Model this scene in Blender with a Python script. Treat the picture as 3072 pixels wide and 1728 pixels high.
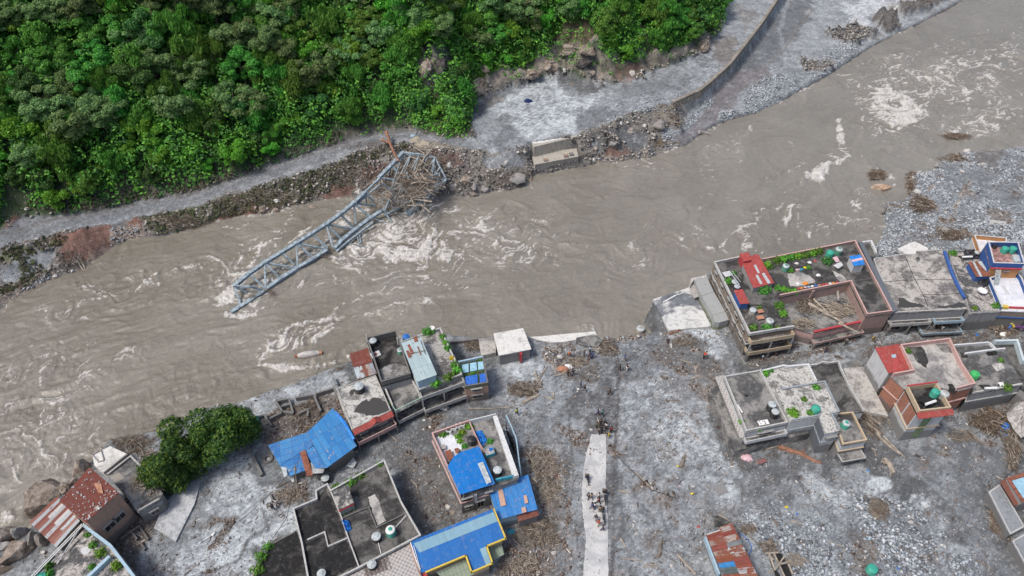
import bpy,math,random
import numpy as np
from mathutils import Vector,Matrix,noise as mnoise
from mathutils.geometry import delaunay_2d_cdt
random.seed(7)
for o in list(bpy.data.objects):bpy.data.objects.remove(o)
scn=bpy.context.scene
# ---------------------------------------------------------------- camera, sky, sun, exposure
H=90.0
CAM=Vector((0,0,H))
PITCH=math.radians(45.0)
FPX=2049.0            # focal length in photograph pixels (24 mm on 36 mm)
cd=bpy.data.cameras.new('camera'); cam=bpy.data.objects.new('camera',cd)
scn.collection.objects.link(cam); scn.camera=cam
cd.sensor_width=36; cd.lens=36*FPX/3072; cd.clip_end=3000; cd.clip_start=1
cam.location=CAM; cam.rotation_euler=(math.radians(90)-PITCH,0,0)
w=bpy.data.worlds.new('World'); scn.world=w; w.use_nodes=True
nt=w.node_tree; nt.nodes.clear()
sky=nt.nodes.new('ShaderNodeTexSky'); sky.sky_type='NISHITA'; sky.sun_disc=False
SUN_EL,SUN_AZ=math.radians(60),math.radians(-115)     # azimuth measured from +Y towards +X
sky.sun_elevation=SUN_EL; sky.sun_rotation=SUN_AZ
sky.dust_density=4.0; sky.air_density=1.0; sky.ozone_density=1.0
bg=nt.nodes.new('ShaderNodeBackground'); bg.inputs[1].default_value=0.105
wo=nt.nodes.new('ShaderNodeOutputWorld')
nt.links.new(sky.outputs[0],bg.inputs[0]); nt.links.new(bg.outputs[0],wo.inputs[0])
sd=bpy.data.lights.new('sun','SUN'); sd.energy=1.75; sd.angle=math.radians(12); sd.color=(1.0,0.955,0.89)
sun=bpy.data.objects.new('sun',sd); scn.collection.objects.link(sun)
sv=Vector((math.sin(SUN_AZ)*math.cos(SUN_EL),math.cos(SUN_AZ)*math.cos(SUN_EL),math.sin(SUN_EL)))
sun.rotation_euler=sv.to_track_quat('Z','Y').to_euler(); sun.location=(0,0,150)
scn.view_settings.view_transform='Standard'; scn.view_settings.look='None'
scn.view_settings.exposure=0.50; scn.view_settings.gamma=1.0
# ---------------------------------------------------------------- picture <-> world
CP,SP=math.cos(PITCH),math.sin(PITCH)
def P(px,py,z=0.0):
 """world point at height z seen at photograph pixel (px,py)"""
 u=(px-1536)/FPX; v=(864-py)/FPX
 d=(u,CP+v*SP,-SP+v*CP)
 t=(z-H)/d[2]
 return Vector((u*t,d[1]*t,z))
def proj(x,y,z):
 dy,dz=y,z-H
 dep=dy*CP-dz*SP
 return 1536+FPX*x/dep,864-FPX*(dy*SP+dz*CP)/dep
CR={'A':(2.3067,0,1100),'B':(2.3067,600,1100),'C':(2.3067,1100,1100),'D':(2.3067,1650,1100),
 'E':(3.6233,2100,1000),'F':(3.2203,2550,950),'G':(4.4176,2050,1400),'H':(3.834,2560,1350),
 'I':(3.6233,950,930),'J':(3.6233,2100,680),'L':(3.6226,2550,620),'M':(3.6233,1500,930),
 'N':(2.5868,640,400),'O':(2.8622,1300,200),'Q':(2.07,2000,0),'R':(2.5875,0,400),
 'S':(2.1905,1024,0),'T':(3.3844,2700,1300),'U':(4.0257,2450,400),'V':(2.5156,0,0),
 'Z':(0.8385,0,0),'X':(1.0,0,0)}
def ip(c,x,y):
 s,ox,oy=CR[c]; return (x/s+ox,y/s+oy)
def W(c,x,y,z=0.0):
 return P(*ip(c,x,y),z)
def WL(c,pts,z=0.0):
 return [W(c,p[0],p[1],z) for p in pts]
# ---------------------------------------------------------------- noise (numpy)
def _h(ix,iy,s):
 n=(ix.astype(np.int64)*374761393+iy.astype(np.int64)*668265263+s*974711)&0xffffffff
 n=((n^(n >> 13))*1274126177)&0xffffffff
 return ((n^(n >> 16))&0xffff)/65535.0
def vn(x,y,s=0):
 ix,iy=np.floor(x),np.floor(y); fx,fy=x-ix,y-iy
 fx=fx*fx*(3-2*fx); fy=fy*fy*(3-2*fy)
 a,b=_h(ix,iy,s),_h(ix+1,iy,s); c,d=_h(ix,iy+1,s),_h(ix+1,iy+1,s)
 return (a+(b-a)*fx)*(1-fy)+(c+(d-c)*fx)*fy
def fbm(x,y,s=0,o=5,g=0.5):
 r=0; a=1; t=0
 for i in range(o):
  r=r+a*vn(x,y,s+i*17); t+=a; a*=g
  x,y=x*2.03*0.8-y*2.03*0.6+5.2,x*2.03*0.6+y*2.03*0.8+1.3
 return r/t
def ridged(x,y,s=0,o=5):
 r=0; a=1; t=0
 for i in range(o):
  r=r+a*(1-np.abs(2*vn(x,y,s+i*31)-1)); t+=a; a*=0.55
  x,y=x*2.1*0.8-y*2.1*0.6+3.7,x*2.1*0.6+y*2.1*0.8+9.1
 return r/t
def sst(a,b,x):
 t=np.clip((x-a)/(b-a+1e-9),0,1); return t*t*(3-2*t)
def poly_sd(px,py,pts):
 """signed distance in pixels, positive inside"""
 inside=np.zeros(px.shape,bool); d=np.full(px.shape,1e9); n=len(pts)
 for i in range(n):
  x0,y0=pts[i]; x1,y1=pts[(i+1) % n]
  ex,ey=x1-x0,y1-y0; L=ex*ex+ey*ey+1e-9
  t=np.clip(((px-x0)*ex+(py-y0)*ey)/L,0,1)
  d=np.minimum(d,(px-x0-t*ex)**2+(py-y0-t*ey)**2)
  c=((y0>py)!=(y1>py))&(px<(x1-x0)*(py-y0)/(y1-y0+1e-12)+x0)
  inside ^= c
 d=np.sqrt(d); return np.where(inside,d,-d)
def line_d(px,py,pts):
 d=np.full(px.shape,1e9)
 for (x0,y0),(x1,y1) in zip(pts[:-1],pts[1:]):
  ex,ey=x1-x0,y1-y0; L=ex*ex+ey*ey+1e-9
  t=np.clip(((px-x0)*ex+(py-y0)*ey)/L,0,1)
  d=np.minimum(d,(px-x0-t*ex)**2+(py-y0-t*ey)**2)
 return np.sqrt(d)
# ---------------------------------------------------------------- objects
COL=scn.collection
def tag(o,label=None,cat=None,group=None,kind=None):
 if label:o['label']=label
 if cat:o['category']=cat
 if group:o['group']=group
 if kind:o['kind']=kind
 return o
def thing(name,loc,label,cat,group=None):
 o=bpy.data.objects.new(name,None); COL.objects.link(o); o.location=loc; o.empty_display_size=0.5
 return tag(o,label,cat,group)
class MB:
 """mesh builder in world coordinates"""
 def __init__(s):s.v=[]; s.f=[]; s.m=[]; s.mi=0
 def add(s,vs,fs):
  b=len(s.v); s.v+=[tuple(p) for p in vs]; s.f+=[tuple(b+i for i in f) for f in fs]; s.m+=[s.mi]*len(fs)
 def hexa(s,b,t):
  """prism from bottom ring b and top ring t (lists of points, same length, counter-clockwise from above)"""
  n=len(b)
  s.add(list(b)+list(t),[tuple(range(n-1,-1,-1)),tuple(range(n,2*n))]+[(i,(i+1) % n,n+(i+1) % n,n+i) for i in range(n)])
 def prism(s,poly,z0,z1):
  poly=ccw(poly)
  s.hexa([(p[0],p[1],z0) for p in poly],[(p[0],p[1],z1) for p in poly])
 def beam(s,p,q,w,h,up=Vector((0,0,1))):
  p,q=Vector(p),Vector(q); d=(q-p); L=d.length
  if L<1e-6:return
  d /= L; a=d.cross(up)
  if a.length<1e-3:a=Vector((1,0,0))
  a.normalize(); c=a.cross(d); a*=w/2; c*=h/2
  s.hexa([p-a-c,p+a-c,p+a+c,p-a+c][::-1],[q-a-c,q+a-c,q+a+c,q-a+c][::-1])
 def tube(s,pts,rad,n=6,cap=True):
  pts=[Vector(p) for p in pts]; k=len(pts)
  if not hasattr(rad,'__len__'):rad=[rad]*k
  vs=[]; fs=[]
  for i,p in enumerate(pts):
   d=(pts[min(i+1,k-1)]-pts[max(i-1,0)]).normalized()
   a=d.cross(Vector((0,0,1)))
   if a.length<0.05:a=d.cross(Vector((1,0,0)))
   a.normalize(); c=a.cross(d)
   for j in range(n):
    t=2*math.pi*j/n; vs.append(p+(a*math.cos(t)+c*math.sin(t))*rad[i])
  for i in range(k-1):
   for j in range(n):
    j2=(j+1) % n; fs.append((i*n+j,i*n+j2,(i+1)*n+j2,(i+1)*n+j))
  if cap:fs+=[tuple(range(n))[::-1],tuple(range((k-1)*n,k*n))]
  s.add(vs,fs)
 def box(s,c,sx,sy,sz,rz=0.0,z0=None):
  """box with base centre c"""
  cs,sn=math.cos(rz),math.sin(rz)
  r=[(c[0]+x*cs-y*sn,c[1]+x*sn+y*cs) for x,y in ((-sx/2,-sy/2),(sx/2,-sy/2),(sx/2,sy/2),(-sx/2,sy/2))]
  s.hexa([(x,y,c[2]) for x,y in r],[(x,y,c[2]+sz) for x,y in r])
 def lathe(s,c,prof,n=20):
  vs=[]; k=len(prof)
  for r,z in prof:
   for j in range(n):
    t=2*math.pi*j/n; vs.append((c[0]+r*math.cos(t),c[1]+r*math.sin(t),c[2]+z))
  fs=[(i*n+j,i*n+(j+1) % n,(i+1)*n+(j+1) % n,(i+1)*n+j) for i in range(k-1) for j in range(n)]
  fs+=[tuple(range(n))[::-1],tuple(range((k-1)*n,k*n))]
  s.add(vs,fs)
 def quad(s,a,b,c,d):s.add([a,b,c,d],[(0,1,2,3)])
 def build(s,name,mat,parent=None,smooth=False,loc=None):
  me=bpy.data.meshes.new(name)
  off=parent.location if parent is not None else (Vector(loc) if loc is not None else Vector((0,0,0)))
  if parent is not None and parent.parent is not None:off=parent.location+parent.parent.location
  me.from_pydata([(x-off[0],y-off[1],z-off[2]) for x,y,z in s.v],[],s.f)
  for m in (mat if isinstance(mat,(list,tuple)) else [mat]):me.materials.append(m)
  if isinstance(mat,(list,tuple)):me.polygons.foreach_set('material_index',s.m)
  if smooth:me.polygons.foreach_set('use_smooth',[True]*len(me.polygons))
  me.update()
  o=bpy.data.objects.new(name,me); COL.objects.link(o)
  if parent is not None:o.parent=parent
  elif loc is not None:o.location=loc
  return o
def area(p):
 return sum(p[i][0]*p[(i+1) % len(p)][1]-p[(i+1) % len(p)][0]*p[i][1] for i in range(len(p)))/2
def ccw(p):
 return list(p) if area(p)>0 else list(p)[::-1]
def inset(poly,d):
 """inset a ccw polygon by d"""
 n=len(poly); out=[]
 for i in range(n):
  a,b,c=Vector(poly[i-1][:2]),Vector(poly[i][:2]),Vector(poly[(i+1) % n][:2])
  e1=(b-a).normalized(); e2=(c-b).normalized()
  n1=Vector((-e1.y,e1.x)); n2=Vector((-e2.y,e2.x))
  m=n1+n2; k=max(m.dot(n1),0.35); out.append(b+m*(d/k))
 return out
def lerp(a,b,t):return a+(b-a)*t
# ---------------------------------------------------------------- materials
class NT:
 def __init__(s,name):
  s.m=bpy.data.materials.new(name); s.m.use_nodes=True; s.t=s.m.node_tree; s.t.nodes.clear()
  s.o=s.t.nodes.new('ShaderNodeOutputMaterial'); s.b=s.t.nodes.new('ShaderNodeBsdfPrincipled')
  s.t.links.new(s.b.outputs[0],s.o.inputs[0]); s.pos=None
 def n(s,ty,**k):
  x=s.t.nodes.new(ty)
  for a,b in k.items():setattr(x,a,b)
  return x
 def lk(s,a,b):
  s.t.links.new(a,b)
 def set(s,sock,v):
  if isinstance(v,bpy.types.NodeSocket):s.lk(v,sock)
  elif v is not None:
   if sock.type=='RGBA' and len(v)==3:v=(*v,1)
   sock.default_value=v
 def P(s,rot=0.0,sc=(1,1,1),obj=False):
  if obj:src=s.n('ShaderNodeTexCoord').outputs['Object']
  else:src=s.n('ShaderNodeNewGeometry').outputs['Position']
  if rot==0 and sc==(1,1,1):return src
  mp=s.n('ShaderNodeMapping',vector_type='POINT'); mp2=s.n('ShaderNodeVectorMath',operation='MULTIPLY')
  mp.inputs['Rotation'].default_value=(0,0,rot); s.lk(src,mp.inputs[0]); s.lk(mp.outputs[0],mp2.inputs[0]); mp2.inputs[1].default_value=sc
  return mp2.outputs[0]
 def noise(s,vec,scale,det=4,rough=0.55,dist=0.0):
  x=s.n('ShaderNodeTexNoise'); s.lk(vec,x.inputs['Vector'])
  x.inputs['Scale'].default_value=scale; x.inputs['Detail'].default_value=det
  x.inputs['Roughness'].default_value=rough; x.inputs['Distortion'].default_value=dist
  return x.outputs['Fac']
 def vor(s,vec,scale,feat='F1',rnd=1.0):
  x=s.n('ShaderNodeTexVoronoi',feature=feat); s.lk(vec,x.inputs['Vector']); x.inputs['Scale'].default_value=scale
  x.inputs['Randomness'].default_value=rnd
  return x
 def mr(s,v,a,b,c=0.0,d=1.0,smooth=True):
  x=s.n('ShaderNodeMapRange'); x.interpolation_type='SMOOTHSTEP' if smooth else 'LINEAR'
  s.set(x.inputs['Value'],v)
  for i,q in zip(('From Min','From Max','To Min','To Max'),(a,b,c,d)):s.set(x.inputs[i],q)
  return x.outputs['Result']
 def mix(s,f,a,b,mode='MIX'):
  x=s.n('ShaderNodeMix',data_type='RGBA',blend_type=mode)
  s.set(x.inputs[0],f); s.set(x.inputs[6],a); s.set(x.inputs[7],b); return x.outputs[2]
 def math(s,op,a,b=None,clamp=False):
  x=s.n('ShaderNodeMath',operation=op); x.use_clamp=clamp; s.set(x.inputs[0],a)
  if b is not None:s.set(x.inputs[1],b)
  return x.outputs[0]
 def attr(s,name):
  x=s.n('ShaderNodeAttribute',attribute_name=name); return x
 def bump(s,h,dist=0.1,st=1.0,nrm=None):
  x=s.n('ShaderNodeBump'); s.set(x.inputs['Height'],h); x.inputs['Distance'].default_value=dist
  x.inputs['Strength'].default_value=st
  if nrm is not None:s.lk(nrm,x.inputs['Normal'])
  return x.outputs[0]
 def z(s,v,axis=2):
  x=s.n('ShaderNodeSeparateXYZ'); s.lk(v,x.inputs[0]); return x.outputs[axis]
 def done(s,col,rough=0.85,nrm=None,spec=0.3,metal=0.0):
  s.set(s.b.inputs['Base Color'],col); s.set(s.b.inputs['Roughness'],rough)
  s.b.inputs['Specular IOR Level'].default_value=spec; s.b.inputs['Metallic'].default_value=metal
  if nrm is not None:s.lk(nrm,s.b.inputs['Normal'])
  return s.m
def m_plain(name,col,rough=0.7,var=0.25,scale=2.0,spec=0.3,obj=False):
 """solid colour with uneven wear"""
 g=NT(name); p=g.P(obj=obj)
 n1=g.noise(p,scale,5,0.6); f=g.mr(n1,0.3,0.7,1-var,1+var)
 c=g.n('ShaderNodeVectorMath',operation='SCALE'); c.inputs[0].default_value=col; g.lk(f,c.inputs['Scale'])
 return g.done(c.outputs[0],rough,g.bump(n1,0.02),spec)
def m_wall(name,col,dirt=(0.15,0.145,0.14),top=2.4,stain=0.45,block=None):
 """rendered or block wall with rain streaks and a flood mud line"""
 g=NT(name); p=g.P()
 big=g.noise(p,0.6,5,0.65)
 st=g.noise(g.P(sc=(3.0,3.0,0.25)),1.2,5,0.65)
 c=g.mix(g.mr(st,0.45,0.7,0,stain),col,tuple(x*0.42 for x in col))
 if block is not None:
  br=g.n('ShaderNodeTexBrick'); g.lk(g.n('ShaderNodeTexCoord').outputs['Object'],br.inputs[0])
  mp=g.n('ShaderNodeCombineXYZ'); xs=g.z(p,0); ys=g.z(p,1); zs=g.z(p,2)
  g.lk(g.math('ADD',xs,ys),mp.inputs[0]); g.lk(zs,mp.inputs[1]); g.lk(mp.outputs[0],br.inputs[0])
  br.inputs['Scale'].default_value=1.0; br.inputs['Brick Width'].default_value=block[0]; br.inputs['Row Height'].default_value=block[1]
  br.inputs['Mortar Size'].default_value=block[2]; br.inputs['Color1'].default_value=(1,1,1,1)
  br.inputs['Color2'].default_value=(.62,.62,.62,1); br.inputs['Mortar'].default_value=(1.25,1.2,1.15,1)
  c=g.mix(1.0,c,br.outputs['Color'],'MULTIPLY')
 zz=g.z(p); lim=g.math('ADD',g.math('MULTIPLY',g.math('SUBTRACT',big,0.5),2.0),zz)
 c=g.mix(g.mr(lim,top-0.35,top+0.35,0.8,0.0),c,dirt)
 c=g.mix(g.mr(big,0.5,0.8,0,0.35),c,dirt)
 return g.done(c,0.9,g.bump(st,0.03),0.2)
def m_roof(name,a,b,sc=0.35,lo=0.42,hi=0.58,fine=0.4,moss=0.0,c3=None):
 """flat concrete roof: pale and blackened patches, pits, dust"""
 g=NT(name); p=g.P()
 n1=g.noise(p,sc,7,0.62,0.6); n2=g.noise(p,sc*6,6,0.7,0.3); n3=g.noise(p,7.0,4,0.7)
 c=g.mix(g.mr(n1,lo,hi),a,b)
 c=g.mix(g.mr(n2,0.5,0.62,0,fine),c,tuple(x*0.35 for x in a))
 c=g.mix(g.mr(n2,0.46,0.30,0,fine),c,tuple(min(0.55,x*1.5) for x in b))
 if c3 is not None:c=g.mix(g.mr(g.noise(p,sc*1.7,4,0.6),0.56,0.60),c,c3)
 c=g.mix(g.mr(g.noise(p,2.4,8,.8,.5),0.55,0.60,0,0.55),c,tuple(x*0.45 for x in a)); c=g.mix(g.mr(n3,0.56,0.66,0,0.5),c,tuple(x*0.4 for x in a))
 return g.done(c,0.92,g.bump(n2,0.05),0.2)
def m_tin(name,c1,c2,rot,sheet=(0.8,2.6),bias=0.0,rust=None,rustamt=0.5,rough=0.45,seam=0.45):
 """corrugated sheets: one tint per sheet, dark laps, fine ribs, rust blooms"""
 g=NT(name); p=g.P(rot=rot)
 br=g.n('ShaderNodeTexBrick'); g.lk(p,br.inputs[0]); br.offset=0.0; br.squash=1.0
 for k,v in (('Scale',1.0),('Brick Width',sheet[0]),('Row Height',sheet[1]),('Mortar Size',0.022),('Mortar Smooth',0.3),('Bias',bias)):br.inputs[k].default_value=v
 br.inputs['Color1'].default_value=(*c1,1); br.inputs['Color2'].default_value=(*c2,1)
 br.inputs['Mortar'].default_value=(*[x*seam for x in c1],1)
 c=br.outputs['Color']; n1=g.noise(p,0.9,6,0.65,0.4)
 streak=g.noise(g.P(rot=rot,sc=(5,.35,1)),1.3,5,0.6)
 c=g.mix(g.mr(streak,0.45,0.75,0,0.35),c,tuple(x*0.5 for x in c1))
 if rust is not None:
  f=g.math('ADD',g.math('MULTIPLY',n1,0.6),g.math('MULTIPLY',streak,0.4))
  c=g.mix(g.mr(f,0.62-0.22*rustamt,0.68-0.22*rustamt),c,rust)
 c=g.mix(g.mr(g.noise(p,1.6,6,.75),0.52,0.66,0,0.3),c,(0.30,0.29,0.28))
 wv=g.n('ShaderNodeTexWave',bands_direction='X'); g.lk(p,wv.inputs[0]); wv.inputs['Scale'].default_value=2.2
 return g.done(c,max(rough,.55),g.bump(wv.outputs['Fac'],0.02),0.2)
M={}
def mk():
 M['conc']=m_wall('pale_concrete',(0.40,0.39,0.37),top=1.2)
 M['parapet']=m_wall('weathered_parapet',(0.47,0.465,0.45),top=-5,stain=0.55)
 M['parapet_w']=m_wall('whitewashed_parapet',(0.62,0.63,0.63),top=-5,stain=0.4)
 M['parapet_dk']=m_wall('blackened_parapet',(0.16,0.155,0.15),top=-5,stain=0.5)
 M['pink']=m_wall('pink_paint',(0.55,0.36,0.33),top=1.5,stain=0.3)
 M['brown_pink']=m_wall('brown_pink_paint',(0.36,0.255,0.225),top=1.5,stain=0.4)
 M['cream']=m_wall('cream_paint',(0.50,0.40,0.28),top=1.5,stain=0.3)
 M['blue_w']=m_wall('blue_paint',(0.05,0.12,0.34),top=0.5,stain=0.3)
 M['orange_w']=m_wall('orange_paint',(0.52,0.27,0.12),top=0.5,stain=0.2)
 M['red_w']=m_wall('red_paint',(0.42,0.06,0.07),top=0.5,stain=0.2)
 M['ltblue_w']=m_wall('light_blue_paint',(0.36,0.49,0.58),top=1.0,stain=0.3)
 M['ltgreen_w']=m_wall('light_green_paint',(0.34,0.52,0.42),top=1.0,stain=0.35)
 M['yellow_w']=m_wall('yellow_paint',(0.62,0.46,0.08),top=0.3,stain=0.15)
 M['grey_w']=m_wall('grey_render',(0.30,0.30,0.30),top=2.0,stain=0.5)
 M['white_w']=m_wall('white_render',(0.55,0.56,0.57),top=2.2,stain=0.45)
 M['block']=m_wall('grey_block',(0.27,0.27,0.275),top=1.6,stain=0.5,block=(0.42,0.21,0.03))
 M['brick']=m_wall('brick',(0.36,0.175,0.125),top=1.2,stain=0.4,block=(0.25,0.09,0.015))
 M['brickpale']=m_wall('pale_brick',(0.43,0.285,0.225),top=1.5,stain=0.3,block=(0.25,0.09,0.015))
 M['timber_w']=m_wall('mud_stained_brick',(0.25,0.21,0.18),top=3.0,stain=0.5,block=(0.25,0.09,0.015))
 M['r_dark']=m_roof('dark_flat_roof',(0.048,0.047,0.046),(0.155,0.15,0.142),0.30)
 M['r_black']=m_roof('black_flat_roof',(0.022,0.022,0.023),(0.11,0.105,0.098),0.30,0.48,0.66)
 M['r_grey']=m_roof('grey_flat_roof',(0.095,0.095,0.095),(0.27,0.262,0.25),0.28)
 M['r_pale']=m_roof('pale_flat_roof',(0.22,0.21,0.205),(0.46,0.44,0.41),0.25,0.36,0.56)
 M['r_white']=m_roof('white_flat_roof',(0.38,0.37,0.35),(0.66,0.65,0.62),0.5,0.25,0.5,0.15)
 M['r_mottle']=m_roof('mottled_flat_roof',(0.10,0.10,0.10),(0.44,0.41,0.38),0.55,0.44,0.56,0.6)
 M['r_crazed']=m_roof('crazed_flat_roof',(0.20,0.195,0.185),(0.52,0.51,0.48),0.5,0.40,0.50,0.7)
 M['r_bluew']=m_roof('blue_white_screed',(0.55,0.57,0.62),(0.72,0.73,0.76),0.3,0.3,0.6,0.05)
 M['glass']=m_plain('dark_window',(0.025,0.028,0.032),0.2,0.3,1.0,0.6)
 M['shade_fill']=m_plain('painted_opening_shade',(0.02,0.02,0.02),0.9)  # near-black colour painted as the shade inside openings
 M['frame']=m_plain('window_frame',(0.33,0.31,0.29),0.7)
 M['wood']=m_plain('driftwood',(0.19,0.16,0.13),0.85,0.35,1.5)
 M['woodpale']=m_plain('bleached_wood',(0.33,0.285,0.235),0.85,0.3,1.5)
 M['wooddk']=m_plain('wet_wood',(0.13,0.095,0.07),0.8,0.4,1.5)
 M['woodred']=m_plain('reddish_trunk',(0.27,0.14,0.095),0.85,0.3,1.5)
 M['steel']=m_plain('blue_grey_steel',(0.26,0.32,0.36),0.6,0.45,1.6,0.3)
 M['black']=m_plain('black_plastic',(0.025,0.027,0.03),0.45,0.3,2,0.4)
 M['tank_g']=m_plain('green_plastic',(0.05,0.34,0.25),0.4,0.15,2,0.4)
 M['tank_gb']=m_plain('bright_green_plastic',(0.06,0.42,0.13),0.4,0.15,2,0.4)
 M['tank_dg']=m_plain('dull_green_plastic',(0.09,0.26,0.19),0.5,0.2,2,0.4)
 M['lid_pale']=m_plain('dusty_lid',(0.42,0.46,0.47),0.6,0.25,3)
 M['blue_p']=m_plain('blue_plastic',(0.03,0.16,0.50),0.45,0.25,2)
 M['tarp']=m_plain('blue_tarpaulin',(0.03,0.20,0.58),0.4,0.35,3)
 M['tarpbk']=m_plain('black_sheeting',(0.03,0.03,0.035),0.4,0.4,3)
 M['white_p']=m_plain('white_plastic',(0.72,0.72,0.70),0.6,0.12,3)
 M['red_p']=m_plain('red_plastic',(0.45,0.07,0.06),0.6,0.2,3)
 M['redroof']=m_tin('red_sheet_roof',(0.42,0.075,0.07),(0.35,0.075,0.065),0.43,(0.9,3.5),rough=0.6)
 M['redtile']=m_tin('red_tile_strip',(0.42,0.09,0.075),(0.34,0.07,0.06),0.43,(0.3,0.4),rough=0.6)
 M['rust']=m_plain('rusty_iron',(0.22,0.085,0.055),0.85,0.4,2.0)
 M['rebar']=m_plain('reinforcing_bar',(0.15,0.10,0.08),0.8)
 M['terracotta']=m_plain('terracotta',(0.40,0.20,0.13),0.8)
 M['orange']=m_plain('orange_cloth',(0.62,0.24,0.04),0.8,0.2)
 M['pinkc']=m_plain('pink_cloth',(0.62,0.42,0.46),0.8,0.2)
 M['yellow']=m_plain('yellow_plastic',(0.65,0.52,0.04),0.6,0.2)
 M['teal']=m_plain('teal_paint',(0.05,0.30,0.40),0.6,0.25)
 # water stain pools on roofs
 g=NT('standing_water'); M['puddle']=g.done((0.062,0.06,0.056),0.35,None,0.3)
 g=NT('muddy_water'); M['puddle_mud']=g.done((0.30,0.27,0.23),0.15,None,0.5)
 # rock
 g=NT('rock'); p=g.P(); n1=g.noise(p,1.2,8,0.65); n2=g.noise(p,5,6,0.7)
 rnd=g.n('ShaderNodeObjectInfo').outputs['Random']
 c=g.mix(g.mr(n1,0.35,0.65),(0.15,0.125,0.105),(0.36,0.31,0.26))
 c=g.mix(g.mr(rnd,0,1,0,0.6,False),c,(0.34,0.35,0.36)); c=g.mix(g.mr(n2,0.55,0.7,0,0.6),c,(0.08,0.075,0.07))
 M['rock']=g.done(c,0.9,g.bump(n2,0.15),0.2)
 g=NT('pale_stone'); p=g.P(); n1=g.noise(p,2,6,0.65); M['rockpale']=g.done(g.mix(g.mr(n1,0.3,0.7),(0.30,0.29,0.28),(0.58,0.56,0.53)),0.9,g.bump(n1,0.1),0.2)
 # pebbles: one tint per stone
 g=NT('pebbles'); rd=g.n('ShaderNodeNewGeometry').outputs['Random Per Island']
 r=g.n('ShaderNodeValToRGB'); g.lk(rd,r.inputs[0]); e=r.color_ramp.elements
 e[0].color=(0.10,0.10,0.105,1); e[1].color=(0.62,0.62,0.62,1); x=e.new(0.45); x.color=(0.28,0.305,0.33,1); x=e.new(0.85); x.color=(0.48,0.52,0.55,1)
 M['pebble']=g.done(r.outputs[0],0.9)
 g=NT('debris_bits'); rd=g.n('ShaderNodeNewGeometry').outputs['Random Per Island']
 r=g.n('ShaderNodeValToRGB'); g.lk(rd,r.inputs[0]); e=r.color_ramp.elements
 e[0].color=(0.07,0.05,0.04,1); e[1].color=(0.70,0.68,0.64,1)
 for q,cc in ((0.4,(0.13,0.10,0.08)),(0.75,(0.22,0.165,0.13)),(0.93,(0.34,0.29,0.25))):x=e.new(q); x.color=(*cc,1)
 M['bits']=g.done(r.outputs[0],0.9)
mk()
def m_leaf(name,a,b,c,hv=0.25):
 """foliage: tint per leaf and per plant"""
 g=NT(name); rd=g.n('ShaderNodeNewGeometry').outputs['Random Per Island']; oi=g.n('ShaderNodeObjectInfo').outputs['Random']
 r=g.n('ShaderNodeValToRGB'); g.lk(rd,r.inputs[0]); e=r.color_ramp.elements
 e[0].color=(*a,1); e[1].color=(*c,1); x=e.new(0.55); x.color=(*b,1)
 hs=g.n('ShaderNodeHueSaturation'); g.lk(r.outputs[0],hs.inputs['Color'])
 g.lk(g.mr(oi,0,1,0.5-0.03,0.5+0.03,False),hs.inputs['Hue']); g.lk(g.mr(oi,0,1,1.10-hv,1.22+hv,False),hs.inputs['Value'])
 g.done(hs.outputs[0],0.6,None,0.25)
 tr=g.n('ShaderNodeBsdfTranslucent'); g.lk(hs.outputs[0],tr.inputs[0]); ms=g.n('ShaderNodeMixShader'); ms.inputs[0].default_value=0.38
 g.lk(g.b.outputs[0],ms.inputs[1]); g.lk(tr.outputs[0],ms.inputs[2]); g.lk(ms.outputs[0],g.o.inputs[0])
 return g.m
M['leaf_dark']=m_leaf('dark_leaves',(0.032,0.085,0.028),(0.07,0.175,0.045),(0.13,0.28,0.07))
M['leaf_mid']=m_leaf('green_leaves',(0.05,0.14,0.024),(0.11,0.28,0.045),(0.19,0.41,0.07))
M['leaf_lime']=m_leaf('lime_leaves',(0.07,0.19,0.022),(0.155,0.37,0.04),(0.26,0.52,0.07))
M['leaf_grey']=m_leaf('grey_green_leaves',(0.07,0.125,0.048),(0.16,0.265,0.09),(0.28,0.40,0.15))
M['leaf_mango']=m_leaf('glossy_dark_leaves',(0.022,0.062,0.02),(0.055,0.135,0.032),(0.17,0.25,0.035))
M['leaf_dry']=m_leaf('muddied_scrub',(0.06,0.06,0.04),(0.12,0.11,0.075),(0.19,0.17,0.12))
M['bark']=m_plain('bark',(0.17,0.14,0.11),0.9,0.3,2.0)
M['slate']=m_wall('slate_grey',(0.13,0.145,0.165),top=-5,stain=0.25)
M['slate_p']=m_wall('blue_grey_parapet',(0.30,0.33,0.36),top=-5,stain=0.5)
M['ltpale']=m_wall('pale_blue_white',(0.52,0.60,0.62),top=-5,stain=0.35)
M['greengrille']=m_plain('green_grille',(0.16,0.22,0.13),0.7,0.5,6)
M['r_mossy']=m_roof('mossy_roof',(0.04,0.05,0.03),(0.08,0.12,0.05),0.8,0.4,0.6)
M['r_blotch']=m_roof('blotched_roof',(0.17,0.16,0.155),(0.45,0.425,0.39),0.30,0.40,0.56,0.55)
M['r_pinkfl']=m_roof('pink_gritty_floor',(0.22,0.12,0.11),(0.48,0.30,0.28),0.9,0.4,0.6,0.3)
M['r_smooth']=m_roof('smooth_grey_roof',(0.20,0.215,0.23),(0.27,0.285,0.305),0.3,0.3,0.7,0.1)
M['r_halfsilt']=m_roof('silted_slab',(0.16,0.17,0.19),(0.60,0.60,0.58),0.10,0.44,0.52,0.35)
M['mossconc']=m_wall('mossy_concrete',(0.34,0.35,0.35),(0.20,0.22,0.12),top=0.6,stain=0.3)
M['abut']=m_wall('abutment_concrete',(0.42,0.39,0.34),(0.20,0.17,0.14),top=-2.9,stain=0.7)
M['r_grey2']=m_roof('deck_concrete',(0.22,0.22,0.22),(0.30,0.30,0.30),0.4,.4,.6,.2)
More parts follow.
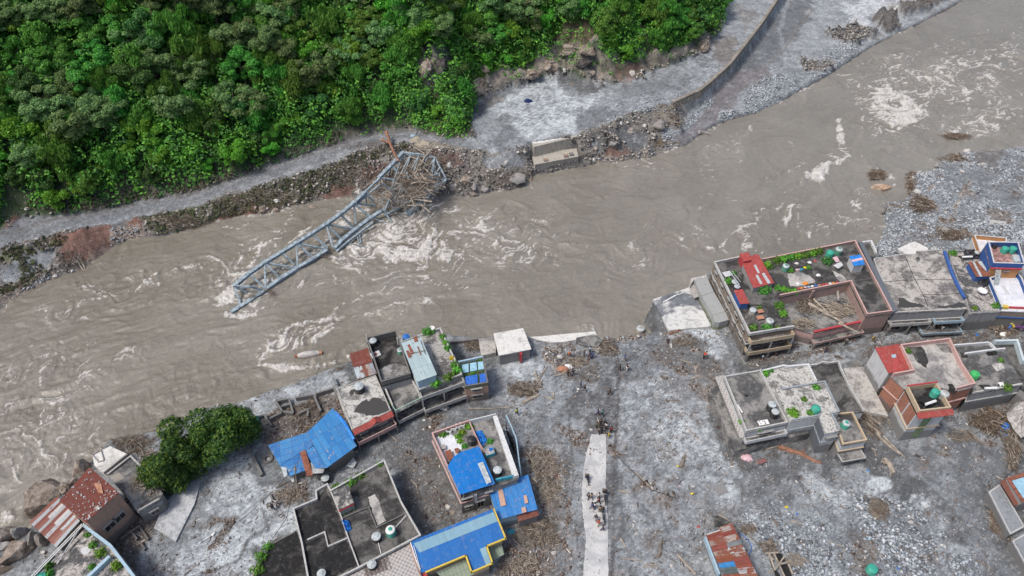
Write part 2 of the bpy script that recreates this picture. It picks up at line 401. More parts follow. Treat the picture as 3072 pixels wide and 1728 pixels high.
M['r_tan']=m_roof('tan_slab',(0.24,0.21,0.17),(0.42,0.37,0.30),0.5,.4,.6,.5)
M['blue_dk']=m_plain('dark_blue_cloth',(0.015,0.03,0.12),0.7); M['navyp']=m_plain('navy_plastic',(0.05,0.08,0.14),0.5)
def m_rock(name,a,b,c):
 g=NT(name); p=g.P(); n1=g.noise(p,.8,9,.7,.5); n2=g.noise(p,3.5,7,.75); k=g.mix(g.mr(n1,.4,.6),a,b); k=g.mix(g.mr(n2,.52,.62,0,.7),k,c); M[name]=g.done(k,.9,g.bump(n2,.25),.2)
m_rock('rocktan',(0.22,0.175,0.14),(0.42,0.36,0.31),(0.10,0.085,0.07)); m_rock('rockdark',(0.045,0.043,0.042),(0.12,0.11,0.10),(0.03,0.03,0.03)); m_rock('rockorange',(0.40,0.24,0.14),(0.58,0.46,0.36),(0.16,0.09,0.06))
g=NT('bankstone'); rd=g.n('ShaderNodeNewGeometry').outputs['Random Per Island']; r=g.n('ShaderNodeValToRGB'); g.lk(rd,r.inputs[0]); e=r.color_ramp.elements
e[0].color=(0.08,0.075,0.07,1); e[1].color=(0.55,0.50,0.45,1); x=e.new(0.5); x.color=(0.22,0.20,0.18,1); x=e.new(0.8); x.color=(0.36,0.33,0.30,1); M['bankstone']=g.done(r.outputs[0],.9)
M['leaf_dry2']=m_leaf('olive_scrub',(0.04,0.055,0.025),(0.085,0.11,0.04),(0.14,0.17,0.07))
M['r_siltslab']=m_roof('silted_concrete',(0.33,0.345,0.36),(0.50,0.515,0.53),0.4,.35,.6,.3)
M['r_pale2']=m_roof('swirled_roof',(0.13,0.125,0.12),(0.40,0.385,0.36),0.5,.42,.56,.6)
# ---------------------------------------------------------------- terrain
def ips(c,pts):return [ip(c,*p) for p in pts]
WZ=-3.5
FW=[(-260,1040),(-120,985),(0,930),(60,885),(130,852),(200,822),(262,805),(290,780),(330,745),(380,720),(440,714),(500,706),(560,690),(620,674),(700,655),
 (800,645),(880,622),(960,604),(1030,592),(1100,588),(1180,588),(1330,586),(1420,592),(1450,582),(1540,570),(1600,562),(1610,527),(1735,503),(1790,492),(1850,490),(1950,474),(2036,442)]
FW2=[(2060,436),(2110,402),(2155,375),(2208,355),(2270,340),(2338,309),(2401,275),(2483,229),(2555,181),(2618,140),(2676,112),(2783,60),(2889,3),(3010,-60),(3300,-220)]
FT=[(-260,830),(-120,780),(0,744),(77,721),(162,694),(240,682),(294,667),(367,651),(417,651),(502,640),(580,620),(657,593),(800,562),(891,527),(988,493),(1085,452),(1123,435),
 (1220,430),(1330,440),(1422,445),(1478,458),(1541,447),(1590,430),(1730,402),(1782,382),(1824,368),(1894,340),(1964,315),(2015,312)]
WALLT=[(2020,308),(2060,290),(2104,270),(2140,240),(2194,190),(2241,130),(2285,72),(2333,0),(2385,-90),(2430,-170)]
FOOT=[(-260,790),(-120,745),(0,700),(46,655),(155,650),(270,640),(425,598),(502,585),(618,566),(775,508),(872,474),(976,443),(1085,408),(1142,398),(1230,388),(1300,408),(1385,413),(1419,345),
  (1425,305),(1461,284),(1545,259),(1649,231),(1700,226),(1751,240),(1796,240),(1845,249),(1929,221),(1999,200),(2082,172),(2130,125),(2165,82),(2172,48),(2172,0),(2180,-90),(2200,-180)]
NT_=[(-260,1820),(-120,1740),(0,1660),(110,1565),(200,1465),(275,1380),(330,1316),(420,1300),(480,1290),(560,1250),(640,1218),(720,1205),(800,1175),(880,1150),(960,1118),(1040,1088),(1095,1070),(1115,1040),
 (1180,1018),(1300,992),(1370,1008),(1480,1012),(1490,1004),(1570,990),(1600,1014),(1640,1012),(1785,1000),(1795,1014),(1850,1016),(1925,1008),(1978,985),(1966,900),(2070,866),(2110,838),(2140,800),(2400,765),(2560,735)]
BARW=[(2600,742),(2627,734),(2655,681),(2641,622),(2650,612),(2715,599),(2734,565),(2725,531),(2792,512),(2821,480),(2898,452),(2966,455),(3072,440),(3300,400)]
def dens(pts,step=4.0):
 out=[pts[0]]
 for a,b in zip(pts[:-1],pts[1:]):
  n=max(1,int((b-a).length/step))
  out+=[a.lerp(b,(i+1)/n) for i in range(n)]
 return out
def off_line(pts,d,z):
 out=[]
 for i,p in enumerate(pts):
  t=pts[min(i+1,len(pts)-1)]-pts[max(i-1,0)]; t.z=0; t.normalize()
  out.append(Vector((p.x-t.y*d,p.y+t.x*d,z)))
 return out
def line(pts,z,step=4.0):return dens([P(x,y,z(x) if callable(z) else z) for x,y in pts],step)
def fz(px):return float(np.interp(px,[-260,0,240,417,580,800,1085,1300,2015,2333],[1.2,1.0,0.0,-1.2,-1.0,-.4,1.2,2.0,2.2,2.2]))
ctrl=[]
fw=line(FW,WZ); ctrl+=fw; ctrl+=off_line(fw,-3,-6)
fw2=line(FW2,WZ); ctrl+=fw2; ctrl+=off_line(fw2,-1.2,-4.6); ctrl+=off_line(fw2,-4,-6); ctrl+=off_line(fw2,0.7,-2.7)
ft=line(FT,fz); ctrl+=ft
wt=line(WALLT,fz); ctrl+=wt
ctrl+=off_line(wt,-1.3,-1.7)
foot=line(FOOT,lambda x:fz(x)+.25); ctrl+=foot
hilld=Vector((-0.42,0.907,0))
for dd,zz in ((5,5.5),(14,13),(30,25.5),(60,50),(110,88)):
 for p in foot[::3]:ctrl.append(p+hilld*dd+Vector((0,0,zz-1.6+(1.6-p.z)*min(1,dd/60))))
nt_=line(NT_,-0.15); ctrl+=nt_; ctrl+=off_line(nt_,0.9,-4.2); ctrl+=off_line(nt_,4,-6)
bw=line(BARW,WZ); ctrl+=bw; ctrl+=off_line(bw,3,-5.5); ctrl+=off_line(bw,-1.2,-2.9); ctrl+=off_line(bw,-9,-2.2)
for q in [(2560,770),(2660,775),(2800,740),(2950,715),(3072,690),(3300,670)]:ctrl.append(P(q[0],q[1],-0.1))
ctrl+=line([(2400,830),(3300,800)],0,6)
for q in ((-400,10),(400,10),(-700,-300),(700,-300),(-400,60)):ctrl.append(Vector((*q,0)))
for q in ((400,130),(900,130)):ctrl.append(Vector((*q,-1.5)))
for q in ((500,500),(300,420),(900,900)):ctrl.append(Vector((*q,-2)))
for q in ((-500,500),(-300,330),(-900,900)):ctrl.append(Vector((*q,90)))
for q in ((-500,80),(-900,60)):ctrl.append(Vector((*q,-5)))
pts2=[(p.x+random.uniform(-.01,.01),p.y+random.uniform(-.01,.01)) for p in ctrl]
rv,re_,rf,ov,oe,of=delaunay_2d_cdt([Vector(p) for p in pts2],[],[],0,0.001)
tv=np.array([(v[0],v[1],ctrl[ov[i][0]].z if ov[i] else 0) for i,v in enumerate(rv)])
def tin(xs,ys):
 z=np.full(xs.shape,-2.0); sh=xs.shape; x=xs.ravel(); y=ys.ravel(); zo=z.ravel()
 order=np.argsort(x); xo=x[order]
 for f in rf:
  a,b,c=tv[f[0]],tv[f[1]],tv[f[2]]
  lo=np.searchsorted(xo,min(a[0],b[0],c[0])-1e-6); hi=np.searchsorted(xo,max(a[0],b[0],c[0])+1e-6)
  if lo==hi:continue
  id_=order[lo:hi]; yy=y[id_]; m=(yy>=min(a[1],b[1],c[1]))&(yy<=max(a[1],b[1],c[1])); id_=id_[m]
  if not len(id_):continue
  X,Y=x[id_],y[id_]
  den=(b[1]-c[1])*(a[0]-c[0])+(c[0]-b[0])*(a[1]-c[1])
  if abs(den)<1e-12:continue
  w0=((b[1]-c[1])*(X-c[0])+(c[0]-b[0])*(Y-c[1]))/den
  w1=((c[1]-a[1])*(X-c[0])+(a[0]-c[0])*(Y-c[1]))/den
  w2=1-w0-w1; k=(w0>-1e-6)&(w1>-1e-6)&(w2>-1e-6)
  zo[id_[k]]=w0[k]*a[2]+w1[k]*b[2]+w2[k]*c[2]
 return zo.reshape(sh)
ys=[12.0]
while ys[-1]<300:ys.append(ys[-1]+0.22+0.0016*(ys[-1]-12))
ys=np.array([-300,-60,-10,4]+ys+[320,360,450,700]); NU=640
us=np.linspace(-1,1,NU)
YY,UU=np.meshgrid(ys,us,indexing='ij'); XX=UU*0.62*(np.clip(YY,12,1000)+100)
ZZ=tin(XX,YY)
PX,PY=proj(XX,YY,ZZ)
# ---- paint: colour of what lies there (mud, silt, earth, gravel), gravel amount, ruggedness
PAL={  # rgb, gravel, rugged
'mud':((0.120,0.126,0.130),0.05,0.10),'mudb':((0.150,0.143,0.135),0.1,0.10),'mudd':((0.085,0.083,0.085),0.1,0.15),
'silt':((0.53,0.575,0.60),0.12,0.08),'siltd':((0.345,0.372,0.39),0.2,0.12),'muds':((0.155,0.168,0.178),0.0,0.05),
'brown':((0.215,0.19,0.17),0.4,0.25),'red':((0.21,0.105,0.075),0.25,0.45),'redd':((0.10,0.05,0.035),0.2,0.5),
'road':((0.27,0.28,0.305),0.25,0.06),'bank':((0.235,0.220,0.200),0.5,0.55),'grass':((0.10,0.115,0.05),0.1,0.4),
'scrub':((0.12,0.115,0.085),0.3,0.5),'rubble':((0.44,0.37,0.31),1.0,0.5),'rock':((0.30,0.265,0.225),0.35,1.0),'rockd':((0.15,0.145,0.14),0.3,1.0),
'gravel':((0.45,0.495,0.53),1.0,0.2),'hill':((0.045,0.075,0.025),0.2,0.6),'pale':((0.55,0.58,0.60),0.15,0.08),'tan':((0.27,0.235,0.19),0.6,0.3),
'litter':((0.25,0.185,0.15),0.5,0.2),'slip':((0.15,0.115,0.07),0.4,0.6),'pond':((0.42,0.40,0.37),0,0),'gully':((0.20,0.19,0.195),0,0.05),'riverbed':((0.2,0.18,0.15),0.3,0.2)}
CC=np.zeros(XX.shape+(3,)); GR=np.zeros(XX.shape); RG=np.zeros(XX.shape)
nA=fbm(XX/9,YY/9,3,6,.6); nB=fbm(XX/2.6,YY/2.6,11,5,.6); nC=ridged(XX/7,YY/7,5,5); nD=fbm(XX/1.1,YY/1.1,23,3,.6)
NX=(fbm(XX/5,YY/5,41,6,.75)-.5)*6; NY=(fbm(XX/5,YY/5,57,6,.75)-.5)*6
def lay(m,mat):
 c,g,r=PAL[mat]
 for i in range(3):CC[...,i]=CC[...,i]*(1-m)+c[i]*m
 GR[...]=GR*(1-m)+g*m; RG[...]=RG*(1-m)+r*m
def paint(c,pts,mat,feather=8,jit=14,st=1.0,brk=0.0):
 p=ips(c,pts); xs_=[q[0] for q in p]; ys_=[q[1] for q in p]; e=feather+jit*1.6+5
 k=(PX>min(xs_)-e)&(PX<max(xs_)+e)&(PY>min(ys_)-e)&(PY<max(ys_)+e)
 if not k.any():return
 sd=poly_sd(PX[k],PY[k],p)+NX[k]*jit*1.4
 m=sst(-feather*.8,feather*.8,sd)*st
 if brk:m=m*sst(brk-.05,brk+.05,nA[k]*.5+nB[k]*.5)
 full=np.zeros(XX.shape); full[k]=m; lay(full,mat)
def stroke(c,pts,mat,wid=5,st=1.0,jit=6):
 p=ips(c,pts); x=[q[0] for q in p]; y=[q[1] for q in p]; e=wid*3+jit*2
 k=(PX>min(x)-e)&(PX<max(x)+e)&(PY>min(y)-e)&(PY<max(y)+e)
 d=line_d(PX[k]+NX[k]*jit*.5,PY[k]+NY[k]*jit*.5,p)
 full=np.zeros(XX.shape); full[k]=(1-sst(wid*.5,wid*1.3,d))*st; lay(full,mat)
one=np.ones(XX.shape)
lay(one,'mud'); lay(sst(.46,.54,nA*.6+nB*.4),'siltd')
# town side
TOWNALL=[(-400,1900),(-400,1500),(600,1180),(1100,1000),(2000,990),(2400,700),(3400,700),(3400,1900)]
BIG=[((560,1120),(660,1100),(690,1200),(745,1260),(745,1350),(620,1380),(640,1449),(300,1449),(400,1300),(470,1210))]
paint('Z',BIG[0],'silt',10,16)
paint('Z',[(420,1300),(560,1140),(600,1140),(500,1320),(430,1449),(340,1449)],'muds',10,18,.6,.45)
stroke('B',[(0,1120),(100,1050),(240,1040),(150,1180),(80,1250)],'brown',11,.9,12)
stroke('B',[(330,1210),(280,1330),(130,1390),(0,1430)],'mud',5,.9,8)
stroke('B',[(430,1000),(480,1110),(380,1170),(330,1215)],'mud',6,.8,10)
stroke('B',[(240,1060),(470,900)],'muds',4,.7,5)
paint('B',[(320,470),(560,560),(600,760),(460,900),(390,760),(300,560)],'muds',12,20,.9)
paint('B',[(490,870),(640,800),(770,780),(720,900),(620,970),(500,930)],'brown',8,12,.95)
paint('Z',[(580,1020),(860,945),(880,1000),(870,1060),(800,1090),(690,1130),(620,1080)],'brown',8,10,.8)
paint('Z',[(590,1010),(720,980),(860,940),(870,975),(700,1030),(600,1060)],'silt',6,10,.85)
paint('A',[(960,1040),(1130,960),(1060,1120),(960,1300),(930,1449),(780,1210)],'mudb',8,10)
paint('A',[(700,1130),(980,1040),(1030,1180),(880,1290),(780,1210)],'brown',8,10)
paint('A',[(900,600),(1070,490),(1090,700),(1000,760)],'brown',6,8)
paint('Z',[(880,1090),(1000,1040),(1180,1000),(1250,985),(1300,1060),(1100,1060),(1100,1180),(1170,1290),(1060,1340),(1030,1260),(960,1160),(890,1180)],'mud',10,12)
paint('Z',[(900,1090),(1000,1055),(1240,1010),(1290,1040),(1100,1060),(1000,1100),(900,1130)],'muds',8,14,.7)
paint('Z',[(1000,1150),(1110,1170),(1170,1290),(1230,1290),(1060,1345),(1040,1270)],'mudb',8,14,.8)
paint('I',[(1230,1130),(1400,1130),(1420,1200),(1280,1240)],'brown',8,10,.8)
paint('Z',[(1240,890),(1330,880),(1420,900),(1440,1000),(1400,1060),(1310,1040),(1230,990)],'siltd',10,16)
paint('M',[(280,500),(440,560),(420,700),(300,780),(130,740),(60,620)],'silt',8,16,.9)
paint('Z',[(1330,850),(1500,840),(1530,880),(1500,960),(1440,930),(1380,900),(1330,890)],'siltd',8,10)
paint('M',[(480,430),(680,380),(700,480),(800,560),(640,640),(470,560)],'rubble',8,12,.6,.42)
paint('M',[(640,600),(860,500),(1040,560),(1090,760),(960,820),(800,800),(740,760)],'mudb',8,12)
paint('M',[(1170,340),(1700,260),(1780,420),(1600,470),(1380,600),(1270,600)],'muds',8,10)
paint('M',[(1120,300),(1700,250),(1740,200),(1700,240),(1500,340),(1170,360)],'rubble',4,6,.9)
paint('M',[(120,820),(300,780),(420,850),(330,960),(130,1000)],'brown',8,12,.9)
paint('Z',[(1330,1130),(1430,1100),(1445,1330),(1400,1449),(1240,1449),(1290,1330),(1350,1290)],'brown',10,20,.85)
paint('Z',[(1300,1050),(1430,1010),(1450,1130),(1340,1130)],'siltd',8,20,.7)
paint('Z',[(1440,1000),(1480,1130),(1465,1300),(1460,1449),(1400,1449),(1440,1300),(1420,1100)],'siltd',8,20,.7)
paint('Z',[(1560,1080),(1560,980),(1650,900),(1740,900),(1800,960),(1830,1130),(1900,1190),(2050,1200),(2160,1180),(2260,1250),(2300,1449),(1560,1449)],'siltd',12,24)
paint('Z',[(1575,1090),(1600,970),(1720,940),(1790,1000),(1810,1130),(1900,1210),(2000,1250),(1900,1300),(1700,1200)],'silt',10,30,.75,.47)
paint('D',[(680,380),(900,280),(1000,420),(860,700),(1080,700),(1000,850),(760,800),(560,620)],'silt',10,20,.5,.5)
paint('M',[(1600,500),(1900,520),(2000,660),(1860,900),(2000,1000),(2100,1250),(1800,1300),(1650,1000),(1560,800)],'silt',10,20,.7,.47)
paint('Z',[(1580,850),(1700,840),(1790,880),(1730,920),(1580,950)],'muds',8,14,.9)
paint('Z',[(1660,880),(1790,850),(1850,920),(1790,960),(1700,940)],'mudb',10,18,.9)
paint('D',[(700,50),(1150,30),(1140,100),(900,260),(740,200)],'brown',12,22,.5)
paint('D',[(600,1120),(760,1120),(820,1300),(700,1360),(620,1240)],'brown',10,22,.6)
paint('D',[(540,380),(900,520),(960,740),(760,760),(600,600)],'brown',10,26,.45,.5)
paint('D',[(900,880),(1100,880),(1380,1040),(1340,1120),(1060,1110)],'brown',10,26,.5)
paint('Z',[(1800,1000),(1850,1130),(1960,1150),(2000,1190),(1880,1180),(1810,1110),(1790,1020)],'muds',8,12)
paint('Z',[(1795,960),(1840,1130),(1870,1150),(1830,1160),(1785,1060),(1780,980)],'mud',8,8)
paint('G',[(780,60),(1300,60),(1450,400),(1250,600),(1000,520),(820,500),(740,300)],'mud',10,22,.85)
paint('G',[(1500,60),(2253,300),(2253,700),(1900,560),(1700,420)],'silt',10,16,.8,.40)
paint('G',[(1000,520),(2000,700),(2253,1100),(2253,1449),(1500,1449),(1000,1000),(700,700)],'gravel',12,26,.7)
paint('H',[(0,560),(350,560),(700,640),(900,760),(1000,1100),(900,1449),(0,1449)],'gravel',12,20,.9)
paint('H',[(0,1000),(250,1000),(270,1250),(100,1449),(0,1449)],'brown',12,16,.8)
paint('H',[(640,500),(820,480),(900,680),(700,700)],'silt',6,10)
paint('H',[(120,480),(150,560),(480,440),(420,280),(200,300)],'silt',3,4,.95)
paint('T',[(0,120),(700,80),(1100,200),(1010,480),(900,640),(1100,1000),(1259,1250),(1259,1500),(900,1449),(640,900),(230,560),(100,400),(0,300)],'muds',10,14,1)
paint('T',[(300,230),(720,180),(600,420),(620,600),(560,780),(330,740),(230,500),(300,380)],'siltd',8,22,.8,.46)
paint('T',[(560,780),(700,1000),(720,1449),(860,1449),(860,1100),(660,840)],'siltd',8,20,.7,.46)
paint('T',[(760,660),(880,840),(1110,1080),(1259,1300),(1259,1420),(1060,1200),(860,960),(740,760)],'mud',8,12,.9)
paint('T',[(480,1240),(700,1220),(820,1449),(600,1500)],'gravel',4,8,.9)
paint('T',[(1070,60),(1259,60),(1259,400),(1080,440)],'mudd',6,10,.9)
paint('Z',[(1850,900),(2200,860),(2576,820),(2576,900),(2420,870),(2200,900),(2110,880),(1900,930),(1860,930)],'mudb',8,12)
paint('Z',[(2170,880),(2200,900),(2190,1020),(2120,1080),(2120,920)],'mudb',8,10,.8)
paint('Z',[(1690,860),(1850,830),(1870,900),(1790,920),(1720,900)],'muds',8,10,.6)
paint('J',[(60,1180),(220,1100),(320,1380),(200,1449),(80,1380)],'silt',8,14,.9)
paint('Z',[(1650,745),(1740,730),(1780,800),(1830,860),(1690,850)],'silt',6,10,.9)
paint('Z',[(2380,990),(2520,960),(2576,1020),(2540,1190),(2500,1100),(2430,1060)],'mudb',8,14,.9)
stroke('Z',[(1548,850),(1556,960),(1550,1090),(1543,1200),(1540,1449)],'mudd',6,.95,3)
stroke('D',[(120,200),(160,600),(110,840),(90,1100),(70,1300)],'mud',7,.8,10)
stroke('D',[(480,620),(700,850),(880,910)],'mud',5,.8,7)
stroke('D',[(700,850),(760,1000),(830,1200),(880,1320)],'mud',4,.8,7)
stroke('G',[(790,250),(770,450),(900,620)],'mudd',3,.8,3)
stroke('G',[(1380,180),(1420,420),(1370,480)],'mudd',3.5,.8,3)
stroke('G',[(960,500),(1050,540),(1240,590),(1300,640)],'mudd',3,.8,3)
stroke('T',[(780,930),(870,1080),(885,1250),(870,1449)],'mud',5,.8,4)
stroke('T',[(540,820),(520,960),(540,1100)],'mudd',4,.8,4)
stroke('T',[(480,1230),(490,1330),(560,1449)],'mudd',5,.8,4)
stroke('H',[(730,280),(830,480),(650,650),(560,740),(430,830)],'mud',3,.8,3)
# gravel bar in the river
barm=[(x,y) for x,y in BARW]+[(3300,700),(2700,800),(2600,770)]
paint('X',barm,'gravel',3,3)
paint('U',[(1400,380),(1700,430),(2000,420),(2504,330),(2504,900),(2000,940),(1750,1050),(1760,850)],'muds',8,16,.8,.45)
paint('U',[(1900,210),(2250,200),(2230,420),(2100,460),(1900,330)],'mudb',6,8,.9)
paint('U',[(1230,780),(1380,780),(1440,960),(1250,1010),(1180,900)],'mudb',6,10,.9)
paint('U',[(1450,280),(1550,240),(1720,330),(1830,400),(1700,350),(1500,320)],'bank',4,5,.9)
paint('U',[(1100,520),(1200,520),(1180,770),(1130,780)],'bank',4,5,.9)
paint('U',[(740,860),(880,790),(1100,800),(1300,760),(1420,900),(1260,960),(900,960)],'bank',4,6,.7)
paint('U',[(1420,1100),(1500,1080),(1800,1200),(1850,1290),(1560,1300),(1430,1180)],'bank',4,5,.95)
paint('U',[(1180,1080),(1320,1080),(1340,1160),(1200,1160)],'brown',5,8,.8)
paint('U',[(1100,1200),(1400,1180),(1400,1290),(1150,1290)],'brown',5,8,.6)
paint('U',[(2060,900),(2300,960),(2350,1040),(2130,1060)],'brown',5,8,.8)
paint('U',[(1440,1030),(1500,1000),(1560,1040),(1560,1100),(1500,1100)],'pond',2,2)
paint('U',[(1570,1010),(1640,980),(1690,1040),(1660,1080),(1600,1080)],'pond',2,2)
paint('U',[(1840,560),(1870,560),(1840,680),(1900,740),(1760,730),(1690,1020),(1640,1000),(1620,860),(1720,800),(1740,680)],'pond',2,3)
paint('U',[(1390,620),(1420,640),(1350,720),(1310,690)],'pond',2,2)
# far bank
bankm=FW+[(2080,430)]+FT[::-1]
paint('X',bankm,'bank',4,3)
roadm=FT[:18]+[(1300,425),(1385,425)]+FOOT[:17][::-1]
paint('X',roadm,'road',4,5)
stroke('V',[(1500,1449),(1750,1400),(2100,1340),(2350,1240),(2576,1120)],'gully',9,.5,8)
stroke('R',[(0,830),(200,790),(400,740),(640,700)],'muds',6,.7,6)
paint('R',[(0,400),(130,400),(240,600),(120,720),(0,760)],'red',6,8)
paint('R',[(20,500),(110,480),(120,620),(60,720),(0,700)],'rubble',6,12,.5,.45)
paint('R',[(0,900),(200,900),(220,960),(100,1030),(0,1000)],'grass',6,8)
paint('R',[(0,1040),(250,940),(420,950),(400,1060),(200,1150),(0,1210)],'siltd',6,12,.9)
paint('R',[(0,1200),(180,1130),(340,1060),(380,1080),(200,1190),(0,1290)],'grass',5,6)
paint('R',[(0,1310),(160,1210),(380,1080),(500,1120),(440,1160),(180,1280),(20,1370)],'rubble',3,4)
paint('R',[(620,740),(900,650),(1080,660),(1120,780),(960,880),(700,1000),(490,1010),(480,900),(380,830)],'red',5,8)
paint('R',[(840,680),(1000,660),(960,760),(860,760)],'mudb',5,8,.9)
paint('R',[(850,760),(1090,740),(1110,800),(960,880),(880,860)],'rubble',5,6,.85)
paint('R',[(700,950),(980,860),(860,950),(700,1030),(640,1000)],'rubble',4,6,.8)
paint('R',[(480,960),(720,890),(1060,860),(880,880),(700,990),(520,1050)],'redd',4,6,.5)
paint('R',[(1090,640),(1400,600),(1700,520),(2070,430),(2070,520),(1900,600),(1650,650),(1450,760),(1200,790)],'scrub',6,8)
paint('R',[(1300,590),(1440,580),(1560,560),(1500,620),(1350,640)],'grass',5,8)
paint('R',[(1600,720),(1900,620),(2050,540),(2070,640),(1850,680),(1650,740)],'red',5,8)
paint('N',[(0,530),(250,450),(480,330),(680,300),(900,240),(1100,330),(1140,420),(850,500),(640,540),(450,600),(200,640),(0,640)],'scrub',6,8)
paint('N',[(350,450),(420,430),(470,520),(440,590),(370,560)],'grass',5,6)
paint('N',[(650,360),(900,230),(900,260),(760,330),(680,400)],'grass',4,5)
paint('N',[(640,430),(760,420),(780,480),(660,470)],'grass',4,5)
paint('N',[(0,660),(220,560),(330,540),(340,620),(180,690),(40,710)],'red',5,7)
paint('N',[(800,490),(1080,400),(1180,400),(1130,460),(900,540)],'red',5,7,.9)
paint('N',[(1130,260),(1280,210),(1400,230),(1330,330),(1200,400),(1130,340)],'redd',5,6)
paint('N',[(900,240),(1130,130),(1500,60),(1530,130),(1440,180),(1240,210),(1120,300),(980,380),(900,300)],'scrub',5,8,.8)
paint('N',[(1520,50),(1966,100),(1966,150),(1560,110)],'tan',4,5)
paint('N',[(1700,130),(1966,160),(1966,480),(1800,480),(1800,330),(1740,180)],'redd',4,8,.7)
paint('O',[(0,720),(300,740),(520,800),(800,860),(870,900),(850,1040),(640,1090),(300,1100),(0,1100)],'bank',5,8)
paint('O',[(0,730),(240,760),(320,830),(200,900),(20,800)],'redd',5,10,.8)
paint('O',[(400,780),(700,720),(800,800),(640,900),(420,900)],'siltd',5,10,.8)
paint('O',[(20,930),(300,920),(380,1100),(60,1090)],'rockd',5,8,.8)
paint('O',[(1370,640),(1480,540),(1700,520),(1850,560),(1850,700),(1720,780),(1560,620),(1450,700),(1380,720)],'mud',6,10)
paint('O',[(1450,620),(1600,620),(1640,740),(1500,790)],'rockd',5,8)
paint('O',[(1500,740),(1650,700),(1750,760),(1600,840),(1500,850)],'red',5,8,.8)
paint('O',[(1240,500),(1500,470),(1480,520),(1260,610)],'tan',4,6)
paint('O',[(1750,420),(2100,290),(2100,420),(2080,520),(1880,440)],'tan',4,8)
paint('O',[(1890,640),(1950,610),(2030,640),(1950,700),(1880,700)],'slip',3,4)
paint('O',[(1350,790),(1540,790),(1700,770),(1900,720),(2090,640),(2110,700),(1900,770),(1700,820),(1500,850),(1360,840)],'rubble',3,5,.9)
paint('O',[(1960,560),(2120,560),(2100,630),(1990,630)],'gravel',4,6)
# terrace
terr=[(1385,425),(1420,345),(1425,305),(1461,284),(1545,259),(1649,231),(1751,236),(1845,249),(1999,200),(2082,172),(2130,125),(2172,60),(2172,-100),(2390,-100),(2333,0),(2285,72),(2241,130),
  (2194,190),(2140,240),(2104,270),(2020,308),(1964,315),(1894,340),(1824,368),(1782,382),(1730,402),(1590,430),(1541,447),(1478,458),(1422,445)]
paint('X',terr,'siltd',4,3)
paint('O',[(350,300),(640,170),(1000,100),(1080,30),(1280,60),(1420,200),(1300,240),(1060,200),(950,150),(640,220),(500,330),(380,480),(330,400)],'muds',8,10)
paint('O',[(1100,60),(1250,40),(1420,170),(1500,160),(1380,250),(1250,230),(1080,140)],'mud',8,10)
paint('O',[(520,330),(840,160),(1040,90),(1100,180),(1320,270),(1450,240),(1380,350),(1230,420),(1230,560),(900,610),(720,560),(620,440),(480,440)],'silt',6,14)
paint('O',[(340,560),(480,440),(620,420),(700,540),(690,700),(510,740),(480,640)],'siltd',5,8)
paint('O',[(560,520),(640,500),(700,560),(680,690),(560,730),(500,640)],'muds',5,8,.9)
paint('O',[(430,290),(600,240),(580,300),(480,330)],'brown',5,8,.7)
paint('O',[(1240,420),(1500,360),(1600,400),(1480,470),(1260,540)],'muds',6,10,.9)
paint('O',[(1520,470),(1620,380),(1900,300),(2060,240),(2200,150),(2100,260),(1900,340),(1700,420)],'gravel',5,10,.7)
paint('O',[(1560,200),(1900,140),(2100,100),(2300,60),(2200,140),(1900,230),(1650,260)],'muds',6,10,.85)
paint('Q',[(310,100),(540,20),(620,60),(540,160),(470,260),(380,360),(300,380),(330,250)],'siltd',6,12)
paint('Q',[(300,260),(420,230),(440,330),(360,400),(290,380)],'brown',6,8,.8)
paint('Q',[(440,60),(560,60),(560,150),(480,200)],'brown',6,14,.5)
# flats right of the wall
flats=[(2020,312),(2104,274),(2194,196),(2241,134),(2285,76),(2335,0),(2390,-100),(3300,-300)]+FW2[::-1]
paint('X',flats,'siltd',3,3)
paint('Q',[(560,240),(640,130),(760,0),(900,0),(880,120),(740,320),(640,400),(520,470),(430,440)],'muds',8,12)
paint('Q',[(280,590),(400,460),(640,400),(640,480),(480,560),(430,660),(300,780),(100,910),(60,860),(200,730)],'gully',5,6)
paint('Q',[(460,610),(580,490),(830,440),(1040,440),(830,575),(560,705),(460,720)],'gravel',5,8)
paint('Q',[(830,440),(1100,260),(1300,230),(1150,375),(1000,475),(840,520)],'gravel',5,10,.8)
paint('Q',[(100,760),(280,600),(280,640),(130,800)],'gravel',4,5)
paint('Q',[(1200,0),(1700,0),(1500,20),(1420,80),(1260,110),(1230,190),(1130,130),(1100,30)],'pale',5,12)
paint('Q',[(1260,110),(1420,90),(1440,180),(1350,210)],'rockd',2,3); paint('Q',[(1420,30),(1600,0),(1730,0),(1640,60),(1460,110)],'rockd',2,3)
paint('Q',[(990,220),(1180,170),(1310,200),(1290,250),(1180,290),(1040,240)],'rockd',3,8,.85)
paint('Q',[(830,380),(1020,390),(1030,430),(850,440)],'rockd',3,8,.7)
paint('Q',[(330,700),(440,670),(500,740),(320,800)],'gravel',4,4)
stroke('Q',[(720,360),(700,180),(740,60),(760,0)],'siltd',6,.7,8); stroke('Q',[(905,60),(830,150),(720,320),(610,410)],'brown',5,.5,4)
lay(1-sst(1.5,6,line_d(PX,PY,FW2)),'mudd')
PATHC=[(-200,790),(0,722),(100,695),(240,662),(330,651),(430,627),(520,612),(600,592),(700,560),(790,530),(890,494),(980,467),(1085,428),(1160,411),(1235,406)]
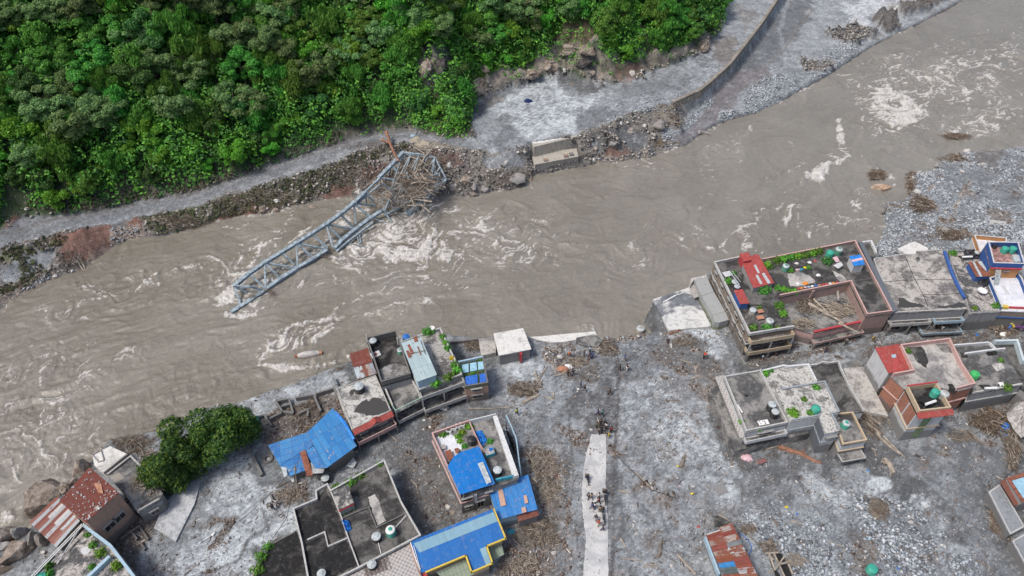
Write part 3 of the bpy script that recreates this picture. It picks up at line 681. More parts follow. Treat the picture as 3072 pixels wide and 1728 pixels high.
# hill
hillm=[(-600,800)]+FOOT+[(2200,-400),(-600,-900)]
paint('X',hillm,'hill',3,3)
paint('S',[(1380,280),(1450,160),(1620,130),(1680,230),(1620,290),(1400,300)],'slip',5,8)
paint('S',[(1000,560),(1000,440),(1250,420),(1360,330),(1480,290),(1700,300),(1800,380),(2150,330),(2420,240),(2400,330),(2150,430),(1960,490),(1700,560),(1560,480),(1400,500),(1100,580),(940,640),(850,640),(820,540),(860,480)],'rock',4,8)
paint('S',[(490,550),(500,400),(520,290),(700,320),(730,470),(700,570),(560,560)],'rock',4,8)
paint('S',[(610,350),(700,340),(720,480),(640,500)],'rockd',4,6)
paint('S',[(1560,330),(1660,340),(1660,480),(1700,540),(1600,440)],'rockd',5,10,.9)
paint('S',[(1680,420),(2100,400),(2140,440),(1960,490),(1720,540)],'scrub',5,12,.8)
paint('S',[(1800,440),(1960,440),(1900,520),(1760,540)],'red',5,10,.6)
paint('S',[(0,860),(200,830),(450,830),(540,830),(700,810),(860,780),(860,900),(700,920),(560,880),(440,850),(0,930)],'scrub',5,8)
paint('V',[(250,1449),(700,1449),(1100,1300),(1500,1340),(2100,1230),(2576,1010),(2576,1100),(2300,1240),(1700,1420),(1400,1500),(700,1640),(200,1560)],'scrub',6,8,.95)
stroke('X',PATHC,'road',22,1,7); stroke('X',PATHC,'muds',8,.7,16); stroke('X',[(x+10,y+14) for x,y in PATHC],'siltd',5,.7,12); stroke('X',[(x,y-18) for x,y in PATHC],'mudb',5,.8,10)
# river bed
riv=sst(WZ+.25,WZ-.25,ZZ); lay(riv,'riverbed')
wf1=fbm(XX/6,YY/6,501,4,.55); wf2=fbm(XX/6,YY/6,511,4,.55); wf=fbm(XX/3.2+wf1*7,YY/3.2+wf2*7,521,6,.62); wg=np.abs(fbm(XX/4+wf2*6,YY/4+wf1*6,531,5,.6)-.5)
lm=CC.mean(-1); flat_=(RG<.35)*(ZZ>WZ+.3)*(PY>150); sil=sst(.17,.28,lm)*flat_
keepc=CC.copy(); lay(sil*sst(.51,.60,wf)*.5,'muds'); lay(sil*sst(.028,.006,wg)*.7,'mud'); lay((1-sil)*flat_*sst(.56,.66,wf)*.30,'siltd'); lay((1-sil)*flat_*sst(.02,.004,wg)*.35,'silt')
litm=sst(.55,.66,fbm(XX/7,YY/7,541,5,.65))*flat_*((PY>820)|(PX>2600)); lay(litm*.4*sst(.45,.6,nB),'litter')
# relief
amp=RG*np.clip((YY+60)/160,.6,2.0)
dz=(ridged(XX/4.5,YY/4.5,71,5)-.5)*4.6*np.maximum(amp-.15,0)+(ridged(XX/2.2,YY/2.2,77,4)-.5)*1.2*amp+(nB-.5)*.8*amp+(nA-.5)*.7*np.clip(amp,.15,.5)+(nD-.5)*.35*amp
wallm=line_d(PX,PY,WALLT); dz*=sst(3,14,wallm)
ZZ=ZZ+np.where(ZZ>WZ+.4,dz,dz*.25)
ZZ=np.where(riv>.5,np.minimum(ZZ,WZ-.25),ZZ)
for pl_,zl in (([(838,745),(870,842),(1246,770),(1230,700)],-1.6),([(860,842),(880,930),(1250,870),(1256,768)],-4.2)):
 q_=[W('O',*v,0 if zl<-3 else-.6) for v in pl_]; k_=poly_sd(XX,YY,[(v.x,v.y) for v in q_])>-.6; ZZ=np.where(k_,np.minimum(ZZ,zl),ZZ)
ZG=ZZ
def gz(x,y):
 """terrain height at a world point"""
 i=int(np.clip(np.searchsorted(ys,y)-1,0,len(ys)-2)); fy=(y-ys[i])/(ys[i+1]-ys[i])
 u=x/(0.62*(max(12,y)+100)); j=(u+1)/2*(NU-1); j=min(max(j,0),NU-2); fx=j-int(j); j=int(j)
 return float((ZG[i,j]*(1-fx)+ZG[i,j+1]*fx)*(1-fy)+(ZG[i+1,j]*(1-fx)+ZG[i+1,j+1]*fx)*fy)
def WG(c,x,y,dz=0.0):
 """point on the terrain seen at a crop pixel"""
 q=ip(c,x,y); hi=70.0 if q[1]<640 else 9.0; st=2.5
 while hi>-7:
  p=P(*q,hi-st)
  if gz(p.x,p.y)>=hi-st:break
  hi-=st
 lo=hi-st
 for _ in range(9):
  m_=(lo+hi)/2; p=P(*q,m_)
  if gz(p.x,p.y)>=m_:lo=m_
  else:hi=m_
 return Vector((p.x,p.y,gz(p.x,p.y)+dz))
def grid_mesh(name,X,Y,Z,keep=None):
 n,m=X.shape; v=np.stack([X,Y,Z],-1).reshape(-1,3)
 idx=np.arange(n*m).reshape(n,m)
 q=np.stack([idx[:-1,:-1],idx[:-1,1:],idx[1:,1:],idx[1:,:-1]],-1).reshape(-1,4)
 if keep is not None:q=q[(keep[:-1,:-1]|keep[:-1,1:]|keep[1:,1:]|keep[1:,:-1]).ravel()]
 me=bpy.data.meshes.new(name); me.vertices.add(len(v)); me.vertices.foreach_set('co',v.ravel())
 me.loops.add(q.size); me.loops.foreach_set('vertex_index',q.ravel()); me.polygons.add(len(q))
 me.polygons.foreach_set('loop_start',np.arange(0,q.size,4)); me.polygons.foreach_set('use_smooth',np.ones(len(q),bool))
 me.update(calc_edges=True); o=bpy.data.objects.new(name,me); COL.objects.link(o); return o
def fattr(o,name,arr):
 a=o.data.attributes.new(name,'FLOAT','POINT'); a.data.foreach_set('value',arr.ravel().astype(np.float32))
def cattr(o,name,rgb):
 a=o.data.attributes.new(name,'FLOAT_COLOR','POINT'); x=np.ones(rgb.shape[:-1]+(4,),np.float32); x[...,:3]=rgb; a.data.foreach_set('color',x.ravel())
g=NT('ground'); p=g.P(); A=g.attr('ground_colour').outputs['Color']; G_=g.attr('gravel').outputs['Fac']
n1=g.noise(p,0.35,9,.72,.6); n2=g.noise(p,1.7,8,.78,.4); n4=g.noise(g.P(rot=-.6,sc=(1,1.8,1)),.9,9,.8,1.6)
dash=g.noise(g.P(rot=.5,sc=(1,2.0,1)),1.1,8,.85,1.4); vo=g.vor(p,3.4); vo2=g.vor(p,2.6)
c=g.mix(1.0,A,g.mix(g.mr(n1,.40,.60),(.76,.76,.77),(1.14,1.14,1.14)),'MULTIPLY')
c=g.mix(1.0,c,g.mix(g.mr(n2,.38,.62),(.78,.775,.77),(1.16,1.16,1.16)),'MULTIPLY')
c=g.mix(1.0,c,g.mix(g.mr(n4,.42,.58),(.78,.78,.79),(1.14,1.14,1.14)),'MULTIPLY')
# small dark clods and streaks in the silt
c=g.mix(g.mr(dash,.555,.585,0,.62),c,(.085,.082,.082))
fs=g.noise(g.P(rot=.25,sc=(.55,1,1)),.8,5,.6,2.6); fr=g.math('ABSOLUTE',g.math('SUBTRACT',fs,.5)); c=g.mix(g.mr(fr,.012,.0,0,.5),c,(.10,.10,.105)); fs2=g.noise(g.P(rot=-.4,sc=(.6,1.1,1)),1.3,5,.6,2.8); fr2=g.math('ABSOLUTE',g.math('SUBTRACT',fs2,.5)); c=g.mix(g.mr(fr2,.018,.0,0,.35),c,(.45,.46,.47))
# brown straw-like litter
c=g.mix(g.mr(g.noise(g.P(rot=1.1,sc=(1,2.4,1)),1.6,8,.85,.8),.60,.64,0,.3),c,(.22,.165,.13))
# stones
st=g.mix(g.mr(g.z(vo.outputs['Color'],0),0,1,0,1,False),(.55,.55,.55),(1.38,1.37,1.35))
edge=g.mix(1.0,st,g.mix(g.mr(vo.outputs['Distance'],.35,.62),(1.05,1.05,1.05),(.5,.5,.5)),'MULTIPLY')
c=g.mix(G_,c,g.mix(1.0,c,edge,'MULTIPLY'))
spk=g.math('MULTIPLY',g.mr(g.z(vo2.outputs['Color'],1),.95,.965),g.mr(vo2.outputs['Distance'],.34,.2)); c=g.mix(g.math('MULTIPLY',spk,.5),c,(.55,.53,.50))
hgt=g.math('ADD',g.math('MULTIPLY',n2,1.0),g.math('MULTIPLY',g.math('SUBTRACT',1.0,vo.outputs['Distance']),g.math('MULTIPLY',G_,.35)))
wet=g.attr('wet').outputs['Fac']
M['ground']=g.done(c,g.mr(wet,0,1,.93,.42,False),g.bump(hgt,.22,1.0),.3)
ground=grid_mesh('ground',XX,YY,ZZ); ground.data.materials.append(M['ground']); tag(ground,kind='structure')
ground['label']='grey flood mud, silt, gravel banks and wooded slope soil'
lum=CC.mean(-1)
cattr(ground,'ground_colour',CC); fattr(ground,'gravel',GR)
fattr(ground,'wet',sst(.2,.11,lum)*sst(.5,.1,GR)*(YY<110))
# ---------------------------------------------------------------- river
CL=[P(x,y,WZ) for x,y in [(-900,1700),(-400,1350),(100,1130),(600,950),(1000,850),(1500,770),(2000,640),(2400,430),(2800,230),(3200,60),(3600,-120)]]
wy=[30.0]
while wy[-1]<260:wy.append(wy[-1]+0.17+0.0010*(wy[-1]-30))
wy=np.array(wy); WY,WU=np.meshgrid(wy,np.linspace(-1,1,1080),indexing='ij'); WX=WU*.60*(WY+100)
bt=np.full(WX.shape,1e9); S_=np.zeros(WX.shape); T_=np.zeros(WX.shape); acc=0
for a,b in zip(CL[:-1],CL[1:]):
 ex,ey=b.x-a.x,b.y-a.y; L=math.hypot(ex,ey)
 t=np.clip(((WX-a.x)*ex+(WY-a.y)*ey)/L/L,0,1); dx,dy=WX-a.x-t*ex,WY-a.y-t*ey; d2=dx*dx+dy*dy
 k=d2<bt; bt[k]=d2[k]; S_[k]=(acc+t*L)[k]; T_[k]=(np.sign(ex*dy-ey*dx)*np.sqrt(d2))[k]; acc+=L
zb=tin(WX,WY); keep=zb<WZ+.6
wpx,wpy=proj(WX,WY,WZ)
wn=(fbm(WX/3,WY/3,91,6,.78)-.5)*5; wn2=(fbm(WX/3,WY/3,97,6,.78)-.5)*5
F=np.zeros(WX.shape)
def foam(c,pts,st,fe=14,jit=16):
 global F
 p=ips(c,pts); sd=poly_sd(wpx,wpy,p)+wn*jit; F=np.maximum(F,sst(-fe,fe,sd)*st)
def fst(c,pts,wd,st=.8,jit=10):
 global F
 d=line_d(wpx+wn*jit,wpy+wn2*jit,ips(c,pts)); F=np.maximum(F,np.maximum((1-sst(wd*.1,wd*1.0,d))*st,(1-sst(wd*.5,wd*3.2,d))*st*.5))
foam('N',[(900,900),(1250,710),(1450,650),(1600,640),(1750,760),(1870,830),(1940,950),(1800,1010),(1500,1030),(1200,1010),(950,990)],.80,26,24)
foam('N',[(1250,760),(1600,740),(1800,900),(1500,960),(1200,930)],.74,16,20)
foam('N',[(30,1290),(90,1220),(170,1150),(165,1290),(90,1370),(180,1410),(330,1400),(200,1445),(90,1430)],.95,7,9)
foam('N',[(170,1340),(420,1210),(540,1300),(400,1370),(200,1420)],.6,12,12)
fst('N',[(170,1150),(175,1050),(240,960),(360,880),(560,790),(760,740)],13,.72)
fst('N',[(220,1110),(290,1020),(345,930),(360,880)],16,.8)
foam('N',[(180,1160),(400,980),(880,700),(1180,480),(1290,600),(900,880),(400,1200),(280,1260)],.48,14,12)
fst('N',[(500,1230),(640,1180),(860,1070),(1200,1040),(1900,1060)],12,.5)
fst('N',[(980,640),(970,700),(1020,720)],14,.7)
fst('N',[(1640,1090),(1760,1170),(1960,1200)],12,.55); fst('N',[(1700,1040),(1960,1130)],12,.55)
fst('N',[(760,1449),(1000,1330),(1200,1260),(1400,1200)],6,.5,6); fst('N',[(1100,1449),(1400,1330),(1700,1300)],6,.45,6)
foam('Q',[(1250,560),(1300,570),(1380,520),(1410,520),(1430,570),(1540,600),(1605,690),(1590,740),(1500,790),(1400,840),(1390,780),(1300,690)],.84,14,22); foam('Q',[(1150,500),(1450,380),(1700,600),(1650,800),(1380,900),(1180,720)],.5,26,30)
foam('Q',[(1045,735),(1085,735),(1105,830),(1105,890),(1065,885)],.9,6,6); fst('Q',[(1080,900),(1130,960),(1070,1010),(1010,960)],10,.8)
foam('Q',[(845,1075),(960,1020),(1020,1015),(1010,1080),(960,1130),(880,1120)],.92,7,9)
fst('Q',[(1850,560),(1870,620),(1880,680)],16,.85); fst('Q',[(1860,600),(1950,530)],12,.7); fst('Q',[(1880,760),(1950,730),(2050,800)],14,.8); fst('Q',[(1920,640),(1980,700)],7,.6,4)
fst('Q',[(440,1449),(560,1370),(610,1280),(690,1290),(780,1260),(740,1400)],16,.75); fst('Q',[(690,1270),(740,1180),(850,1140)],9,.6)
foam('Q',[(1140,1240),(1200,1230),(1215,1290),(1180,1330),(1150,1290)],.85,7,8); fst('Q',[(1215,970),(1250,1040),(1360,1090)],8,.6)
fst('Q',[(910,1300),(940,1390),(1010,1440),(1060,1370),(1140,1440)],16,.62); fst('Q',[(1200,1330),(1250,1400)],12,.55); fst('Q',[(1380,1090),(1420,1150)],10,.65,5)
fst('Q',[(1480,400),(1560,480),(1620,620)],18,.5); fst('Q',[(1900,200),(1960,230),(1930,310)],12,.45); fst('Q',[(1150,640),(1260,660)],7,.55); fst('Q',[(1600,640),(1700,680)],9,.5)
fst('J',[(60,280),(110,240),(200,220),(280,180),(330,90),(400,60)],10,.7,6); foam('J',[(410,140),(500,60),(560,120),(540,260),(480,290),(430,240)],.8,9,10)
foam('J',[(230,230),(330,200),(330,290),(250,310)],.6,8,8); foam('J',[(1060,0),(1220,20),(1240,120),(1180,150),(1080,80)],.6,8,8); foam('J',[(1240,80),(1500,40),(1500,100),(1360,140)],.62,8,8); fst('J',[(560,260),(800,270)],10,.5)
fst('Z',[(650,905),(690,860),(745,815),(850,800)],10,.9,6); foam('Z',[(660,900),(700,850),(760,825),(850,805),(820,850),(750,880),(720,895)],.62,9,8); fst('Z',[(650,915),(770,925),(820,915),(880,895)],10,.85,5)
fst('R',[(280,1390),(370,1410),(490,1400),(640,1300),(820,1270),(900,1280)],10,.62); fst('R',[(950,1220),(1060,1210),(1190,1100),(1300,1060)],9,.68); fst('R',[(1380,1030),(1480,1040),(1610,1000)],10,.72)
fst('R',[(620,1190),(720,1195),(810,1225)],8,.65); fst('R',[(1610,970),(1740,1000)],8,.6); fst('R',[(1140,1165),(1230,1180)],6,.6); fst('R',[(490,1310),(600,1240),(760,1200),(1090,1100)],8,.45)
fst('R',[(960,1120),(1060,1100),(1170,1060)],9,.5); fst('R',[(760,1040),(860,1030)],6,.5); fst('R',[(1670,760),(1760,730),(1960,720)],6,.45); fst('R',[(1840,880),(1940,860),(2070,800)],7,.5); fst('R',[(330,1449),(500,1400),(700,1449)],16,.55)
fst('A',[(300,240),(300,310),(270,350),(285,400)],6,.7,4); fst('A',[(80,600),(90,700),(110,770),(150,800)],10,.8,5); fst('A',[(120,600),(175,660),(160,710)],7,.65,4); fst('A',[(0,570),(100,500),(150,440),(180,560)],7,.6,5)
fst('A',[(250,500),(290,570),(380,520),(400,440)],7,.5,5); fst('A',[(460,590),(450,660),(380,730)],7,.5,5); fst('A',[(20,130),(120,60),(300,0)],7,.55,6); fst('A',[(40,260),(130,235)],6,.65,4); fst('A',[(480,0),(500,130)],6,.5,4); fst('A',[(560,0),(620,60)],5,.5,4)
fst('A',[(20,720),(70,860),(0,940)],10,.6,6); foam('A',[(0,1000),(80,1000),(110,1060),(0,1120)],.62,9,8)
for q in ((820,1000,1060,940),(60,980,210,960),(140,1040,180,1180),(20,1180,90,1230),(1400,700,1600,690),(2700,330,2800,350),(2300,550,2420,480)):fst('X',[(q[0],q[1]),(q[2],q[3])],10,.45)
foam('X',[(900,850),(1050,680),(1330,620),(1600,640),(1750,760),(1500,880),(1150,900)],.36,40,40); foam('X',[(1080,560),(1330,590),(1400,640),(1150,700)],.62,16,20); foam('X',[(560,900),(700,760),(900,640),(980,700),(800,860),(700,960)],.42,24,24); foam('X',[(2200,640),(2650,560),(2640,700),(2300,760)],.42,40,30); foam('X',[(2450,180),(3072,60),(3072,400),(2650,480)],.40,40,30)
foam('X',[(-100,1100),(300,1000),(300,1350),(0,1500)],.38,40,30)
F=np.maximum(F,.05+.20*sst(.52,.68,fbm(S_/26,T_/9,401,4,.55))); edge_=1-sst(0,1.6,np.clip(WZ-zb,0,9)); F=np.maximum(F,edge_*.36)
# streak lines: noise smeared along the current and its eddies
GX,GY=np.meshgrid(np.arange(-150,200,.28),np.arange(45,250,.28)); gb=np.full(GX.shape,1e9); VX=np.zeros(GX.shape); VY=np.zeros(GX.shape)
for a,b in zip(CL[:-1],CL[1:]):
 ex,ey=b.x-a.x,b.y-a.y; L=math.hypot(ex,ey); t=np.clip(((GX-a.x)*ex+(GY-a.y)*ey)/L/L,0,1); wgt=1/(((GX-a.x-t*ex)**2+(GY-a.y-t*ey)**2)+60)**2
 VX+=ex/L*wgt; VY+=ey/L*wgt
vl=np.hypot(VX,VY); VX /= vl; VY /= vl
def smp(A,x,y):
 fx=np.clip((x+150)/.28,0,A.shape[1]-1.01); fy=np.clip((y-45)/.28,0,A.shape[0]-1.01); ix=fx.astype(int); iy=fy.astype(int); fx=fx-ix; fy=fy-iy
 return (A[iy,ix]*(1-fx)+A[iy,ix+1]*fx)*(1-fy)+(A[iy+1,ix]*(1-fx)+A[iy+1,ix+1]*fx)*fy
psi=(fbm(GX/13,GY/13,601,3,.5)-.5)*42+(fbm(GX/4.5,GY/4.5,611,3,.5)-.5)*9; dyp,dxp=np.gradient(psi,.28); VX=VX+dyp*.75; VY=VY-dxp*.75; vl=np.hypot(VX,VY)+.15; VX /= vl; VY /= vl
def lic(N,n,st):
 out=N.copy(); c_=1
 for sgn in (1,-1):
  x,y=GX.copy(),GY.copy()
  for i in range(n):
   vx,vy=smp(VX,x,y),smp(VY,x,y); x=x+vx*st*sgn; y=y+vy*st*sgn; out+=smp(N,x,y); c_+=1
 out /= c_; return (out-out.mean())/out.std()
nz=np.random.default_rng(3); N0=nz.random(GX.shape); n1_=N0
G1=lic(n1_,9,.28); G2=lic(fbm(GX/.8,GY/.8,621,2,.5),18,.36); G3=lic(fbm(GX/3.5,GY/3.5,631,3,.5),34,.7)
g1,g2,g3=smp(G1,WX,WY),smp(G2,WX,WY),smp(G3,WX,WY)
pat=g1*.62+np.exp(-(g2/.24)**2)*1.7-.55+g2*.2+(fbm(WX/2.2,WY/2.2,641,4,.7)-.5)*2.4; F=np.clip(F+.10*np.clip(g3,-1,2)*(F>.05),0,1)
thr_=2.5-4.5*F; FK=sst(0,.8,pat-thr_)*(.35+.65*sst(.1,.55,F))
wv=(ridged(S_/9+wn*.08,T_/3.2,201,4)-.5)*.55+(g2*.06+g3*.07+g1*.03)*(.55+F)
wv+=F*(fbm(WX/1.1,WY/1.1,231,4,.65)-.5)*.8+FK*.10*F
water=grid_mesh('river_water',WX,WY,WZ+wv,keep)
fattr(water,'foam',FK); fattr(water,'tone',np.clip((g3*.45+g2*.3)*(.5+.7*F),-1.5,1.5))
g=NT('muddy_river'); p=g.P(); fm=g.attr('foam').outputs['Fac']; tn=g.attr('tone').outputs['Fac']
big=g.noise(p,.035,4,.6,.8); c=g.mix(g.mr(big,.35,.65),(.186,.169,.139),(.232,.215,.184))
c=g.mix(g.mr(g.z(p,0),-60,90,0,.5,False),c,(.252,.239,.213))
c=g.mix(1.0,c,g.mix(g.mr(tn,-1.2,1.2,0,1,False),(.85,.845,.835),(1.13,1.13,1.13)),'MULTIPLY')
rip=g.noise(p,1.5,7,.70,1.2); r3=g.noise(p,2.6,6,.75,.5)
c=g.mix(1.0,c,g.mix(g.mr(rip,.40,.60),(.94,.94,.93),(1.05,1.05,1.05)),'MULTIPLY')  # light and dark of the ripples put into the water colour
k=g.math('MULTIPLY',fm,g.mr(r3,.40,.54,.35,1.0)); c=g.mix(k,c,(.62,.60,.57))
M['water']=g.done(c,g.mr(k,0,1,.16,.7),g.bump(g.math('ADD',rip,g.math('MULTIPLY',k,.4)),.16,.8),.5)
water.data.materials.append(M['water']); tag(water,kind='structure'); water['label']='silty brown river in flood with foam'
# ---------------------------------------------------------------- foliage
rng=np.random.default_rng(5)
def leaf_mesh(name,centers,normals,sizes,mats,asp=1.0,droop=0.0,midx=None):
 """one kite-shaped leaf (two triangles, bent) per centre"""
 n=len(centers); c=np.asarray(centers); nn=np.asarray(normals); nn=nn/np.linalg.norm(nn,axis=1,keepdims=True)
 r=rng.normal(size=(n,3)); a=np.cross(nn,r); a /= np.linalg.norm(a,axis=1,keepdims=True); b=np.cross(nn,a)
 s=np.asarray(sizes)[:,None]
 if droop:b=b*(1-droop)+np.array([0,0,-droop]); b /= np.linalg.norm(b,axis=1,keepdims=True)
 v=np.stack([c-b*s*asp,c+a*s*.62+nn*s*.15,c+b*s*asp,c-a*s*.62+nn*s*.15],1).reshape(-1,3)
 me=bpy.data.meshes.new(name); me.vertices.add(4*n); me.vertices.foreach_set('co',v.ravel())
 me.loops.add(4*n); me.loops.foreach_set('vertex_index',np.arange(4*n)); me.polygons.add(n); me.polygons.foreach_set('loop_start',np.arange(0,4*n,4))
 for m in mats:me.materials.append(m)
 if midx is not None:me.polygons.foreach_set('material_index',midx)
 me.update(calc_edges=True); return me
def crown_pts(R,Hc,nb,nl,flat=.8,lump=.42,seed=0):
 """leaf positions spread through lobes of a crown whose centre is at 0"""
 r=np.random.default_rng(seed); C=[]; Nn=[]
 lobes=[]
 for i in range(nb):
  a=r.uniform(0,2*math.pi); e=math.sqrt(r.uniform(0,1))*R*.78; zz=r.uniform(-.9,1.0)*Hc*(1-(e/R)**2*.8)
  lobes.append((e*math.cos(a),e*math.sin(a),zz,R*lump*r.uniform(.55,1.15)))
 tot=sum(l[3]**2 for l in lobes)
 for l in lobes:
  k=int(nl*l[3]**2/tot); d=r.normal(size=(k,3)); d /= np.linalg.norm(d,axis=1,keepdims=True); d[:,2]=np.abs(d[:,2])*.95-.25
  rad=l[3]*(r.uniform(0.72,1.06,k))[:,None]; bumpy=1+.16*np.sin(d[:,:1]*9+l[0])*np.cos(d[:,1:2]*8+l[1])
  C.append(np.array(l[:3])+d*rad*bumpy*np.array([1,1,flat])); Nn.append(d+r.normal(size=(k,3))*.45+np.array([0,0,.35]))
 return np.concatenate(C),np.concatenate(Nn)
def trunk_mb(h,r0,R,seed=0,base=-1.0):
 rr=random.Random(seed); mb=MB()
 bend=(rr.uniform(-.5,.5),rr.uniform(-.5,.5))
 pts=[(bend[0]*t*t,bend[1]*t*t,base+(h-base)*t) for t in (0,.25,.5,.75,1)]
 mb.tube(pts,[r0,r0*.82,r0*.65,r0*.48,r0*.3],7)
 for i in range(5):
  a=i*1.257+rr.uniform(-.4,.4); q=Vector(pts[2]).lerp(Vector(pts[4]),rr.uniform(0,.8)); e=R*rr.uniform(.45,.75)
  mb.tube([q,q+Vector((math.cos(a)*e*.5,math.sin(a)*e*.5,h*.12)),q+Vector((math.cos(a)*e,math.sin(a)*e,h*.25))],[r0*.35,r0*.22,r0*.08],5)
 return mb
TREEK=[]
def make_kind(i,R,Hc,th,nb,nl,ls,mat,asp=1.0,droop=0.0,lump=.42,flat=.8):
 C_,N_=crown_pts(R,Hc,nb,nl,flat,lump,100+i); C_[:,2]+=th
 me=leaf_mesh('crown',C_,N_,ls*np.random.default_rng(i).uniform(.6,1.25,len(C_)),[M[mat]],asp,droop)
 tm=trunk_mb(th+Hc*.3,R*.06+.06,R,i,-2.5); t=bpy.data.meshes.new('trunk'); t.from_pydata([tuple(v) for v in tm.v],[],tm.f); t.materials.append(M['bark']); t.update()
 TREEK.append((me,t,R,th,mat))
kinds=[(4.6,3.0,4.5,34,9500,.20,'leaf_grey',1.0,0,.27,.9),(3.8,2.6,3.8,26,7500,.20,'leaf_mid',1.1,.15,.31,.9),(3.4,2.6,3.0,20,6500,.20,'leaf_lime',1.6,.5,.36,1.1),
  (4.2,3.0,4.6,28,8000,.20,'leaf_dark',1.0,0,.28,.95),(5.3,3.2,5.2,42,11000,.21,'leaf_grey',1.0,0,.24,.85),(3.8,3.2,3.4,22,7500,.20,'leaf_mid',1.6,.55,.34,1.25),
  (2.8,1.8,2.2,15,4500,.19,'leaf_lime',1.2,.2,.36,.9),(3.2,2.4,3.0,18,5500,.21,'leaf_dark',1.4,.35,.36,.9),(4.2,2.6,3.8,24,8000,.21,'leaf_mid',1.0,0,.30,.85),(4.0,4.0,3.6,28,9000,.20,'leaf_mid',1.8,.65,.30,1.4)]
for i,k in enumerate(kinds):make_kind(i,*k)
DESC={'leaf_grey':'grey green','leaf_mid':'mid green','leaf_lime':'bright lime green','leaf_dark':'dark green'}
NOTREE=[ips('S',q) for q in ([(480,570),(490,380),(520,270),(720,320),(740,480),(700,580)],[(1370,320),(1440,150),(1640,120),(1700,240),(1750,370),(1960,400),(2150,330),(2440,230),(2440,420),(1960,540),(1560,560),(940,660),(820,640),(800,540),(1000,420),(1260,410)])]+[ips('R',[(0,380),(130,380),(240,590),(120,720),(0,760)])]+[ips('V',[(540,330),(660,380),(670,500),(600,480)])]
def in_poly(x,y,p):return poly_sd(np.array([x]),np.array([y]),p)[0]>0
placed=[]
def put_tree(x,y,ki,s,label,group,nm=None):
 me,tm,R,th,mat=TREEK[ki]; z=gz(x,y)
 if nm is None:nm={'leaf_grey':'broadleaf_tree','leaf_mid':'leafy_tree','leaf_lime':'creeper_covered_tree','leaf_dark':'dark_leaved_tree'}[mat]
 t=thing(nm,(x,y,z),label,'tree',group); t.rotation_euler=(0,0,rr_.uniform(0,6.28)); t.scale=(s,s,s*rr_.uniform(.85,1.15))
 for n2,m2 in (('crown',me),('trunk',tm)):
  o=bpy.data.objects.new(n2,m2); COL.objects.link(o); o.parent=t
 placed.append((x,y,R*s)); return t
rr_=random.Random(11)
footw=[(p.x,p.y) for p in foot]
def foot_dist(x,y):
 b=min(((x-q[0])**2+(y-q[1])**2,q) for q in footw); return math.sqrt(b[0]),b[1]
hp=[(f[0],f[1]) for f in footw]
cand=[]
gy=98.0
while gy<262:
 gx=-165.0
 while gx<90:
  x=gx+rr_.uniform(-2.2,2.2); y=gy+rr_.uniform(-2.2,2.2); gx+=4.15
  z=gz(x,y); px,_q=proj(x,y,z)
  if z<fz(px)+1.4:continue
  fd,_=foot_dist(x,y)
  if fd<2.2 or fd>62:continue
  px,py=proj(x,y,z+4)
  if px<-130 or px>2260 or py<-110 or py>800:continue
  bx,by=proj(x,y,z+1.0)
  if any(in_poly(bx,by,q) for q in NOTREE):continue
  cand.append((x,y,px,py,fd,z))
 gy+=4.0
rr_.shuffle(cand); cand.sort(key=lambda q:q[3]<-60)
cand=cand[:299]
zone=fbm(np.array([c_[0]/22 for c_ in cand]),np.array([c_[1]/22 for c_ in cand]),301,3)
bands=lambda fd:'beside the mud road' if fd<9 else ('halfway up the wooded slope' if fd<24 else 'high on the wooded slope')
def xw(px):return ('far left' if px<330 else 'left' if px<750 else 'centre left' if px<1180 else 'centre' if px<1600 else 'right')
tl=[]
for i,(x,y,px,py,fd,z) in enumerate(cand):
 v=zone[i]+rr_.uniform(-.16,.16)
 if fd<8:ki=rr_.choice([2,5,6,6,7,9,1])
 elif v<.42:ki=rr_.choice([3,7,5,8,1])
 elif v<.52:ki=rr_.choice([1,5,9,8,3,2])
 elif v<.60:ki=rr_.choice([0,4,1,9,2])
 else:ki=rr_.choice([4,0,9,1,2,5])
 if px>2000:ki=rr_.choice([3,1,8])
 s=rr_.uniform(.85,1.25)*(.75 if fd<6 else 1)
 tl.append((x,y,px,py,fd,ki,s))
# labels: look + landmark + rank within that company from the left
comp={}
for q in tl:comp.setdefault((DESC[TREEK[q[5]][4]],bands(q[4])),[]).append(q)
ORD=['leftmost','second from left','third from left','fourth from left','fifth from left','sixth from left','seventh from left','eighth from left','ninth from left','tenth from left']
def ordw(k,n):
 if k<10:return ORD[k]
 if n-1-k<10:return ORD[n-1-k].replace('left','right') if n-1-k else 'rightmost'
 tens={11:'eleventh',12:'twelfth',13:'thirteenth',14:'fourteenth',15:'fifteenth',16:'sixteenth',17:'seventeenth',18:'eighteenth',19:'nineteenth',20:'twentieth'}
 kk,side=(k+1,'left') if k<n/2 else (n-k,'right')
 if kk in tens:return tens[kk]+' from '+side
 ones=['','first','second','third','fourth','fifth','sixth','seventh','eighth','ninth']
 if kk<30:return 'twenty '+ones[kk-20]+' from '+side
 if kk==30:return 'thirtieth from '+side
 return 'thirty '+ones[kk-30]+' from '+side
for (d_,b_),L in comp.items():
 L.sort(key=lambda q:q[2])
 for k,q in enumerate(L):put_tree(q[0],q[1],q[5],q[6],f'{d_} tree {b_}, {ordw(k, len(L))} of them','trees on the wooded slope')
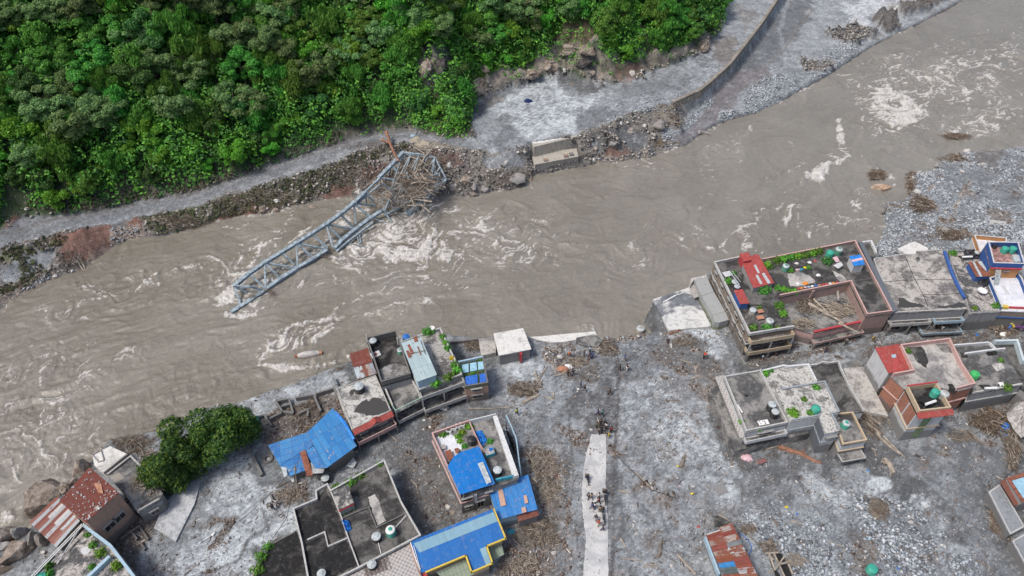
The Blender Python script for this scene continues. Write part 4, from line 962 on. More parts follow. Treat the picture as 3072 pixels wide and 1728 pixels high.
# the big tree pushing out over the gravel at the top
# undergrowth between the trunks and creepers on the lower slope
def scatter_area(n,fn):
 out=[]
 while len(out)<n:
  r=fn()
  if r:out.append(r)
 return out
def ug():
 q=rr_.choice(foot); d=rr_.uniform(2.4,62); x=q.x-.42*d+rr_.uniform(-2,2); y=q.y+.907*d+rr_.uniform(-2,2); z=gz(x,y)
 px,py=proj(x,y,z)
 if px<-80 or px>2260 or py<-60 or z<fz(px)+.4:return None
 for i,qq in enumerate(NOTREE):
  if in_poly(px,py,qq):
   if i==2 or rr_.random()>.12:return None
 return (x,y,z)
UG=[(x,y,z+(rr_.uniform(1,5) if rr_.random()<.38 else 0)) for x,y,z in scatter_area(19000,ug)]; cs=[]; ns=[]; mi=[]
for (x,y,z) in UG:
 k=10; R=rr_.uniform(.5,1.9); d=rng.normal(size=(k,3)); d[:,2]=np.abs(d[:,2]); d /= np.linalg.norm(d,axis=1,keepdims=True)
 cs.append(np.array([x,y,z])+d*R); ns.append(d+np.array([0,-.1,.4])); mi+=[rr_.choice([0,1,1,1,2])]*k
cs=np.concatenate(cs); ns=np.concatenate(ns)
me=leaf_mesh('undergrowth',cs,ns,rng.uniform(.20,.40,len(cs)),[M['leaf_dark'],M['leaf_mid'],M['leaf_lime']],1.2,.1,np.array(mi))
o=bpy.data.objects.new('undergrowth',me); COL.objects.link(o); tag(o,'low green shrubs and creepers covering the slope under the trees','undergrowth',kind='stuff')
# ---------------------------------------------------------------- building helpers
CR.update({'a':(4.831,2180,1080),'b':(4.53,2120,760),'c':(4.025,1280,1240),'d':(6.0367,1920,820),'e':(6.133,0,1500),'f':(5.176,2850,880)})
def hs(c,t,b,zb=0.0):
 """height of a corner seen at t above its foot seen at b"""
 B=W(c,*b,zb); ty=ip(c,*t)[1]
 return min((abs(proj(B.x,B.y,zb+i*.05)[1]-ty),i*.05) for i in range(300))[1]+zb
_nb=[0]
class Bld:pass
def ring(mb,outer,inner,z0,z1,edges=None):
 n=len(outer)
 for i in range(n):
  if edges is not None and i not in edges:continue
  j=(i+1) % n; q=[outer[i],outer[j],inner[j],inner[i]]
  mb.hexa([(p[0],p[1],z0) for p in q],[(p[0],p[1],z1) for p in q])
def bld(name,label,cat,c,pts,top,ph,wall,roof,pmat='parapet',edges=None,pw=.17,base=-1.0,rows=None,gap=2.6,slabs=None,cope=True,group=None,doors=True,eave=.07,winw=1.1,seed=None,capmat=None):
 """walls, roof slab, parapet with coping, floor bands, windows on the sides the street sees; pts are the parapet corners in a crop"""
 _nb[0]+=1; k=_nb[0]; top+=.003*(k % 9)
 raw=[W(c,p[0],p[1],top) for p in pts]; rev=area(raw)<0; n=len(raw)
 poly=raw[::-1] if rev else raw
 mp=(lambda i:(n-2-i) % n) if rev else (lambda i:i)
 poly=inset(poly,.008+.006*(k % 4)); B=Bld(); B.poly=poly; B.map=mp; B.roofz=rz=top-ph; B.top=top
 cx=sum(p[0] for p in poly)/n; cy=sum(p[1] for p in poly)/n
 R=B.root=thing(name,(cx,cy,0),label,cat,group)
 m=MB(); m.prism(poly,base,rz-.18); B.wall=m.build('wall',M[wall],R)
 m=MB(); m.prism(inset(poly,-eave),rz-.18,rz); B.roof=m.build('roof',M[roof],R)
 if ph>.03:
  es=None if edges is None else {mp(i) for i in edges}
  inn=inset(poly,pw); m=MB(); ring(m,poly,inn,rz,top,es); B.par=m.build('parapet',M[pmat],R)
  if cope and ph>.2:
   m=MB(); ring(m,inset(poly,-.035),inset(poly,pw+.035),top,top+.05,es); m.build('coping',M[capmat or pmat],B.par)
 if slabs:
  for z in slabs:
   m=MB(); m.prism(inset(poly,-.16),z-.09,z+.09); m.build('floor_band',M[pmat],R)
 rr=random.Random(k*7+1)
 if rows:
  for i in range(n):
   a,b=Vector(poly[i][:2]),Vector(poly[(i+1) % n][:2]); d=b-a; L=d.length
   if L<1.8:continue
   d /= L; nn=Vector((d.y,-d.x)); mid=(a+b)/2
   if nn.dot(-mid.normalized())<.12:continue
   cnt=max(1,int((L-.8)/gap))
   for (z0,z1) in rows:
    for q in range(cnt):
     if rr.random()<.12:continue
     u=L*(q+.5)/cnt+rr.uniform(-.15,.15); ww=winw*rr.uniform(.85,1.15)
     window(R,a,d,nn,u,ww,z0,z1)
 return B
def window(R,a,d,nn,u,ww,z0,z1,pm='glass'):
 def bx(mb,u0,u1,za,zb,o0,o1):
  q=[a+d*u0+nn*o0,a+d*u0+nn*o1,a+d*u1+nn*o1,a+d*u1+nn*o0]
  q=ccw(q); mb.hexa([(p.x,p.y,za) for p in q],[(p.x,p.y,zb) for p in q])
 m=MB(); t=.09
 bx(m,u-ww/2-t,u-ww/2,z0-t,z1+t,-.05,.06); bx(m,u+ww/2,u+ww/2+t,z0-t,z1+t,-.05,.06)
 bx(m,u-ww/2,u+ww/2,z1,z1+t,-.05,.06); bx(m,u-ww/2,u+ww/2,z0-t,z0,-.05,.10); bx(m,u-.025,u+.025,z0,z1,.022,.05)
 w_=m.build('window',M['frame'],R)
 m=MB(); bx(m,u-ww/2,u+ww/2,z0,z1,-.05,.02); p_=m.build('pane',M[pm],None)
 p_.parent=w_; off=R.location
 for v in p_.data.vertices:v.co-=off
 # sunshade over the opening
 m=MB(); bx(m,u-ww/2-.2,u+ww/2+.2,z1+t+.04,z1+t+.10,-.03,.38); s_=m.build('sunshade',M['grey_w'],R)
def edge_of(B,i):
 j=B.map(i); n=len(B.poly); a,b=Vector(B.poly[j][:2]),Vector(B.poly[(j+1) % n][:2]); d=b-a; L=d.length; d /= L
 return a,d,Vector((d.y,-d.x)),L
def balcony(B,i,z,depth,mat,u0=0.0,u1=1.0,rail=.85,floor='r_grey',open_=False,posts=True,off=0.0):
 a,d,nn,L=edge_of(B,i); p,q=a+d*L*u0+nn*off,a+d*L*u1+nn*off
 f=[p,q,q+nn*depth,p+nn*depth]; fl=ccw(f)
 m=MB(); m.prism([(v.x,v.y) for v in fl],z-.14,z); F_=m.build('balcony',M[floor],B.root)
 m=MB(); w_=.10
 def seg(s,e,z0,z1,w2=w_):
  dd=(e-s).normalized(); o=Vector((-dd.y,dd.x))*w2/2; m.hexa([(v.x,v.y,z0) for v in ccw([s-o,e-o,e+o,s+o])],[(v.x,v.y,z1) for v in ccw([s-o,e-o,e+o,s+o])])
 A,E=p+nn*(depth-.06)+d*.06,q+nn*(depth-.06)-d*.06
 if open_:
  seg(A,E,z+rail-.08,z+rail); k=int((E-A).length/.45)
  for t in range(k+1):
   s=A.lerp(E,t/max(k,1)); seg(s-d*.03,s+d*.03,z,z+rail-.08,.06)
  seg(p+d*.07,A+d*.01-nn*.06,z+rail-.08,z+rail-.002); seg(q-d*.07,E-d*.01-nn*.06,z+rail-.08,z+rail-.002)
 else:
  seg(A,E,z,z+rail); seg(p+d*.07+nn*.02,A+d*.01-nn*.06,z,z+rail-.01); seg(q-d*.07+nn*.02,E-d*.01-nn*.06,z,z+rail-.01)
 r=m.build('railing',M[mat],F_)
 if posts:
  k=max(1,int(L*(u1-u0)/3))
  for t in range(k+1):
   m=MB(); s=A.lerp(E,t/k); m.box((s.x,s.y,-1.0),.22,.22,z-.14+1.0-.002); m.build('pillar',M['grey_w'],B.root)
  if off==0 and z>1.2:
   for t in range(k):window(B.root,a,d,nn,L*(u0+(u1-u0)*(t+.5)/k),L*(u1-u0)/k*.55,max(z-2.0,.25),z-.45,'shade_fill')  # solid near-black panels painted as shaded recesses under the balcony
 return F_
def fixchild(o,root):
 for v in o.data.vertices:v.co-=root.location
def sub(mb,name,mat,parent,root):
 """build a mesh as a sub-part of parent (a part of root)"""
 o=mb.build(name,M[mat] if isinstance(mat,str) else mat,None); o.parent=parent; fixchild(o,root); return o
def sheet(name,pts3,mat,parent,th=.05):
 m=MB(); p=[Vector(q) for q in pts3]
 if area(p)<0:p=p[::-1]
 m.hexa([(v.x,v.y,v.z-th) for v in p],[tuple(v) for v in p]); return m.build(name,M[mat] if isinstance(mat,str) else mat,parent)
def zz(c,pts,z):
 """points with their own heights; z a number or a list"""
 return [W(c,p[0],p[1],z[i] if hasattr(z,'__len__') else z) for i,p in enumerate(pts)]
def walls_under(root,pts3,mat,ins=.18,base=-1.0,drop=.12):
 p=[Vector(q) for q in pts3]
 if area(p)<0:p=p[::-1]
 q=inset(p,ins); n=len(q); m=MB()
 m.hexa([(v[0],v[1],base) for v in q],[(v[0],v[1],p[i].z-drop) for i,v in enumerate(q)]); return m.build('wall',M[mat],root)
def tinm(name,c1,c2,a,b,**k):
 """sheet material whose ribs run from a to b"""
 th=math.atan2(b.y-a.y,b.x-a.x); M[name]=m_tin(name,c1,c2,math.pi/2-th,**k); return name
def tank(c,x,y,z,r=.6,h=1.35,body='black',lid='lid_pale',label='',open_=False,grp='rooftop water tanks',pipe=True,name='water_tank'):
 p=W(c,x,y,z+h); p.z=z
 t=thing(name,p,label,'water tank',grp)
 m=MB(); pr=[(r*.96,0),(r,.04)]
 nrib=5
 for i in range(nrib):
  za=.08+(h*.8-.1)*i/nrib; zb=.08+(h*.8-.1)*(i+1)/nrib
  pr+=[(r,za),(r*1.0,zb-.06),(r*.955,zb-.04),(r*.955,zb-.01)]
 pr+=[(r,h*.8),(r*.9,h*.86),(r*.5,h*.95)]
 m.lathe(p,pr+([(r*.36,h*.96),(r*.34,h*.6)] if open_ else []),24); m.build('body',M[body],t,smooth=False)
 if not open_:
  m=MB(); m.lathe((p.x,p.y,p.z+h*.9),[(r*.42,0),(r*.42,h*.10),(r*.32,h*.14),(r*.1,h*.15)],18); m.build('lid',M[body if body!='black' else lid],t)
 # moulded dusty shoulder with low ribs
 m=MB(); m.lathe((p.x,p.y,p.z+h*.80),[(r*1.0,0),(r*.93,h*.075),(r*.5,h*.165),(r*.38,h*.17)],24)
 for i in range(8):
  a=i*math.pi/4; q0=Vector((p.x+math.cos(a)*r*.5,p.y+math.sin(a)*r*.5,p.z+h*.965)); q1=Vector((p.x+math.cos(a)*r*.88,p.y+math.sin(a)*r*.88,p.z+h*.89))
  m.beam(q0,q1,r*.13,.05)
 m.build('shoulder',M[lid],t)
 if pipe:
  m=MB(); m.tube([(p.x+r*.9,p.y,p.z+.15),(p.x+r*1.25,p.y,p.z+.12),(p.x+r*1.3,p.y,p.z+.02)],.03,6); m.build('outlet_pipe',M['lid_pale'],t)
 return t
PLANTM={}
def plant(c,x,y,z,R,label,mat='leaf_mid',h=None,n=None,cat='plant',name='shrub',grp=None,asp=1.3,ground=False):
 p=WG(c,x,y) if ground else W(c,x,y,z+R*.5); 
 if not ground:p.z=z
 h=h or R*1.1; n=n or int(260*R*R+90)
 t=thing(name,p,label,cat,grp); r=np.random.default_rng(int(abs(p.x*31+p.y*17)) % 9999)
 d=r.normal(size=(n,3)); d /= np.linalg.norm(d,axis=1,keepdims=True); d[:,2]=np.abs(d[:,2])
 rad=r.uniform(.45,1.05,n)[:,None]*(1+.3*np.sin(d[:,:1]*7+1)); C_=d*rad*np.array([R,R,h])+np.array([0,0,.05])
 me=leaf_mesh('foliage',C_,d+r.normal(size=(n,3))*.5+np.array([0,0,.4]),r.uniform(.09,.2,n)*(.7+R*.35),[M[mat]],asp,.15)
 o=bpy.data.objects.new('foliage',me); COL.objects.link(o); o.parent=t
 m=MB()
 for i in range(5):
  a=i*1.3; m.tube([(p.x,p.y,p.z),(p.x+math.cos(a)*R*.3,p.y+math.sin(a)*R*.3,p.z+h*.4),(p.x+math.cos(a)*R*.6,p.y+math.sin(a)*R*.6,p.z+h*.7)],[.03,.02,.01],4)
 m.build('stem',M['bark'],t); return t
def puddle(B,c,pts,mat='puddle',dz=.006,z=None):
 z=B.roofz if z is None else z
 p=[W(c,q[0],q[1],z+dz) for q in pts]; out=[]
 rr=random.Random(len(pts))
 for a,b in zip(p,p[1:]+p[:1]):
  k=max(2,int((b-a).length/.35)); nrm=Vector((-(b-a).y,(b-a).x,0)).normalized()
  for i in range(k):out.append(a.lerp(b,i/k)+nrm*rr.uniform(-.12,.12))
 m=MB(); m.add([tuple(v) for v in (out if area(out)>0 else out[::-1])],[tuple(range(len(out)))]); return m.build('puddle' if 'puddle' in mat else 'roof_patch',M[mat],B.root)
def pwall(B,c,pl,z0,z1,w_=.16,mat='parapet',name='partition_wall'):
 """low walls on a roof, given by a chain of crop points at their top"""
 m=MB(); p=[W(c,q[0],q[1],z1) for q in pl]
 for i,(a,b) in enumerate(zip(p[:-1],p[1:])):
  d=(b-a).normalized(); o=Vector((-d.y,d.x,0))*w_/2; e=d*(w_/2 if i<len(p)-2 else 0); s=d*(w_/2 if i else 0)
  q=ccw([a-o+s,b-o+e,b+o+e,a+o+s]); m.hexa([(v.x,v.y,z0) for v in q],[(v.x,v.y,z1-.002*(i % 2)) for v in q])
 return m.build(name,M[mat],B.root)
# ---------------------------------------------------------------- houses, left half
# ruined brick house with rusty roof on the river rocks
hA=hs('A',(825,870),(975,1050))
q=zz('A',[(620,695),(825,870),(592,1080),(408,930)],[hA+.5,hA,hA,hA+.5])
T1=thing('brick_house',((q[0]+q[2])/2).xy.to_3d(),'brick house with rust red sheet roof weighted by stones, on the river rocks','house')
walls_under(T1,q,'brickpale',.12)
tinm('t_rust1',(0.20,0.062,0.045),(0.155,0.052,0.042),q[1],q[2],sheet=(2.2,1.6),rust=(0.12,0.045,0.035),rustamt=.3,rough=.8)
r_=sheet('roof',q,'t_rust1',T1)
rs=random.Random(3); m=MB()
def uvq(q,u,v):return q[0].lerp(q[1],u).lerp(q[3].lerp(q[2],u),v)
for i in range(110):
 e=rs.random(); u,v=(rs.random(),rs.random()) if e<.45 else (rs.uniform(.9,.99),rs.random()) if e<.75 else (rs.random(),rs.uniform(.55,.62))
 p=uvq(q,u,v); s=rs.uniform(.06,.15); m.box((p.x,p.y,p.z),s*1.5,s,s,rs.uniform(0,3))
sub(m,'roof_stones','rockpale',r_,T1)
sub((lambda m:(m.hexa([tuple(v) for v in ccw4],[(v[0],v[1],v[2]+.03) for v in ccw4]),m)[1])(MB()) if (ccw4 := ccw([W('A',*p,hA+.28) for p in ((645,800),(700,810),(715,880),(680,870))])) else None,'rust_patch','terracotta',r_,T1)
qq=[v.xy for v in (ccw(q))]; iq=inset(qq,.12)
for i in range(4):
 a,b=Vector(iq[i]),Vector(iq[(i+1) % 4]); d=(b-a); L=d.length; d /= L; nn=Vector((d.y,-d.x))
 if nn.dot(-((a+b)/2).normalized())>.5 or nn.x>.5:
  if nn.x>.3:
   for u in (.34,.66):window(T1,a,d,nn,L*u,1.3,2.7,3.9)
# striped sheet shed
q=zz('A',[(397,898),(553,1066),(386,1250),(203,1076)],[4.6,4.6,3.9,3.9])
T=thing('sheet_roof_shed',((q[0]+q[2])/2).xy.to_3d(),'shed with rust and silver striped corrugated roof beside the river rocks','shed')
walls_under(T,q,'timber_w',.2,-2.5)
cols=[(0.22,0.07,0.05),(0.40,0.43,0.45),(0.20,0.065,0.05),(0.50,0.48,0.46),(0.36,0.37,0.38),(0.21,0.07,0.055),(0.52,0.50,0.48),(0.42,0.45,0.47),(0.2,0.07,0.05),(0.44,0.47,0.49),(0.30,0.16,0.13),(0.38,0.41,0.43)]
n=len(cols)
for i,cc in enumerate(cols):
 u0,u1=i/n,(i+1)/n+.006
 s=[q[0].lerp(q[1],u0),q[0].lerp(q[1],u1),q[3].lerp(q[2],u1),q[3].lerp(q[2],u0)]
 for j,(v0,v1) in enumerate(((0,.56),(.54,1.0))):
  c2=cc if j==0 or i % 3 else (0.24,0.1,0.08)
  ss=[s[0].lerp(s[3],v0),s[1].lerp(s[2],v0),s[1].lerp(s[2],v1),s[0].lerp(s[3],v1)]
  for v in ss:v.z+=.012*(i % 2)+.03*(1-j)
  tinm(f'tstripe{i}{j}',c2,tuple(x*.9 for x in c2),s[0],s[3],sheet=(2,9),rust=(0.19,0.075,0.055),rustamt=.3 if c2[0]>.3 else .2,rough=.6)
  sheet('roof_sheet',ss,f'tstripe{i}{j}',T,.03)
# flat roof with puddle
B=bld('flat_roof_house','low flat roofed house with brown rain puddle and plank heap, beside the brick house','house','A',[(735,745),(905,612),(1002,712),(1118,868),(1105,915),(952,1003),(862,872)],3.3,.3,'grey_w','r_grey','conc',[0,1,4],rows=[(.9,1.9)])
puddle(B,'A',[(865,860),(900,830),(955,850),(950,905),(915,920)],'puddle_mud')
puddle(B,'A',[(760,760),(830,730),(860,770),(800,800)],'puddle_mud')
# pale broken platform at the bank
def slab_thing(name,label,cat,c,pts,z,th,mat='conc',base=None,group=None):
 p=[W(c,*q,z) for q in pts]; ctr=sum((v for v in p),Vector())/len(p); ctr.z=0
 t=thing(name,ctr,label,cat,group); m=MB(); m.prism(p,base if base is not None else z-th,z); m.build('slab',M[mat],t); return t
t=slab_thing('concrete_platform','pale broken concrete platform at the bank behind the brick house','platform','A',[(640,612),(762,550),(885,606),(727,745),(652,682)],1.3,0,'r_white',-3)
m=MB(); a,b,c_,d_=[W('A',*p,1.32) for p in ((640,612),(700,580),(720,650),(682,662))]
for s,e in ((a,b),(b,c_),(c_,d_),(d_,a)):m.beam(s+Vector((0,0,.08)),e+Vector((0,0,.08)),.12,.2)
m.build('kerb',M['conc'],t)
m=MB(); a,b=W('A',720,742,1.32),W('A',885,612,1.32); m.beam(a+Vector((0,0,.2)),b+Vector((0,0,.2)),.22,.45); m.build('low_wall',M['conc'],t)
# light blue parapet house, bottom left
B=bld('parapet_house','mottled flat roofed house with long light blue parapet and white pole rails','house','e',[(1530,425),(2050,820),(2520,1440),(2200,2100),(-300,2200),(575,1410),(960,1010)],4.6,1.1,'white_w','r_mottle','ltblue_w',[0,1,2],pw=.28,base=-2.5)
m=MB(); z=B.roofz
for off in (0,.28):
 a,b=W('e',1510,440,4.7),W('e',560,1420,4.7); o=Vector((off,-off*.2,0)); m.tube([a+o,b+o],.07,8)
a,b=W('e',1500,470,4.5),W('e',1045,1180,3.7); m.tube([a,b],.07,8); m.build('pole_rail',M['white_p'],B.root)
m=MB(); a,b=W('e',1000,1020,z+.3),W('e',500,1520,z+.3); m.beam(a,b,.16,.6); m.build('kerb',M['parapet_dk'],B.root)
pwall(B,'e',[(2010,1030),(1600,1420)],z,z+.7,.45,'ltblue_w')
puddle(B,'e',[(1490,900),(1600,850),(1690,880),(1640,960),(1560,1010),(1500,980)],'white_w',.02)
for (x,y,R,l) in ((1850,960,.7,'bushy green plant beside the light blue parapet'),(1700,820,.5,'olive green weeds along the light blue parapet'),(1600,640,.35,'small olive tuft where the white rails meet'),(2130,1200,.7,'bright green plant in the light blue parapet corner'),(880,1200,.6,'bright green climber along the white pole rail'),(900,1360,.55,'green clump beside the teal tank under the rail'),(1680,1230,.4,'small green weed by the inner pale wall')):
 plant('e',x,y,z,R,l,'leaf_lime' if R>.6 else 'leaf_mid')
tank('e',740,1400,z-.4,.62,1.2,'tank_g','tank_g','teal water tank at the bottom edge beside the white pole rails')
# slab in the silt
slab_thing('concrete_slab','pale tilted concrete slab lying in silt beside the mango trees','slab','A',[(1130,960),(1290,780),(1390,790),(1345,950),(1215,1210),(1065,1115)],.16,.4,'r_siltslab')
# ruined foundations
def ruin(label,c,chains,h=.75,w_=.28,mat='grey_w'):
 pts=[W(c,*p,h) for ch in chains for p in ch]; ctr=sum(pts,Vector())/len(pts); ctr.z=0; t=thing('ruined_wall',ctr,label,'ruined wall','foundations left standing on the bank')
 for k,ch in enumerate(chains):
  m=MB(); p=[W(c,*q,h) for q in ch]
  for i,(a,b) in enumerate(zip(p[:-1],p[1:])):
   nseg=max(1,int((b-a).length/1.2)); d=(b-a).normalized(); o=Vector((-d.y,d.x,0))*w_/2
   for s in range(nseg):
    a2,b2=a.lerp(b,s/nseg),a.lerp(b,(s+1)/nseg); hh_=h-rs.uniform(0,.22)-.01*k
    e=d*(w_/2) if s==nseg-1 and i<len(p)-2 else d*0
    q=ccw([a2-o,b2-o+e,b2+o+e,a2+o]); m.hexa([(v.x,v.y,-.6) for v in q],[(v.x,v.y,hh_) for v in q])
  m.build('wall_stub',M[mat],t)
 return t
ruin('low ruined room walls nearest the mango trees','B',[[(205,290),(250,258),(285,300)],[(290,378),(440,325),(490,400)]])
ruin('two small roofless cells in the middle of the foundations','B',[[(480,352),(562,312)],[(520,232),(565,300),(642,315)],[(520,232),(612,215),(642,312)],[(560,268),(618,252)]],.95)
ruin('broken square of wall beside the collapsed blue roof','B',[[(672,325),(745,290),(742,335)]])
ruin('long foundation walls reaching the white roofed house','B',[[(785,188),(832,300)],[(800,180),(925,140),(962,210),(1005,330)],[(660,210),(780,190)]],.9,.32)
ruin('fallen narrow wall lying in silt beside the mango trees','B',[[(300,482),(425,745)]],.55,.42)
ruin('short pale wall stub north of the fallen narrow wall','B',[[(340,490),(410,447)]],.4,.25,'conc')
ruin('small wall stub standing by the two silt walkers','B',[[(478,870),(500,925)]],.5,.25,'conc')
ruin('brick rubble frame beside the dark pit','A',[[(830,1190),(960,1100),(1020,1190)],[(900,1130),(945,1190)],[(965,1210),(1000,1260)]],.5,.25,'timber_w')
# collapsed blue roofed house
T=thing('collapsed_house',W('B',760,560,0),'collapsed house with twisted bright blue sheet roof and rust strip','house')
q=zz('B',[(920,285),(1085,548),(875,702),(740,455)],[3.9,3.3,2.7,3.4])
tinm('t_blue1',(0.025,0.165,0.42),(0.05,0.235,0.50),q[3],q[2],sheet=(1.0,2.7),rough=.45,rust=(0.35,0.33,0.32),rustamt=.15); sheet('roof_sheet',q,'t_blue1',T); walls_under(T,q,'block',.5)
q2=zz('B',[(938,305),(1005,375),(1072,498),(1055,505),(990,395),(930,322)],[3.98,3.8,3.6,3.5,3.7,3.88]); sheet('ridge_flashing',q2,'tarp',T)
q=zz('B',[(738,456),(470,543),(553,684),(702,590),(785,545)],[3.1,2.2,2.0,2.6,3.0])
tinm('t_blue2',(0.03,0.15,0.40),(0.055,0.225,0.48),q[0],q[1],sheet=(.9,1.8),rough=.45,rust=(0.33,0.30,0.28),rustamt=.25); sheet('roof_sheet',q,'t_blue2',T,.06)
q=zz('B',[(553,686),(700,592),(745,712),(622,757)],[1.95,2.5,2.1,1.5]); sheet('roof_sheet',q,'t_blue2',T)
q=zz('B',[(725,580),(787,549),(872,700),(800,705),(770,660)],[2.6,2.95,2.6,2.2,2.3]); sheet('roof_sheet',q,'t_blue2',T)
q=zz('B',[(690,592),(728,575),(782,748),(738,760)],[2.75,2.8,2.2,2.0]); sheet('rust_sheet',q,'rust',T)
for pts,mt,zq in (([(558,685),(592,662),(606,758),(582,764)],'lid_pale',1.9),([(606,756),(640,800),(655,790),(640,752)],'lid_pale',.9),([(765,665),(815,650),(870,690),(850,735),(780,740)],'white_w',2.2)):sheet('torn_sheet',zz('B',pts,zq),mt,T,.04)
walls_under(T,zz('B',[(742,470),(495,550),(575,690),(620,740),(850,700)],1.9),'block',.5)
# white roofed house with red tiled awning
B=bld('white_roof_house','pale flat roofed house with red tiled awning and dark wet patch on the roof','house','I',[(215,852),(640,700),(812,1092),(385,1300),(285,1060)],4.0,.12,'grey_w','r_crazed','conc',None,rows=[(.9,2.0)],slabs=[2.6])
puddle(B,'I',[(400,1112),(440,1040),(490,995),(545,965),(572,990),(585,965),(640,948),(700,975),(762,1010),(802,1098),(700,1128),(625,1150),(575,1140),(545,1158),(520,1120),(450,1118)])
puddle(B,'I',[(355,900),(375,870),(415,865),(412,900),(385,928)])
a,b=W('I',385,1302,4.05),W('I',815,1095,4.05); d=(b-a).normalized(); o=Vector((d.y,-d.x,0))
m=MB(); mid=a.lerp(b,.56)
for s,e,r0,r1 in ((a,mid-d*.9,0,0),(mid-d*.9,mid,0,.55),(mid,mid+d*.9,.55,0),(mid+d*.9,b,0,0)):
 p=[s+Vector((0,0,r0)),e+Vector((0,0,r1)),e+o*.75+Vector((0,0,r1-.45)),s+o*.75+Vector((0,0,r0-.45))]
 m.hexa([(v.x,v.y,v.z-.06) for v in p][::-1] if area(p)<0 else [(v.x,v.y,v.z-.06) for v in p],[tuple(v) for v in p][::-1] if area(p)<0 else [tuple(v) for v in p])
m.build('tiled_awning',M['redtile'],B.root)
m=MB(); m.beam(a+o*.62+Vector((0,0,-.62)),b+o*.62+Vector((0,0,-.62)),.12,.3); m.build('fascia',M['pink'],B.root)
balcony(B,2,1.5,1.5,'pink',0,1,.8)
# rusty sheds behind it
q=zz('I',[(355,477),(555,410),(603,570),(400,622)],[4.7,4.9,4.6,4.4])
T=thing('rusty_shed',((q[0]+q[2])/2).xy.to_3d(),'small shed with plain red brown sheet roof at the river edge','shed'); tinm('t_r2',(0.19,0.058,0.042),(0.165,0.055,0.04),q[0],q[3],sheet=(.8,6),rough=.8); sheet('roof',q,'t_r2',T); walls_under(T,q,'timber_w',.15)
q=zz('I',[(402,626),(606,574),(652,690),(442,756)],[4.5,4.6,4.3,4.2]); T=thing('tin_shed',((q[0]+q[2])/2).xy.to_3d(),'small shed with pale and rusty striped sheets beside the plain red brown shed','shed'); walls_under(T,q,'grey_w',.15)
for i,cc in enumerate([(0.45,0.52,0.55),(0.42,0.48,0.50),(0.21,0.08,0.055),(0.36,0.30,0.27),(0.30,0.36,0.42)]):
 s=[q[0].lerp(q[1],i/5),q[0].lerp(q[1],(i+1)/5+.01),q[3].lerp(q[2],(i+1)/5+.01),q[3].lerp(q[2],i/5)]
 for v in s:v.z+=.015*(i % 2)
 tinm(f't_ts{i}',cc,tuple(x*.9 for x in cc),q[0],q[3],sheet=(.8,6),rust=(.2,.08,.06),rustamt=.5); sheet('roof_sheet',s,f't_ts{i}',T,.03)
tank('I',455,815,3.9,.78,1.5,'black','lid_pale','large black water tank with dusty top on the white roofed house')
# black roofed house
B=bld('black_roof_house','tall parapeted house with blackened rubble strewn roof at the river edge','house','I',[(540,300),(865,222),(1022,690),(700,782)],5.6,1.0,'grey_w','r_black','parapet_dk',None,pw=.16,rows=None)
puddle(B,'I',[(670,660),(760,600),(880,580),(980,620),(1000,680),(720,760)],'r_grey',.012)
m=MB(); p=W('I',640,480,4.75); m.box((p.x,p.y,4.62),1.5,1.1,.12,.5); m.build('roof_slab',M['white_w'],B.root)
m=MB(); p=W('I',640,480,4.8); m.lathe((p.x,p.y,4.75),[(.3,0),(.3,.05)],12); m.build('drain_rim',M['rust'],B.root)
m=MB(); p=W('I',770,650,4.7); m.box((p.x,p.y,4.6),1.6,.7,.1,-.5); m.build('broken_slab',M['grey_w'],B.root)
tank('I',610,322,4.6,.62,1.2,'black','lid_pale','black water tank in the corner of the blackened roof')
tank('I',905,425,4.6,.5,1.0,'tank_dg','lid_pale','dull green crumpled water tank on the blackened roof')
m=MB(); a=W('I',545,300,5.75); m.tube([(a.x,a.y,3),(a.x,a.y,6.6)],.08,6); a=W('I',878,330,5.7); m.tube([(a.x,a.y,3),(a.x,a.y,6.4)],.08,6); m.build('downpipe',M['white_p'],B.root)
# green balcony terrace
B=bld('green_terrace_house','grey terrace with light green balustrade in front of the blackened roof','house','I',[(716,802),(1013,702),(1122,902),(822,1048)],3.7,.7,'grey_w','r_grey','parapet',[0,1,3],rows=[(.8,1.9)],slabs=[2.4])
balcony(B,2,3.0,1.0,'ltgreen_w',0,1,.8,open_=True); balcony(B,2,.9,1.6,'parapet',0,1,.7)
a,d,nn,L=edge_of(B,0); m=MB(); q0=a+d*.4-nn*.25; q1=a+d*(L-.5)-nn*.25; m.beam((q0.x,q0.y,3.45),(q1.x,q1.y,3.45),.15,.85); m.build('green_parapet',M['ltgreen_w'],B.root)
t=tank('I',948,765,3.0,.38,.9,'blue_p','blue_p','small blue drum beside the light green parapet',name='blue_drum',grp=None,pipe=False); t['category']='drum'
plant('I',790,1015,3.0,.4,'small shrub at the corner of the light green balustrade')
# tin roofed house with creepers
B=bld('creeper_house','house with pale swirled roof terrace edged by green creepers','house','I',[(912,345),(1345,190),(1583,700),(1112,868)],4.9,.25,'grey_w','r_pale2','parapet',None,rows=None,slabs=[3.0])
balcony(B,2,3.5,1.1,'parapet',0,1,.8,open_=False); balcony(B,2,1.1,1.9,'parapet',0,1,.7)
zt=B.roofz
q=zz('I',[(910,342),(1120,266),(1308,703),(1090,782)],[zt+2.5,zt+2.5,zt+2.3,zt+2.3])
walls_under(B.root,q,'ltblue_w',.18,zt); tinm('t_pale',(0.42,0.52,0.54),(0.36,0.46,0.48),q[0],q[3],sheet=(.95,3.0),rust=(.25,.11,.08),rustamt=.15,rough=.4); rf=sheet('roof_sheet',q,'t_pale',B.root)
def patch(c,pts,z,mat,name='roof_patch',par=None,root=None):
 m=MB(); p=ccw([W(c,*q,z) for q in pts]); m.hexa([(v.x,v.y,v.z-.02) for v in p],[tuple(v) for v in p]); return sub(m,name,mat,par,root)
